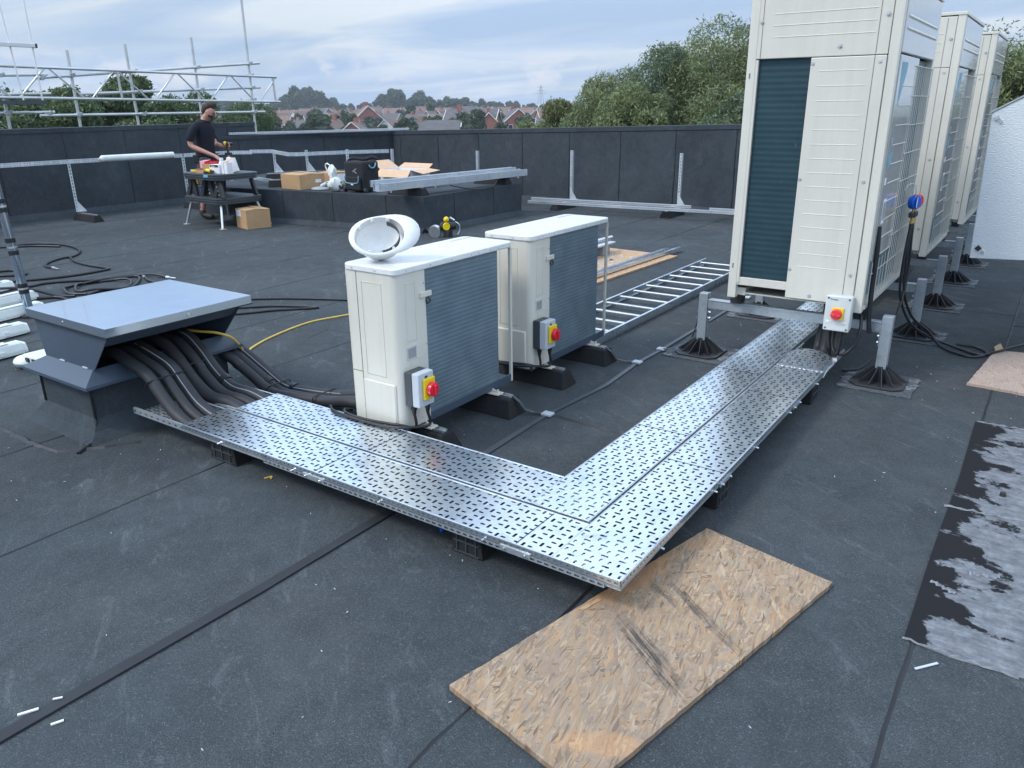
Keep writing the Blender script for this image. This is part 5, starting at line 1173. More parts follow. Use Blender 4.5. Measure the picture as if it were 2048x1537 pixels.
mb = MB(); mb.tube([(-5.45, 2.4, .1), (-5.40, 2.42, .14), (-5.3, 2.45, .13)], .012, 8); mb.build('bracket', M['white_off'], t)
# leads over fittings
mb = MB(); mb.tube([(-8.2, 2.6, .1), (-7.75, 2.95, .12), (-7.55, 3.15, .11), (-7.45, 3.35, .02), (-7.3, 3.45, .015)], .012, 8); mb.tube([(-7.9, 2.35, .03), (-7.5, 2.55, .13), (-7.2, 2.62, .11), (-7.05, 2.52, .10), (-7.0, 2.3, .02)], .013, 8)
solo(mb, 'lead', M['cable'], 'black leads draped over the white light fittings', 'cable', smooth=True)
t = thing('striped_pole', (-6.9, 2.87, 0), 'grey telescopic pole with black bands standing behind the hood', 'pole')
px, py = -6.9, 2.87; tx, ty = -6.99, 2.83
def pp(z): k = z/2.0; return (px+(tx-px)*k, py+(ty-py)*k, z)
for a, b, r_ in ((.0, .62, .036), (.62, 1.15, .034), (1.15, 1.9, .032)):
    mb = MB(); mb.cyl(pp(a), pp(b), r_, n=20); mb.build('section', M['hood_lid'], t, smooth=True)
for z in (.20, .25, .52, .62, .86, .93, 1.3): 
    mb = MB(); mb.cyl(pp(z), pp(z+.035), .038, n=20); mb.build('black_band', M['cable'], t, smooth=True)
for z in (.235, .575, .90):
    mb = MB(); mb.cyl(pp(z), pp(z+.014), .0385, n=20); mb.build('silver_band', M['alu'], t, smooth=True)
mb = MB(); mb.cyl((px, py, 0), (px, py, .02), .07, n=20); mb.build('base', M['black_plastic'], t)
# ================================================================= RAILS AND POSTS ALONG THE WALLS
def post(loc, h, label, face, gusset=True, root=None, foot=True, zb=0.0, group='slotted steel posts'):
    """slotted strut post on a plate; face = direction (unit xy) of the slotted side"""
    x, y = loc; t = thing('bracket_post', (x, y, zb), label, 'bracket post', group)
    d = Vector((*face, 0)).normalized(); s = Vector((-d.y, d.x, 0))
    b = Vector((x, y, zb)); mb = MB(); w_ = .0205
    n = int(h/.05)
    perf(mb, b+d*w_-s*w_, s, Vector((0, 0, 1)), 2*w_, n*.05, 2*w_, .05, lambda i, j: (.014, .028))
    for sg in (-1, 1):
        p = b+s*sg*w_; q = p-d*.03; p = p+d*w_
        mb.add([p, q, q+Vector((0, 0, n*.05)), p+Vector((0, 0, n*.05))], [(0, 1, 2, 3)])
    mb.build('slotted_channel', M['zinc'], t)
    if gusset:
        mb = MB(); mb.box(b+Vector((0, 0, .004))+s*.05, (.14, .09, .008), math.atan2(s.y, s.x))
        for k in (-.02,):
            p = b+d*.03; mb.add([p, p+s*.13, p+Vector((0, 0, .19)), p-d*.004, p+s*.13-d*.004, p+Vector((0, 0, .19))-d*.004], [(0, 1, 2), (5, 4, 3), (0, 3, 4, 1), (1, 4, 5, 2), (2, 5, 3, 0)])
        mb.build('gusset_plate', M['zinc'], t)
    return t
VD = (.70, -.71)
post((-6.84, 11.62), .80, 'slotted post against the back wall left of the pair', (0, -1), zb=.125)
post((-4.90, 11.62), .82, 'slotted post against the back wall near the tall units', (0, -1), zb=.125)
post((-8.82, 11.62), .78, 'slotted post against the back wall behind the stacked trays', (0, -1), zb=.125)
post((-10.75, 11.45), .78, 'slotted post in the wall corner behind the open box', (0, -1), zb=.125)
post((-12.70, 6.30), .76, 'slotted post under the light strip rail by the left parapet', (.9, -.4), zb=.125)
post((-12.48, 8.12), .78, 'slotted post partly hidden behind the worker', (.9, -.4), zb=.125)
post((-11.12, 8.95), .36, 'short gusset post on the plinth behind the closed carton', (.8, -.6), zb=.60)
post((-10.80, 9.38), .36, 'short gusset post on the plinth above the small labelled box', (.8, -.6), zb=.60)
post((-10.30, 9.85), .36, 'short gusset post on the plinth behind the black tool bag', (.8, -.6), zb=.60)
post((-11.6, 8.4), .85, 'tall slotted post right behind the crowded work table', (.8, -.6), zb=.125, gusset=False)
def foot2(loc, label, lx=.6, rot=0, rail=True): 
    t = make_foot((0, 0, 0), label, lx, .17, .10, 'black rubber feet around the plinth and walls', rail); t.location = loc; t.rotation_euler = (0, 0, rot); return t
foot2((-12.42, 6.30, 0), 'black rubber foot under the left rail post by the parapet', .62, R(0))
foot2((-12.3, 8.15, 0), 'black rubber foot behind the worker by the parapet', .6, R(0))
foot2((-6.84, 11.35, 0), 'black rubber foot under the floor rails left of the second', .6, R(90))
foot2((-4.90, 11.40, 0), 'black rubber foot under the floor rails near the tall units', .6, R(90))
foot2((-8.82, 11.40, 0), 'black rubber foot hidden behind the plinth end', .6, R(90))
foot2((-10.75, 11.40, 0.0), 'black rubber foot in the wall corner', .5, R(90))
foot2((-10.00, 8.16, .48), 'black rubber foot on the plinth left of the closed carton', .45, R(60))
foot2((-11.05, 8.92, .48), 'black rubber foot on the plinth under the first gusset post', .40, R(60))
foot2((-10.72, 9.38, .48), 'black rubber foot on the plinth under the second gusset post', .40, R(60))
foot2((-10.28, 9.88, .48), 'black rubber foot on the plinth under the third gusset post', .40, R(60))
foot2((-7.46, 8.22, .48), 'black rubber foot under the near end of the stacked trays', .62, R(4))
foot2((-7.38, 10.10, .48), 'black rubber foot under the far end of the stacked trays', .62, R(4))
def rail(p0, p1, z0, z1, label, parts=1, h=.06, name='perforated_rail', group='perforated steel side rails'):
    pts = [p0, p1] if not isinstance(p0, list) else p0
    t = thing(name, (*pts[0], z0), label, 'steel rail', group)
    mb = MB(); n = len(pts)-1
    for k, (a, b) in enumerate(zip(pts[:-1], pts[1:])):
        A = Vector((*a, z0+(z1-z0)*k/n)); B = Vector((*b, z0+(z1-z0)*(k+1)/n)); d = (B-A); L_ = d.length; d.normalize()
        s = Vector((d.y, -d.x, 0)).normalized()
        perf(mb, A-Vector((0, 0, h/2)), d, Vector((0, 0, 1)), L_, h, .034, h/2, lambda i, j: (.017, .007) if i % 4 else None)
        for zz in (-h/2, h/2):
            q = Vector((0, 0, zz)); mb.add([A+q, B+q, B+q-s*.018, A+q-s*.018], [(0, 1, 2, 3)])
    mb.build('perforated_web', M['zinc'], t)
    return t
rail([(-12.62, 2.2), (-12.61, 5.3), (-12.62, 6.3), (-12.45, 8.1)], None, .885, .885, 'perforated rail along the left parapet with a foam wrapped length')
mb = MB(); mb.tube([(-12.56, 6.72, .905), (-12.545, 6.75, .905), (-12.49, 7.35, .905), (-12.44, 7.92, .905), (-12.436, 7.94, .905)], .055, 14, radii=[.02, .05, .052, .05, .02], smooth=False)
solo(mb, 'foam_sleeve', M['white_off'], 'white plastic sleeve wrapped round the rail left of the worker', 'sleeve', smooth=True)
rail([(-12.45, 8.12), (-12.49, 9.0), (-12.12, 9.27)], None, .885, .885, 'perforated rail length passing behind the worker')
rail([(-12.15, 9.25), (-11.89, 9.52), (-11.55, 9.35), (-10.9, 9.05), (-10.78, 9.15), (-10.52, 10.0), (-10.12, 10.70)], None, .90, .885, 'bent perforated rail over the gusset posts on the plinth')
rail((-11.6, 8.55), (-10.3, 8.2), .55, .55, 'short rail lying low behind the work table', h=.045)
t = thing('wall_top_tray', (-12.2, 10.8, 1.19), 'narrow perforated tray laid along the top of the angled wall', 'cable tray')
mb = MB(); A = Vector((-13.20, 9.62, 1.165)); B = Vector((-11.0, 12.25, 1.20)); d = (B-A); L_ = d.length; d.normalize(); s = Vector((d.y, -d.x, 0)).normalized()
perf(mb, A, d, Vector((0, 0, 1)), L_, .035, .05, .035, lambda i, j: (.022, .010)); perf(mb, A+Vector((0, 0, .035)), d, -s, L_, .10, .05, .05, pat_run)
mb.build('tray_body', M['zinc'], t)
mb = MB(); mb.tube([A+d*.9+Vector((0, 0, .06)), A+d*1.1+Vector((0, 0, .12)), A+d*1.2+Vector((0, 0, .05)), A+d*1.5+Vector((0, 0, .07)), A+d*1.9-s*.02+Vector((0, 0, .03))], .008, 6); mb.build('loose_lead', M['cable'], t)
# floor rails in front of the back wall
for (a, b, z, lb) in (((-7.35, 11.15), (-4.62, 11.42), .135, 'front floor rail lying along the back wall, upper of the pair'), ((-7.20, 10.82), (-3.2, 11.18), .125, 'longest floor rail lying along the back wall'), ((-4.30, 11.36), (-2.2, 11.55), .125, 'floor rail continuing behind the tall units')):
    t = thing('floor_rail', (*a, z), lb, 'steel rail', 'slotted floor rails by the back wall')
    mb = MB(); A = Vector((*a, z)); B = Vector((*b, z)); d = B-A; L_ = d.length; d.normalize(); s = Vector((d.y, -d.x, 0)).normalized()
    perf(mb, A, d, Vector((0, 0, 1)), L_, .041, .05, .041, lambda i, j: (.028, .013)); mb.add([A+Vector((0, 0, .041)), B+Vector((0, 0, .041)), B+Vector((0, 0, .041))-s*.041, A+Vector((0, 0, .041))-s*.041], [(0, 1, 2, 3)]); mb.add([A-s*.041, B-s*.041, B-s*.041+Vector((0, 0, .041)), A-s*.041+Vector((0, 0, .041))], [(0, 1, 2, 3)])
    mb.build('slotted_channel', M['zinc'], t)
# stacked trays on the plinth
t = thing('stacked_trays', (-7.3, 9, .6), 'stack of long galvanised trays lying across two feet on the plinth', 'cable tray')
def tray_len(A, B, wdt, h, pth=1):
    mb = MB(); A, B = Vector(A), Vector(B); d = B-A; L_ = d.length; d.normalize(); s = Vector((d.y, -d.x, 0)).normalized(); Z = Vector((0, 0, 1))
    for sg in (-1, 1):
        perf(mb, A+s*sg*wdt/2, d, Z, L_, h, .034, h/4, lambda i, j: (.015, .006) if j in (1, 3) and i % 5 else None)
        mb.add([A+s*sg*wdt/2+Z*h, B+s*sg*wdt/2+Z*h, B+s*sg*(wdt/2-.022)+Z*h, A+s*sg*(wdt/2-.022)+Z*h], [(0, 1, 2, 3)])
        mb.add([A+s*sg*(wdt/2-.022)+Z*h, B+s*sg*(wdt/2-.022)+Z*h, B+s*sg*(wdt/2-.022)+Z*(h-.014), A+s*sg*(wdt/2-.022)+Z*(h-.014)], [(0, 1, 2, 3)])
    mb.add([A+s*wdt/2, B+s*wdt/2, B-s*wdt/2, A-s*wdt/2], [(0, 1, 2, 3)])
    for k in (-.25, .25):
        mb.add([A+s*wdt*k, B+s*wdt*k, B+s*wdt*k+Z*h*.8, A+s*wdt*k+Z*h*.8], [(0, 1, 2, 3)])
    return mb.build('tray_length', M['zinc'], t)
tray_len((-7.36, 7.52, .592), (-7.10, 10.55, .592), .16, .095)
tray_len((-7.47, 7.55, .640), (-7.22, 10.45, .640), .10, .080)
for q in (.05, .32, .92): c = Vector((-7.36+.26*q+.085, 7.52+3.03*q, .588)); mb = MB(); mb.cyl(c, c+Vector((0, 0, -.02)), .012, n=8); mb.build('bolt', M['zinc'], t)
mb = MB(); mb.tube([(-7.10, 8.7, .585), (-7.02, 8.95, .53), (-6.98, 9.2, .495), (-7.02, 9.6, .50), (-7.10, 9.85, .585)], .009, 8); solo(mb, 'loose_cable', M['cable'], 'black cable sagging under the stacked trays on the plinth', 'cable', smooth=True)

# ================================================================= BOXES AND BAGS
def carton(loc, dims, rz, label, lab=None, open_=False, group='brown cardboard boxes'):
    t = thing('carton', loc, label, 'cardboard box', group); x, y, z = loc; dx, dy, dz = dims
    mb = MB(); mb.bb((x-dx/2, y-dy/2, z), (x+dx/2, y+dy/2, z+dz)); mb.build('box_body', M['card'], t, bevel=.004)
    mb = MB(); mb.box((x-.005, y-dy/4-.002, z+dz+.004), (dx-.004, dy/2-.006, .003), tilt=(R(3), 0, 0)); mb.box((x+.005, y+dy/4+.002, z+dz+.006), (dx-.004, dy/2-.006, .003), tilt=(R(-5), R(2), 0)); mb.build('top_flap', M['card'], t)
    if lab:
        mb = MB()
        for (fx, u0, u1, v0, v1) in lab:
            if fx == 'f': mb.bb((x-dx/2+dx*u0, y-dy/2-.0018, z+dz*v0), (x-dx/2+dx*u1, y-dy/2-.0008, z+dz*v1))
            else: mb.bb((x+dx/2+.0008, y-dy/2+dy*u0, z+dz*v0), (x+dx/2+.0018, y-dy/2+dy*u1, z+dz*v1))
        mb.build('paper_label', M['paper'], t)
    t.rotation_euler = (0, 0, rz); return t
carton((-9.58, 7.22, 0), (.36, .36, .27), R(-14), 'brown carton on the roof beside the work table legs', [('f', .08, .50, .62, .96)])
carton((-9.52, 8.15, .48), (.46, .46, .215), R(-4), 'closed brown carton on the plinth with a small white label', [('s', .62, .86, .40, .62)])
carton((-9.45, 8.72, .48), (.32, .34, .20), R(-10), 'smaller pale labelled carton behind the closed one', [('s', .2, .85, .35, .9)])
t = thing('open_carton', (-8.35, 9.15, .48), 'wide open cardboard box with its flaps spread behind the trays', 'cardboard box', 'brown cardboard boxes')
x, y, z, dx, dy, dz = -8.35, 9.15, .48, .62, .42, .26
mb = MB()
for a, b in (((x-dx/2, y-dy/2, z), (x+dx/2, y-dy/2+.004, z+dz)), ((x-dx/2, y+dy/2-.004, z), (x+dx/2, y+dy/2, z+dz)), ((x-dx/2, y-dy/2+.004, z), (x-dx/2+.004, y+dy/2-.004, z+dz)), ((x+dx/2-.004, y-dy/2+.004, z), (x+dx/2, y+dy/2-.004, z+dz)), ((x-dx/2, y-dy/2, z-.0), (x+dx/2, y+dy/2, z+.004))): mb.bb(a, b)
mb.build('box_body', M['paper'], t)
for vs in ([(x-dx/2, y-dy/2, z+dz), (x+dx/2, y-dy/2, z+dz), (x+dx/2+.05, y-dy/2-.14, z+dz-.10), (x-dx/2+.02, y-dy/2-.16, z+dz-.10)],
           [(x+dx/2, y-dy/2, z+dz), (x+dx/2, y+dy/2, z+dz), (x+dx/2+.22, y+dy/2, z+dz-.02), (x+dx/2+.22, y-dy/2+.03, z+dz-.05)],
           [(x-dx/2, y+dy/2, z+dz), (x+dx/2, y+dy/2, z+dz), (x+dx/2-.02, y+dy/2+.12, z+dz+.06), (x-dx/2+.02, y+dy/2+.12, z+dz+.06)],
           [(x-dx/2, y-dy/2, z+dz), (x-dx/2, y+dy/2, z+dz), (x-dx/2-.20, y+dy/2, z+dz+.11), (x-dx/2-.20, y-dy/2+.04, z+dz+.11)]):
    mb = MB(); mb.add(vs, [(0, 1, 2, 3)]); ob = mb.build('flap', M['card_in'], t); md = ob.modifiers.new('s', 'SOLIDIFY'); md.thickness = .004
mb = MB()
for k in range(16): mb.box((x+rng.uniform(-.25, .26), y+rng.uniform(-.16, .16), z+.14+rng.uniform(0, .1)), (.08, .07, .05), rng.uniform(0, 3), tilt=(rng.uniform(-.4, .4), rng.uniform(-.4, .4), 0))
mb.build('contents', M['galv_dull'], t)
mb = MB()
for k in range(12): mb.bb((x-dx/2+.05+k*.042, y-dy/2-.002, z+.05), (x-dx/2+.065+k*.042, y-dy/2-.0005, z+.10))
mb.build('bar_print', M['print'], t)
# tool bag
t = thing('tool_bag', (-8.33, 8.25, .48), 'black upright tool bag with light blue piping on the plinth', 'tool bag')
x, y, z = -8.33, 8.22, .48
mb = MB(); mb.bb((x-.19, y-.16, z+.02), (x+.19, y+.16, z+.43)); mb.build('bag_body', M['bag'], t, bevel=.03, smooth=True)
mb = MB(); mb.bb((x-.15, y-.20, z+.04), (x+.15, y-.165, z+.22)); mb.build('front_pocket', M['bag'], t, bevel=.015)
mb = MB(); mb.tube([(x-.14, y-.203, z+.23), (x-.135, y-.205, z+.17), (x-.10, y-.205, z+.135), (x+.08, y-.205, z+.135), (x+.125, y-.205, z+.17), (x+.13, y-.203, z+.24)], .007, 8); mb.tube([(x+.20, y-.05, z+.38), (x+.215, y-.02, z+.34), (x+.21, y+.05, z+.35), (x+.20, y+.09, z+.40)], .009, 8); mb.build('blue_piping', M['sky_blue'], t, smooth=True)
mb = MB(); mb.tube([(x-.17, y-.1, z+.43), (x-.1, y-.05, z+.465), (x+.05, y+.02, z+.45), (x+.15, y+.08, z+.48), (x+.23, y+.12, z+.45)], .022, 8, radii=[.012, .02, .026, .022, .012]); mb.build('carry_strap', M['bag'], t, smooth=True)
mb = MB(); mb.box((x+.02, y-.163, z+.31), (.09, .004, .012), tilt=(0, R(-28), 0)); mb.box((x+.03, y-.163, z+.285), (.07, .004, .012), tilt=(0, R(28), 0)); mb.build('bag_logo', M['greyprint'], t)
mb = MB(); mb.box((x+.0, y-.207, z+.115), (.045, .006, .016), tilt=(0, R(10), 0)); mb.build('white_tag', M['white_pl'], t)
mb = MB(); mb.cyl((x+.19, y-.14, z+.035), (x+.22, y-.14, z+.035), .035, n=14); mb.cyl((x-.19, y-.14, z+.035), (x-.22, y-.14, z+.035), .035, n=14); mb.build('wheel', M['black_plastic'], t)
# plastic carrier bag
t = thing('carrier_bag', (-8.68, 8.03, .48), 'slumped white plastic carrier bag beside the black tool bag', 'bag')
def blob(mb, c, rad, n=18, amp=.15, seed=1, top=1.0):
    rr = random.Random(seed); ph = [rr.uniform(0, 6.28) for _ in range(8)]; vs = []; m_ = n//2
    for i in range(m_+1):
        th = math.pi*i/m_
        for k in range(n):
            a = 2*math.pi*k/n; f = 1+amp*(math.sin(3*a+ph[0]+th*2)+.7*math.sin(5*a+ph[1]-th*3)+.5*math.sin(8*a+ph[2]+th*5))/2
            vs.append((c[0]+rad[0]*math.sin(th)*math.cos(a)*f, c[1]+rad[1]*math.sin(th)*math.sin(a)*f, c[2]+rad[2]*math.cos(th)))
    mb.add(vs, [(i*n+k, (i+1)*n+k, (i+1)*n+(k+1) % n, i*n+(k+1) % n) for i in range(m_) for k in range(n)])
mb = MB(); blob(mb, (-8.68, 8.03, .585), (.11, .10, .105), seed=5, amp=.28); mb.build('bag_bottom', M['white_off'], t, smooth=True)
mb = MB(); blob(mb, (-8.73, 8.03, .73), (.065, .05, .13), seed=8, amp=.4); mb.build('bag_neck', M['white_pl'], t, smooth=True)
mb = MB(); mb.tube([(-8.80, 8.0, .76), (-8.82, 7.99, .84), (-8.79, 7.99, .87), (-8.73, 8.0, .84), (-8.69, 8.01, .77)], .009, 6); mb.build('bag_handle', M['white_pl'], t)
mb = MB()
for k in range(9): a = rng.uniform(-1.9, .3); q = Vector((math.cos(a), math.sin(a), 0)); c = Vector((-8.68, 8.03, .52+rng.uniform(0, .10)))+q*.112; mb.box(c, (.028, .006, .03), a+math.pi/2)
mb.build('bag_print', M['bark'], t)
t = thing('grey_dish', (-9.22, 8.16, .48), 'grey round cutting guard lying flat between carton and carrier bag', 'tool')
mb = MB(); mb.sphere((-9.10, 8.12, .492), .15, 20, sq=(1, .95, .22)); mb.build('dish', M['greyprint'], t, smooth=True)
mb = MB(); mb.cyl((-9.1, 8.12, .52), (-9.02, 8.2, .58), .03, n=10); mb.bb((-9.05, 8.16, .545), (-8.93, 8.22, .60)); mb.build('grip', M['galv_dull'], t, bevel=.004)
# power tool on the roof in front of the plinth corner
t = thing('power_tool', (-6.60, 8.02, 0), 'yellow and black power tool with a disc guard behind the helmet', 'power tool')
x, y = -6.60, 7.98
D_ = Vector(VD).to_3d()
mb = MB(); c = Vector((x, y, .14)); mb.cyl(c, c+D_*.05, .052, .047, 20); mb.sphere((x+.03, y-.03, .235), .038, 14); mb.build('motor_cover', M['yellow'], t, bevel=.004, smooth=True)
mb = MB(); S_ = Vector((.71, .70, 0)); mb.cyl(c+S_*.02-D_*.03, c+S_*.13-D_*.03, .055, .045, 16); mb.cyl(c-S_*.06-D_*.02, c-S_*.03, .06, .05, 14); mb.bb((x-.03, y-.03, .0), (x+.06, y+.06, .09)); mb.build('motor_body', M['black_plastic'], t, smooth=True, bevel=.005)
mb = MB(); mb.tube([c+S_*.12+Vector((0, 0, .06)), c+S_*.17+Vector((0, 0, .02)), c+S_*.18+Vector((0, 0, -.05)), c+S_*.15+Vector((0, 0, -.11))], .008, 6); mb.cyl(c+S_*.05+Vector((0, 0, .115)), c+S_*.11+Vector((0, 0, .075)), .014, n=8); mb.build('guard_rim', M['alu'], t, smooth=True)
mb = MB(); mb.cyl(c-S_*.16+Vector((0, 0, -.07)), c-S_*.13-D_*.05+Vector((0, 0, -.06)), .085, n=24); mb.build('disc_guard', M['alu'], t, bevel=.004)

# ================================================================= WORK TABLE
tr = R(-3); tcx, tcy = -10.22, 7.22
t = thing('work_table', (tcx, tcy, 0), 'two tier black folding work table with silver legs crowded with parts', 'work table')
def shelf(z, a, b, c, name):
    mb = MB()
    P_ = [(tcx-a+c, tcy-b), (tcx+a-c, tcy-b), (tcx+a, tcy-b+c), (tcx+a, tcy+b-c), (tcx+a-c, tcy+b), (tcx-a+c, tcy+b), (tcx-a, tcy+b-c), (tcx-a, tcy-b+c)]
    mb.prism(P_, 'z', z-.040, z)
    def ring(off, z0, z1):
        Q = [(tcx+(px-tcx)*(1+off/a), tcy+(py-tcy)*(1+off/b)) for px, py in P_]; mb.prism(Q, 'z', z0, z1)
    ring(.010, z-.022, z-.006); ring(.010, z-.052, z-.034); ring(-.004, z-.075, z-.03); ring(.006, z-.082, z-.070)
    return mb.build(name, M['dgrey_pl'], t, bevel=.002)
shelf(.755, .47, .36, .10, 'table_top'); shelf(.425, .49, .37, .10, 'lower_shelf')
for (fx, fy, ux, uy) in ((-.44, -.34, -.38, -.28), (.44, -.34, .36, -.28), (-.44, .32, -.38, .28), (.46, .34, .38, .28)):
    mb = MB(); mb.cyl((tcx+fx*1.06, tcy+fy*1.1, .01), (tcx+ux, tcy+uy, .38), .019, n=12); mb.build('leg', M['alu'], t, smooth=True)
    mb = MB(); mb.prism([(tcx+fx*1.06-.045, tcy+fy*1.1-.03), (tcx+fx*1.06+.045, tcy+fy*1.1-.045), (tcx+fx*1.06+.05, tcy+fy*1.1+.035), (tcx+fx*1.06-.04, tcy+fy*1.1+.04)], 'z', .001, .012); mb.build('leg_foot', M['tube'], t)
for (x0, x1, yy) in ((-.42, -.30, -.30), (-.22, -.30, -.29), (.26, .38, -.29), (.45, .36, -.30), (-.42, -.32, .28), (.42, .36, .28), (.0, .0, -.20), (-.12, -.02, -.26), (.16, .06, -.26)):
    mb = MB(); A = Vector((tcx+x0, tcy+yy, .43)); B = Vector((tcx+x1, tcy+yy*.9, .70)); d = (B-A); s = Vector((.045 if x0 else .12, 0, 0)); q = Vector((0, .02, 0))
    vs = [A-s-q, A+s-q, A+s+q, A-s+q, B-s*.6-q, B+s*.6-q, B+s*.6+q, B-s*.6+q]
    mb.add(vs, [(0, 3, 2, 1), (4, 5, 6, 7), (0, 1, 5, 4), (1, 2, 6, 5), (2, 3, 7, 6), (3, 0, 4, 7)]); 
    for k in range(5): mb.box(A+d*(k+.5)/5-q*1.1, (.018 if x0 else .16, .006, .012))
    mb.build('black_strut', M['black_plastic'], t, bevel=.003)
mb = MB()
for k in range(4): mb.cyl((tcx+.02+k*.004, tcy-.232, .47+k*.055), (tcx+.02+k*.004, tcy-.226, .47+k*.055), .010, n=10); mb.cyl((tcx+.36-.02*k, tcy-.295, .47+k*.055), (tcx+.36-.02*k, tcy-.290, .47+k*.055), .008, n=10)
mb.build('rivet', M['white_pl'], t)
mb = MB(); mb.box((tcx-.17, tcy-.24, .50), (.04, .02, .06)); mb.box((tcx+.10, tcy-.25, .46), (.04, .02, .03)); mb.build('blue_latch', M['blue'], t)
t.rotation_euler = (0, 0, tr)
def onT(u, v, z=.757): c, s = math.cos(tr), math.sin(tr); return (tcx+u*c-v*s, tcy+u*s+v*c, z)
# things on the table
def tb(name, label, cat, group='small things on the work table'): return thing(name, (0, 0, 0), label, cat, group)
x, y, z = onT(-.10, -.10)
t = tb('parts_tub', 'red plastic parts tub under the worker\'s hand', 'tub'); mb = MB(); mb.prism([(x-.09, y-.08), (x+.09, y-.08), (x+.09, y+.08), (x-.09, y+.08)], 'z', z, z+.012)
for a, b in (((x-.10, y-.09, z), (x+.10, y-.086, z+.15)), ((x-.10, y+.086, z), (x+.10, y+.09, z+.15)), ((x-.10, y-.086, z), (x-.096, y+.086, z+.15)), ((x+.096, y-.086, z), (x+.10, y+.086, z+.15))): mb.bb(a, b)
mb.build('tub_body', M['red'], t); mb = MB(); mb.bb((x-.08, y-.0935, z+.06), (x+.02, y-.0915, z+.15)); mb.add([(x-.11, y-.09, z+.152), (x+.02, y-.09, z+.152), (x+.04, y+.02, z+.175), (x-.12, y+.02, z+.165)], [(0, 1, 2, 3)]); mb.build('plastic_wrap', plain('pink_wrap', (.75, .45, .52), .3), t)
x, y, z = onT(.10, -.02); mb = MB(); mb.cyl((x, y, z), (x, y, z+.13), .042, n=18); mb.cyl((x, y, z+.13), (x, y, z+.16), .042, .025, 18); mb.cyl((x, y, z+.16), (x, y, z+.20), .028, n=14); t = tb('white_tub', 'white cylindrical bottle in the middle of the work table', 'bottle'); mb.build('bottle', M['white_pl'], t, smooth=True)
mb = MB(); mb.cyl((x, y, z+.03), (x, y, z+.09), .0425, n=18); mb.build('bottle_label', M['greyprint'], t, smooth=True)
x, y, z = onT(.19, .05); mb = MB(); mb.box((x, y, z+.10), (.09, .06, .20), .3, tilt=(0, R(12), 0)); mb.box((x+.09, y, z+.10), (.10, .05, .19), .2, tilt=(0, R(-18), 0)); t = tb('clear_packets', 'upright clear packets of fittings on the work table', 'packets'); mb.build('packet', M['paper'], t); mb = MB(); mb.box((x-.01, y-.036, z+.11), (.05, .004, .13), .3, tilt=(0, R(12), 0)); mb.build('orange_card', M['card_in'], t)
x, y, z = onT(.21, -.16); t = tb('white_box', 'white box with a dark printed band on the work table', 'box'); mb = MB(); mb.bb((x-.11, y-.06, z), (x+.11, y+.06, z+.12)); mb.build('box_body', M['paper'], t); mb = MB(); mb.bb((x-.10, y-.0615, z+.085), (x+.09, y-.0605, z+.118)); mb.build('dark_band', M['print'], t)
text_mesh('fixings', .034, frame_m((x-.03, y-.0622, z+.101), (1, 0, 0), (0, 0, 1)), M['paper'], 'band_lettering', t)
x, y, z = onT(.36, -.08); t = tb('sleeved_packets', 'open carton of pale packets with a raised flap at the table end', 'box'); mb = MB()
for k in range(5): mb.box((x-.08+k*.04, y-.06+.01*(k % 2), z+.065+.01*(k % 3)), (.036, .10, .13+.02*(k % 3)), .1)
mb.build('packets', M['paper'], t); mb = MB(); mb.add([(x-.12, y-.02, z+.15), (x+.02, y-.06, z+.15), (x+.16, y-.02, z+.215), (x+.02, y+.06, z+.215)], [(0, 1, 2, 3)]); ob = mb.build('raised_flap', M['card_in'], t); md = ob.modifiers.new('s', 'SOLIDIFY'); md.thickness = .003
x, y, z = onT(-.02, -.25); t = tb('small_carton', 'small open brown carton at the front edge of the work table', 'box'); mb = MB()
for a, b in (((x-.11, y-.06, z), (x+.11, y-.057, z+.045)), ((x-.11, y+.057, z), (x+.11, y+.06, z+.12)), ((x-.11, y-.057, z), (x-.107, y+.057, z+.06)), ((x+.107, y-.057, z), (x+.11, y+.057, z+.05))): mb.bb(a, b)
mb.build('box_body', M['card'], t)
x, y, z = onT(.14, -.26); t = tb('drill', 'yellow cordless drill lying on the table edge', 'drill'); mb = MB(); mb.cyl((x-.07, y, z+.035), (x+.04, y, z+.035), .028, n=14); mb.build('drill_body', M['yellow'], t, smooth=True, bevel=.003); mb = MB(); mb.cyl((x+.04, y, z+.035), (x+.10, y, z+.03), .022, .012, 12); mb.box((x-.03, y-.03, z+.015), (.04, .08, .03), .3); mb.build('chuck_and_grip', M['black_plastic'], t)
x, y, z = onT(-.25, -.24); t = tb('yellow_cutter', 'yellow handled cutter at the left front of the work table', 'hand tool'); mb = MB(); mb.box((x, y, z+.02), (.11, .025, .03), .4); mb.box((x-.04, y-.03, z+.012), (.06, .02, .02), -.6); mb.build('handle', M['yellow'], t, bevel=.004)
x, y, z = onT(-.36, -.18); t = tb('ratchet', 'grey ratchet tool on the left end of the work table', 'hand tool'); mb = MB(); mb.box((x, y, z+.015), (.16, .03, .025), .2); mb.cyl((x+.08, y+.01, z+.0), (x+.08, y+.01, z+.04), .028, n=14); mb.build('tool_body', M['tube'], t, bevel=.003)
x, y, z = onT(.22, -.372, .74); mb = MB(); mb.bb((x-.05, y-.012, z-.030), (x+.05, y+.004, z+.006)); solo(mb, 'blue_clamp', M['sky_blue'], 'bright blue clamp on the front rim of the work table', 'clamp', bevel=.003)
x, y, z = onT(-.12, -.31, .66); mb = MB(); mb.cyl((x, y, z+.035), (x, y, z-.06), .032, .006, 12); solo(mb, 'yellow_cone', M['yellow'], 'small yellow funnel hanging below the table top', 'funnel')

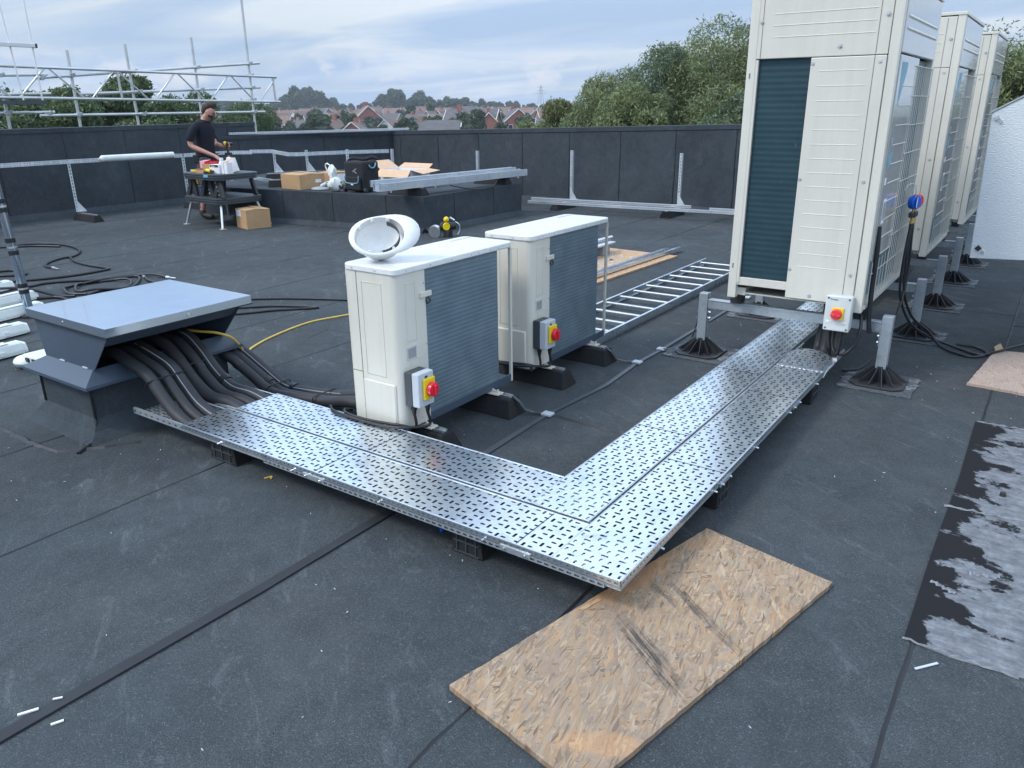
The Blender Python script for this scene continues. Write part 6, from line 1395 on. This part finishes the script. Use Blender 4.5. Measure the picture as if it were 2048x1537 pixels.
# ================================================================= WORKER
def HD(p):      # head bowed toward the bench
    x, y, z = p
    if z < 1.525 or abs(y) > .12: return Vector(p)
    a = R(24)*min(1, (z-1.525)/.05); dx, dz = x-.07, z-1.50
    return Vector((.07+dx*math.cos(a)+dz*math.sin(a), y, 1.50+dz*math.cos(a)-dx*math.sin(a)))
def skin(name, pts, edges, mt, parent, sub=2, xf=None):
    me = bpy.data.meshes.new(name); P_ = [HD(p[:3]) for p in pts]
    if xf is not None: P_ = [xf @ p for p in P_]
    me.from_pydata(P_, edges, []); me.materials.append(mt)
    o = bpy.data.objects.new(name, me); C.objects.link(o)
    o.modifiers.new('skin', 'SKIN').use_smooth_shade = True
    bm = bmesh.new(); bm.from_mesh(me); ly = bm.verts.layers.skin.verify(); bm.verts.ensure_lookup_table()
    for i, v in enumerate(bm.verts):
        r_ = pts[i][3:]; v[ly].radius = (r_[0], r_[1] if len(r_) > 1 else r_[0]); v[ly].use_root = (i == 0)
    bm.to_mesh(me); bm.free()
    s = o.modifiers.new('sub', 'SUBSURF'); s.levels = sub; s.render_levels = sub
    dg = bpy.context.evaluated_depsgraph_get(); m2 = bpy.data.meshes.new_from_object(o.evaluated_get(dg)); bpy.data.objects.remove(o)
    m2.name = name; m2.materials.clear(); m2.materials.append(mt)
    for p in m2.polygons: p.use_smooth = True
    o = bpy.data.objects.new(name, m2); C.objects.link(o); o.parent = parent; o.location = -Vector(parent.location)
    return o
wx, wy, wyaw = -10.93, 7.50, R(27)
XF = Matrix.Translation((wx, wy, 0)) @ Matrix.Rotation(wyaw, 4, 'Z')
man = thing('person', (wx, wy, 0), 'bearded worker in a navy polo and grey shorts reaching into the table boxes', 'person')
def chain(pts, edges, p0, lst):
    i = p0
    for q in lst: pts.append(q); edges.append((i, len(pts)-1)); i = len(pts)-1
    return i
def fingers(pts, edges, palm, dirv, side, curl):
    d = Vector(dirv).normalized(); s = Vector(side).normalized(); dn = Vector(curl).normalized(); p = Vector(pts[palm][:3])
    for k, (o_, L_) in enumerate(((-.026, .070), (-.009, .078), (.009, .073), (.026, .058))):
        a = p+d*.045+s*o_; b = a+d*L_*.5+dn*.012; c = b+d*L_*.35+dn*.032
        chain(pts, edges, palm, [(*(p+d*.03+s*o_), .010), (*a, .0095), (*b, .0085), (*c, .0075)])
    a = p+d*.0-s*.038; b = a+d*.035-s*.015+dn*.01; chain(pts, edges, palm, [(*a, .011), (*b, .009), (*(b+d*.025+dn*.01), .008)])
P_ = [(0, 0, .93, .10, .12)]; E_ = []
ch = chain(P_, E_, 0, [(.01, 0, 1.08, .09, .11), (.02, 0, 1.25, .10, .12), (.03, 0, 1.38, .09, .12)])
nk = chain(P_, E_, ch, [(.055, 0, 1.465, .052, .056), (.095, 0, 1.515, .062, .058), (.125, 0, 1.585, .088, .072), (.118, 0, 1.655, .090, .074), (.105, 0, 1.70, .055, .05)])
rs = chain(P_, E_, ch, [(.01, -.15, 1.39, .048), (-.03, -.215, 1.34, .052), (-.075, -.245, 1.22, .046), (-.085, -.25, 1.11, .042), (.03, -.235, 1.055, .040), (.16, -.20, .995, .031), (.225, -.18, .965, .027), (.275, -.165, .94, .024)])
fingers(P_, E_, rs, (.9, .15, -.5), (0, 1, 0), (.1, 0, -1))
ls = chain(P_, E_, ch, [(.01, .15, 1.39, .048), (.0, .215, 1.33, .052), (.02, .245, 1.21, .046), (.05, .25, 1.12, .042), (.16, .20, 1.085, .038), (.25, .13, 1.08, .030), (.30, .10, 1.09, .027), (.335, .08, 1.10, .024)])
fingers(P_, E_, ls, (.8, -.5, .1), (0, 0, 1), (-.3, -1, 0))
for s in (-1, 1):
    st = .07*s
    chain(P_, E_, 0, [(.0, .095*s, .86, .095), (.02+st*.3, .10*s, .68, .082), (.04+st*.6, .105*s, .50, .062), (.02+st, .11*s, .34, .058), (-.01+st*1.3, .11*s, .18, .040), (-.02+st*1.4, .11*s, .09, .040), (.05+st*1.4, .115*s, .05, .036), (.12+st*1.4, .12*s, .04, .03)])
body = skin('body', P_, E_, M['skin'], man, 2, XF)
# shirt
S = [(0, 0, .80, .150, .172)]; SE = []
c1 = chain(S, SE, 0, [(0, 0, .90, .150, .170), (.01, 0, 1.05, .138, .155), (.02, 0, 1.22, .140, .168), (.03, 0, 1.37, .128, .168), (.048, 0, 1.44, .098, .105), (.060, 0, 1.49, .070, .070)])
chain(S, SE, 4, [(.01, -.165, 1.395, .080), (-.03, -.222, 1.33, .070), (-.07, -.25, 1.22, .066), (-.082, -.255, 1.16, .064)])
chain(S, SE, 4, [(.01, .165, 1.395, .080), (.0, .222, 1.33, .070), (.018, .25, 1.22, .066), (.03, .253, 1.17, .064)])
skin('polo_shirt', S, SE, M['navy'], man, 2, XF)
S = [(0, 0, 1.04, .128, .148)]; SE = []
for s in (-1, 1): chain(S, SE, 0, [(.0, .085*s, .86, .118), (.02+.02*s, .10*s, .70, .105), (.04+.04*s, .105*s, .54, .094), (.045+.045*s, .105*s, .52, .094)])
skin('work_shorts', S, SE, M['shorts'], man, 2, XF)
for s in (-1, 1):
    st = .07*s; S = [(-.02+st*1.4, .11*s, .17, .052), (-.02+st*1.4, .11*s, .08, .055), (.04+st*1.4, .115*s, .055, .052), (.12+st*1.4, .12*s, .048, .050), (.18+st*1.4, .125*s, .040, .038)]
    skin('boot', S, [(0, 1), (1, 2), (2, 3), (3, 4)], M['boot'], man, 2, XF)
    S = [(-.012+st*1.3, .11*s, .22, .046), (-.015+st*1.35, .11*s, .16, .048)]; skin('sock', S, [(0, 1)], M['navy'], man, 1, XF)
S = [(.040, 0, 1.545, .045, .055), (.062, 0, 1.62, .080, .083), (.085, 0, 1.69, .098, .086), (.135, 0, 1.735, .070, .066), (.195, 0, 1.715, .030, .058)]; skin('hair', S, [(0, 1), (1, 2), (2, 3), (3, 4)], M['hair'], man, 2, XF)
S = [(.135, -.070, 1.575, .020, .014), (.165, -.046, 1.535, .028, .022), (.188, 0, 1.520, .032, .032), (.165, .046, 1.535, .028, .022), (.135, .070, 1.575, .020, .014)]; skin('beard', S, [(0, 1), (1, 2), (2, 3), (3, 4)], M['hair'], man, 2, XF)
S = [(.205, 0, 1.635, .012), (.224, 0, 1.605, .014), (.226, 0, 1.588, .015)]; skin('nose', S, [(0, 1), (1, 2)], M['skin'], man, 1, XF)
for s in (-1, 1):
    S = [(.100, .078*s, 1.615, .010, .022), (.108, .082*s, 1.59, .008, .018)]; skin('ear', S, [(0, 1)], M['skin'], man, 1, XF)
    mb = MB(); p = XF @ HD((.200, .032*s, 1.625)); mb.sphere(p, .011, 10); mb.build('eye', M['print'], man, smooth=True)
    mb = MB(); p = XF @ HD((.208, .034*s, 1.647)); mb.box(p, (.014, .035, .008), wyaw); mb.build('eyebrow', M['hair'], man)
mb = MB(); p = XF @ HD((.214, 0, 1.557)); mb.box(p, (.010, .045, .007), wyaw); mb.build('mouth', plain('lips', (.40, .15, .12), .5), man)
mb = MB(); p = XF @ Vector((-.06, -.165, .91)); mb.box(p, (.10, .05, .12), wyaw); mb.build('tool_pouch', M['bag'], man, bevel=.01)
t = thing('cordless_driver', tuple(XF @ Vector((.34, .06, 1.06))), 'black cordless driver held in the worker\'s far hand', 'power tool')
mb = MB(); a = XF @ Vector((.345, .06, 1.12)); b = XF @ Vector((.345, .06, .98)); mb.cyl(a, b, .020, n=10); c = XF @ Vector((.28, .05, 1.13)); d = XF @ Vector((.43, .07, 1.12)); mb.cyl(c, d, .028, .022, 12); e_ = XF @ Vector((.345, .06, .97)); mb.box(e_, (.09, .06, .045), wyaw); mb.build('driver_body', M['black_plastic'], t, smooth=True)
mb = MB(); c = XF @ Vector((.30, .055, 1.128)); d = XF @ Vector((.33, .06, 1.127)); mb.cyl(c, d, .030, n=12); mb.build('yellow_band', M['yellow'], t)

# ================================================================= SCAFFOLD
t = thing('scaffold', (-14.5, 9, 0), 'galvanised tube scaffold rising beyond the left parapet', 'scaffold')
SX = -14.5
for (y0, z0, y1, z1) in ((7.53, 2.60, 7.48, -9), (8.60, 2.75, 8.74, -9), (9.98, 2.94, 10.06, -9), (11.27, 4.6, 11.23, -9), (6.36, 1.95, 6.36, -9), (5.1, 2.5, 5.15, -9), (3.8, 2.6, 3.8, -9)):
    k = (z0-z1); mb = MB(); mb.cyl((SX, y0, z0), (SX, y0+(y1-y0)*(k/(z0-1.36)) if abs(y1-y0) < .03 else y1, z1), .0245, n=12); mb.build('standard_tube', M['tube'], t, smooth=True)
for (y0, z0, y1, z1, dx) in ((6.90, 2.14, 11.5, 2.53, .055), (7.6, 1.895, 11.45, 2.05, .055), (6.85, 1.545, 11.5, 1.56, .055), (3.0, 2.05, 7.15, 2.20, -.055), (3.0, 1.80, 7.15, 1.90, -.055), (3.0, 1.54, 7.15, 1.60, -.055)):
    mb = MB(); mb.cyl((SX+dx, y0, z0), (SX+dx, y1, z1), .0245, n=12); mb.build('ledger_tube', M['tube'], t, smooth=True)
for (y, z) in ((7.50, 2.19), (8.66, 2.29), (10.0, 2.40), (11.25, 2.51), (10.02, 1.99), (11.25, 2.04), (7.5, 1.55), (8.72, 1.55), (10.04, 1.555), (11.24, 1.56), (6.36, 1.60), (6.36, 2.17), (8.70, 1.94), (11.25, 2.28), (11.25, 1.80), (7.0, 2.14), (7.0, 1.58)):
    mb = MB(); mb.box((SX+.025, y, z), (.11, .062, .062)); mb.cyl((SX+.05, y-.06, z+.01), (SX+.05, y+.06, z+.01), .009, n=6); mb.box((SX+.07, y+.045, z+.02), (.03, .03, .05)); mb.build('coupler', M['galv_dull'], t, bevel=.006)
LX = SX+.11; ya, yb = 2.0, 11.90
def zt_(y): return 2.31-(y-6.41)*.0092
def zb_(y): return 1.832-(y-6.31)*.013
mb = MB(); mb.cyl((LX, ya, zt_(ya)), (LX, yb-.04, zt_(yb)), .0245, n=12); mb.cyl((LX, ya, zb_(ya)), (LX, yb, zb_(yb)), .0245, n=12)
mb.build('truss_chord', M['tube'], t, smooth=True)
mb = MB(); ys_ = [2.3+.60*k for k in range(17)]
for k in range(len(ys_)-1):
    a, b = ys_[k], ys_[k+1]
    if b > yb: break
    if k % 2 == 0: mb.cyl((LX, a, zt_(a)), (LX, b-.06, zb_(b)), .016, n=8)
    else: mb.cyl((LX, a+.06, zb_(a)), (LX, b-.05, zt_(b)), .016, n=8)
for q in (8.32, yb-.12): mb.cyl((LX, q, zb_(q)), (LX, q-.02, zt_(q)), .022, n=8)
mb.build('truss_lacing', M['tube'], t, smooth=True)
mb = MB(); mb.bb((LX-.04, 2.0, 1.73), (LX+.16, 6.9, 1.785)); mb.build('scaffold_board', M['dgrey_pl'], t)
t = thing('ladder', (-14.3, 6.7, 0), 'thin aluminium ladder leaning against the scaffold at far left', 'ladder')
for (y0, z0, y1, z1) in ((6.885, 3.45, 6.87, 1.79), (6.50, 3.3, 6.57, 1.79)):
    mb = MB(); mb.cyl((SX+.2, y0, z0), (SX+.2, y1, z1), .014, n=8); mb.build('stile', M['white_pl'], t, smooth=True)
mb = MB(); mb.bb((SX+.20, 6.05, 2.595), (SX+.26, 6.90, 2.655)); mb.build('stabiliser_bar', M['alu'], t, bevel=.004)
mb = MB(); mb.bb((SX+.198, 6.90, 2.592), (SX+.262, 6.93, 2.658)); mb.build('end_plug', M['black_plastic'], t)

# ================================================================= LAND, TREES, HOUSES
GZ = -9.0
def dirp(px, d):
    """unit direction by compass: px is the azimuth expressed on the photograph's 2048 px wide frame"""
    a = math.atan((px-1024)/1550*0.942)
    a = YAW-a
    return Vector((-math.sin(a)*d, math.cos(a)*d, 0))
n = 90; ext = 2600
mb = MB(); vs = []
def gz(x, y):
    d = math.hypot(x, y); return GZ+min(520, max(0, d-260))*.0115
rad = [0, 12, 30, 60, 100, 160, 240, 340, 460, 600, 800, 1100, 1600, 2600]; na = 72
vs = [(0, 0, GZ)]
for r_ in rad[1:]:
    for k in range(na): a = 2*math.pi*k/na; x, y = r_*math.cos(a), r_*math.sin(a); vs.append((x, y, gz(x, y)))
fs = [(0, 1+k, 1+(k+1) % na) for k in range(na)]
for i in range(len(rad)-2): fs += [(1+i*na+k, 1+(i+1)*na+k, 1+(i+1)*na+(k+1) % na, 1+i*na+(k+1) % na) for k in range(na)]
mb.add(vs, fs); o = mb.build('ground', M['grass'], smooth=True); tag(o, kind='structure')

def leaf_mesh(name, blobs, n, size, asp, mt, seed, up=0.0, shell=.55):
    """many small leaf-clump quads spread through ellipsoid blobs (cx,cy,cz,rx,ry,rz)"""
    rs = np.random.RandomState(seed); B = np.array(blobs, float)
    vol = B[:, 3]*B[:, 4]*B[:, 5]; pick = rs.choice(len(B), n, p=(vol**.8)/(vol**.8).sum()); b = B[pick]
    v = rs.normal(size=(n, 3)); v /= np.linalg.norm(v, axis=1)[:, None]
    r = shell+(1-shell)*rs.rand(n)**.7; r *= 1+.11*rs.normal(size=n)*(rs.rand(n) < .3)
    p = b[:, :3]+v*b[:, 3:]*r[:, None]
    d1 = rs.normal(size=(n, 3)); d1[:, 2] += up*rs.choice([-1, 1], n)*1.0; d1 /= np.linalg.norm(d1, axis=1)[:, None]
    d2 = np.cross(d1, rs.normal(size=(n, 3))); d2 /= np.linalg.norm(d2, axis=1)[:, None]
    s = size*(.6+.8*rs.rand(n))[:, None]; a = d1*s; c = d2*s*asp
    V = np.stack([p-a, p+c*.9-a*.1, p+a, p-c*.9+a*.1], 1).reshape(-1, 3)
    me = bpy.data.meshes.new(name); me.vertices.add(4*n); me.vertices.foreach_set('co', V.ravel())
    me.loops.add(4*n); me.loops.foreach_set('vertex_index', np.arange(4*n, dtype=np.int32)); me.polygons.add(n)
    me.polygons.foreach_set('loop_start', np.arange(0, 4*n, 4, dtype=np.int32)); me.polygons.foreach_set('loop_total', np.full(n, 4, dtype=np.int32))
    me.update(calc_edges=True); me.materials.append(mt); return me
def crown_blobs(seed, R_, H_, base, k=26, tall=1.0):
    rr = random.Random(seed); out = []
    for i in range(k):
        q = rr.random(); z = base+(H_-base)*(.08+.86*q); env = R_*math.sqrt(max(.08, 1-((q-.42)/.62)**2)); a = rr.uniform(0, 6.28); ro = env*rr.uniform(.2, .82)
        s = R_*rr.uniform(.24, .42)*(.72 if k > 50 else 1); out.append((ro*math.cos(a), ro*math.sin(a), z, s, s, s*rr.uniform(.7, 1.0)*tall))
    out.append((0, 0, base+(H_-base)*.5, R_*.5, R_*.5, (H_-base)*.36)); return out
def tree(name, x, y, z, R_, H_, n, size, asp, mt, seed, label, base=.2, group=None, up=0, k=26):
    t = thing(name, (x, y, z), label, 'tree', group); bl = crown_blobs(seed, R_, H_, H_*base, k)
    me = leaf_mesh('crown', bl, n, size, asp, mt, seed, up); o = bpy.data.objects.new('crown', me); C.objects.link(o); o.parent = t
    mb = MB(); rr = random.Random(seed+50); mb.tube([(0, 0, -.3), (.05*R_, 0, H_*.3), (0, .05*R_, H_*.6), (0, 0, H_*.85)], .1, 8, radii=[H_*.028, H_*.021, H_*.014, H_*.004])
    for i in range(9):
        b = rr.choice(bl); z0 = H_*rr.uniform(.22, .5); mb.tube([(0, 0, z0), (b[0]*.5, b[1]*.5, (z0+b[2])/2+.1), (b[0], b[1], b[2])], .05, 6, radii=[H_*.010, H_*.006, H_*.002])
    o2 = mb.build('trunk', M['bark']); o2.parent = t; return t
def put(px, d): v = dirp(px, d); return v.x, v.y
# right hand green trees beyond the back wall (crown tops given as height above the roof)
W = [(1440, 27, 3.3, 3.75), (1330, 28, 2.8, 3.35), (1235, 29, 2.3, 2.45), (1150, 30, 2.0, 1.75), (1090, 33, 1.7, 1.15), (1390, 33, 3.0, 3.3), (1520, 26, 2.9, 3.9), (1660, 26, 3.0, 3.6), (1800, 25, 2.8, 3.4), (1930, 25, 2.8, 3.3), (2040, 24, 2.6, 2.75), (2160, 25, 2.8, 2.8), (1290, 26, 2.0, 2.0), (1480, 24, 1.8, 2.0)]
WL = ['tallest bushy green tree left of the nearest tall unit', 'broad green tree stepping down left of the tallest one', 'rounded pale green tree halfway down the green slope of crowns', 'low yellowish green tree near the lower end of the right hand trees', 'lowest bushy tree at the end of the right hand trees', 'green tree filling in behind the tallest bushy one', 'green tree right behind the nearest tall unit', 'green tree hidden behind the first tall unit fan end', 'green tree hidden behind the middle tall unit', 'green tree hidden between the far tall units', 'green tree showing at the right edge above the white duct', 'green tree just beyond the right edge of view', 'bush of pale green foliage directly above the back wall', 'bush of green foliage above the wall by the nearest tall unit']
for i, ((px, d, R_, top), lb) in enumerate(zip(W, WL)):
    x, y = put(px, d); hid = 6 <= i <= 9
    tree('broadleaf_tree', x, y, GZ, R_*1.08, top+.25-GZ, 9000 if hid else 90000, .064, .28, M[('leaf_w', 'leaf_w3', 'leaf_w', 'leaf_w2')[i % 4]], 100+i, lb, .30, 'green trees beyond the back wall', .5, 60)
W = [(-60, 34, 2.6, 2.1), (40, 35, 2.5, 2.05), (110, 36, 2.2, 2.3), (165, 37, 1.8, 2.0), (225, 34, 2.0, 3.0), (275, 35, 1.7, 2.7), (330, 38, 2.3, 1.9), (395, 42, 2.5, 1.9), (455, 46, 2.4, 1.7), (20, 30, 2.0, 1.5), (180, 30, 2.0, 1.6), (300, 31, 1.8, 1.5), (500, 60, 3.0, 1.7)]
WL = ['dark tree cut by the left edge of view', 'dark tree behind the ladder', 'dark tree behind the left end of the lattice beam', 'slim dark tree between the first two scaffold posts', 'tallest spiky dark tree behind the scaffold', 'dark tree just right of the tallest spiky one', 'dark tree left of the worker\'s head', 'dark tree right behind the worker\'s head', 'dark tree by the tall scaffold post', 'dark bush low behind the left parapet', 'dark bush behind the second scaffold post', 'dark bush behind the third scaffold post', 'dark tree at the end of the left parapet']
for i, ((px, d, R_, top), lb) in enumerate(zip(W, WL)):
    x, y = put(px, d); tree('broadleaf_tree', x, y, GZ, R_, top+.35-GZ, 42000, .085, .42, M['leaf_d'], 200+i, lb, .25, 'dark trees behind the scaffold', 0, 24)
# far trees: a few prototypes copied
protos = [tree('distant_tree', 0, 0, -500, R_, H_, 5200, .75, .55, M['leaf_f'], 300+k, 'rounded tree among the distant houses', .12, 'trees far off among the houses', 0, 18) for k, (R_, H_) in enumerate(((5.5, 14), (6.5, 12), (4.5, 15), (6, 10), (3.6, 13)))]
rf_ = random.Random(21)
env = [(440, 206), (480, 205), (520, 206), (545, 210), (575, 200), (600, 186), (625, 182), (650, 194), (680, 203), (720, 209), (760, 199), (797, 186), (820, 199), (848, 191), (880, 201), (905, 196), (935, 202), (960, 203), (1000, 201), (1040, 206), (1080, 208), (1120, 206), (1180, 203), (1250, 203), (1500, 204), (2100, 203)]
def envy(px):
    for (a, b), (c, d) in zip(env[:-1], env[1:]):
        if a <= px <= c: return b+(d-b)*(px-a)/(c-a)
    return 206
def hz(px): return 213-(px-1024)*.0096
cnt = 0
def far_tree(px, d, ytop=None, sc_=None, group='trees far off among the houses', label=None):
    global cnt
    x, y = put(px, d); z = gz(x, y)-.3; p = protos[cnt % 5]; H_ = (14, 12, 15, 10, 13)[cnt % 5]; cnt += 1
    if ytop is not None: s = max(.45, min(2.0, (HC+(hz(px)-ytop)/1550*d*1.06-z)/H_))
    else: s = sc_
    wv = s if s < 1.5 else 1.25
    r_ = dup(p, loc=(x, y, z), rotz=rf_.uniform(0, 6.28), label=label or 'rounded tree among the distant houses', scale=(wv, wv, s)); r_['group'] = group; return r_
px = -250
while px < 2300:
    far_tree(px, rf_.uniform(620, 700), envy(px)+rf_.uniform(-1, 5), group='trees along the skyline', label='tree on the far wooded skyline'); px += rf_.uniform(11, 16)
for px, dy in ((548, 4), (562, 4), (576, 1), (588, 0), (598, -1), (607, 2), (616, 0), (626, -2), (636, 3), (646, 2), (657, 4), (668, 6), (680, 3), (692, 5), (778, 5), (790, 1), (800, -1), (812, 4), (835, 4), (845, 0), (858, 5), (893, 4), (903, 0), (915, 4), (950, 4), (985, 3)):
    far_tree(px, rf_.uniform(600, 660), envy(px)+dy, group='trees along the skyline', label='tree on the far wooded skyline')
for k in range(95):
    px = rf_.uniform(430, 1130); d = rf_.choice([190, 240, 300, 360, 430])*rf_.uniform(.9, 1.1); far_tree(px, d, None, rf_.uniform(.40, .74))
for px, d, s, lb in ((645, 150, .66, 'dark round tree among the nearest rooftops, centre left'), (805, 140, .62, 'darkest round tree just above the wall top'), (700, 230, .7, 'round tree right of the white trimmed gable'), (520, 160, .75, 'dark tree right of the tall scaffold post'), (872, 230, .55, 'small green tree left of the big grey roof')):
    far_tree(px, d, None, s, label=lb, group='nearer trees among the rooftops')
for p in protos: 
    for ch in list(p.children): bpy.data.objects.remove(ch)
    bpy.data.objects.remove(p)
# houses
def house(w_, l_, e_, r_, roofm, wallm, gable=True, chim=True):
    t = thing('house', (0, 0, -500), 'brick house with pitched roof among the distant trees', 'house', 'houses far beyond the back wall')
    z0 = -500
    mb = MB(); mb.prism([(-w_/2, z0-1), (w_/2, z0-1), (w_/2, z0+e_), (0, z0+r_-.15), (-w_/2, z0+e_)], 'y', -l_/2, l_/2); o = mb.build('wall', wallm, t)
    mb = MB(); q = .45
    for sg in (-1, 1):
        a = (sg*(w_/2+q), z0+e_-q*(r_-e_)/(w_/2)); b = (0, z0+r_); mb.add([(a[0], -l_/2-.3, a[1]), (b[0], -l_/2-.3, b[1]), (b[0], l_/2+.3, b[1]), (a[0], l_/2+.3, a[1]), (a[0], -l_/2-.3, a[1]+.18), (b[0], -l_/2-.3, b[1]+.18), (b[0], l_/2+.3, b[1]+.18), (a[0], l_/2+.3, a[1]+.18)], [(0, 1, 2, 3), (7, 6, 5, 4), (0, 4, 5, 1), (1, 5, 6, 2), (2, 6, 7, 3), (3, 7, 4, 0)])
    rf = mb.build('roof', roofm, t)
    if chim: mb = MB(); mb.bb((-.5, l_*.22, z0+r_-.8), (.5, l_*.22+.8, z0+r_+1.1)); mb.build('chimney', wallm, rf)
    for sg in (-1, 1):
        mb = MB(); P3 = [Vector((s2*(w_/2+q), sg*(l_/2+.34), (z0+e_-q*(r_-e_)/(w_/2) if s2 else z0+r_)+.05)) for s2 in (-1, 0, 1)]; mb.tube(P3, .11, 4, smooth=False); mb.build('barge_board', M['render_w'], t)
    for sg in (-1, 1):
        for (xx, zz) in ((-w_*.25, 1.2), (w_*.25, 1.2), (-w_*.25, 3.7), (w_*.25, 3.7)):
            mb = MB(); mb.bb((xx-.65, sg*(l_/2+.02)-.03, z0+zz), (xx+.65, sg*(l_/2+.02)+.03, z0+zz+1.2)); f_ = mb.build('window', M['render_w'], t)
            mb = MB(); mb.bb((xx-.52, sg*(l_/2+.06)-.01, z0+zz+.12), (xx+.52, sg*(l_/2+.06)+.01, z0+zz+1.08)); mb.build('pane', M['glass'], f_)
    for sg in (-1, 1):
        for yy in (-l_*.25, l_*.25):
            for zz in (1.2, 3.5):
                mb = MB(); mb.bb((sg*(w_/2+.02)-.03, yy-.65, z0+zz), (sg*(w_/2+.02)+.03, yy+.65, z0+zz+1.1)); f_ = mb.build('window', M['render_w'], t)
    return t
HP = [house(7.5, 9, 5.2, 8.6, M['tile_r'], M['brick']), house(8.5, 11, 5.2, 9.0, M['tile_r'], M['brick2']), house(7, 8, 5, 8.3, M['tile_g'], M['brick2']), house(8, 10, 5.2, 8.6, M['tile_g'], M['brick']), house(7.5, 10, 5.0, 8.4, M['tile_r'], M['render_w'], chim=False)]
def put_house(i, px, d, rz, sc_=1, label=None, dz=0):
    x, y = put(px, d); r_ = dup(HP[i], loc=(x, y, gz(x, y)+dz), rotz=rz, label=label, scale=sc_); return r_
rh = random.Random(5); n_h = 0
for band, (d, step) in enumerate(((205, 58), (245, 46), (290, 38), (340, 32), (400, 27), (470, 23))):
    px = 470+rh.uniform(0, 20)
    while px < 1120:
        if rh.random() < .74 and not (band < 2 and 880 < px < 1080):
            i = rh.choice([0, 0, 1, 1, 2, 3, 4]); put_house(i, px, d*rh.uniform(.94, 1.06), rh.choice([0, .4, 1.57, 2.0, -.5])+rh.uniform(-.2, .2), rh.uniform(.85, 1.0)); n_h += 1
        px += step*rh.uniform(.8, 1.25)
x_ = YAW
put_house(3, 950, 235, x_+1.35, (1.3, 1.45, 1.15), 'largest grey roofed block with a red brick gable above the wall')
put_house(3, 982, 228, x_+.05, (.9, .8, 1.05), 'red gabled wing at the right of the largest grey roofed block')
put_house(3, 1035, 245, x_+.2, (1.2, 1.0, 1.15), 'twin red brick gabled house left of the green trees')
put_house(2, 872, 205, x_+1.5, (1.1, 1.6, .90), 'long low grey roof left of the largest block')
put_house(0, 712, 190, x_+.0, (1.0, .8, .88), 'house with a white trimmed gable facing the roof')
put_house(0, 738, 300, x_+.3, (1.3, 1.1, 1.25), 'tall red gabled house above the other rooftops')
for p in HP:
    for ch in list(p.children):
        for g_ in list(ch.children): bpy.data.objects.remove(g_)
        bpy.data.objects.remove(ch)
    bpy.data.objects.remove(p)
# distant pylon
x, y = put(1087, 900); t = thing('pylon', (x, y, gz(x, y)), 'tiny lattice pylon on the skyline by the green trees', 'pylon')
z = gz(x, y); mb = MB()
for sx, sy in ((-1, -1), (1, -1), (1, 1), (-1, 1)): mb.cyl((x+sx*3, y+sy*3, z), (x+sx*.5, y+sy*.5, z+26), .25, n=4)
for zz, ww in ((18, 6), (21, 5), (24, 4)): mb.cyl((x-ww*.8, y-ww*.6, z+zz), (x+ww*.8, y+ww*.6, z+zz), .2, n=4)
mb.build('lattice', M['galv_dull'], t)
print('OBJECTS', len(bpy.data.objects), 'houses', n_h)

# ================================================================= AIR
def add_haze():
    mb = MB(); mb.bb((-1500, -700, -16), (900, 1500, 60))
    o = mb.build('haze', None); o.data.materials.clear()
    ma = bpy.data.materials.new('thin_haze'); ma.use_nodes = True; N = ma.node_tree.nodes; L = ma.node_tree.links
    for n in list(N):
        if n.type != 'OUTPUT_MATERIAL': N.remove(n)
    pv = N.new('ShaderNodeVolumePrincipled'); pv.inputs['Color'].default_value = (.80, .88, 1, 1); pv.inputs['Density'].default_value = 0.00032
    L.new(pv.outputs[0], [n for n in N if n.type == 'OUTPUT_MATERIAL'][0].inputs['Volume']); o.data.materials.append(ma); tag(o, kind='stuff', label='thin haze over the distant houses and trees')
add_haze()
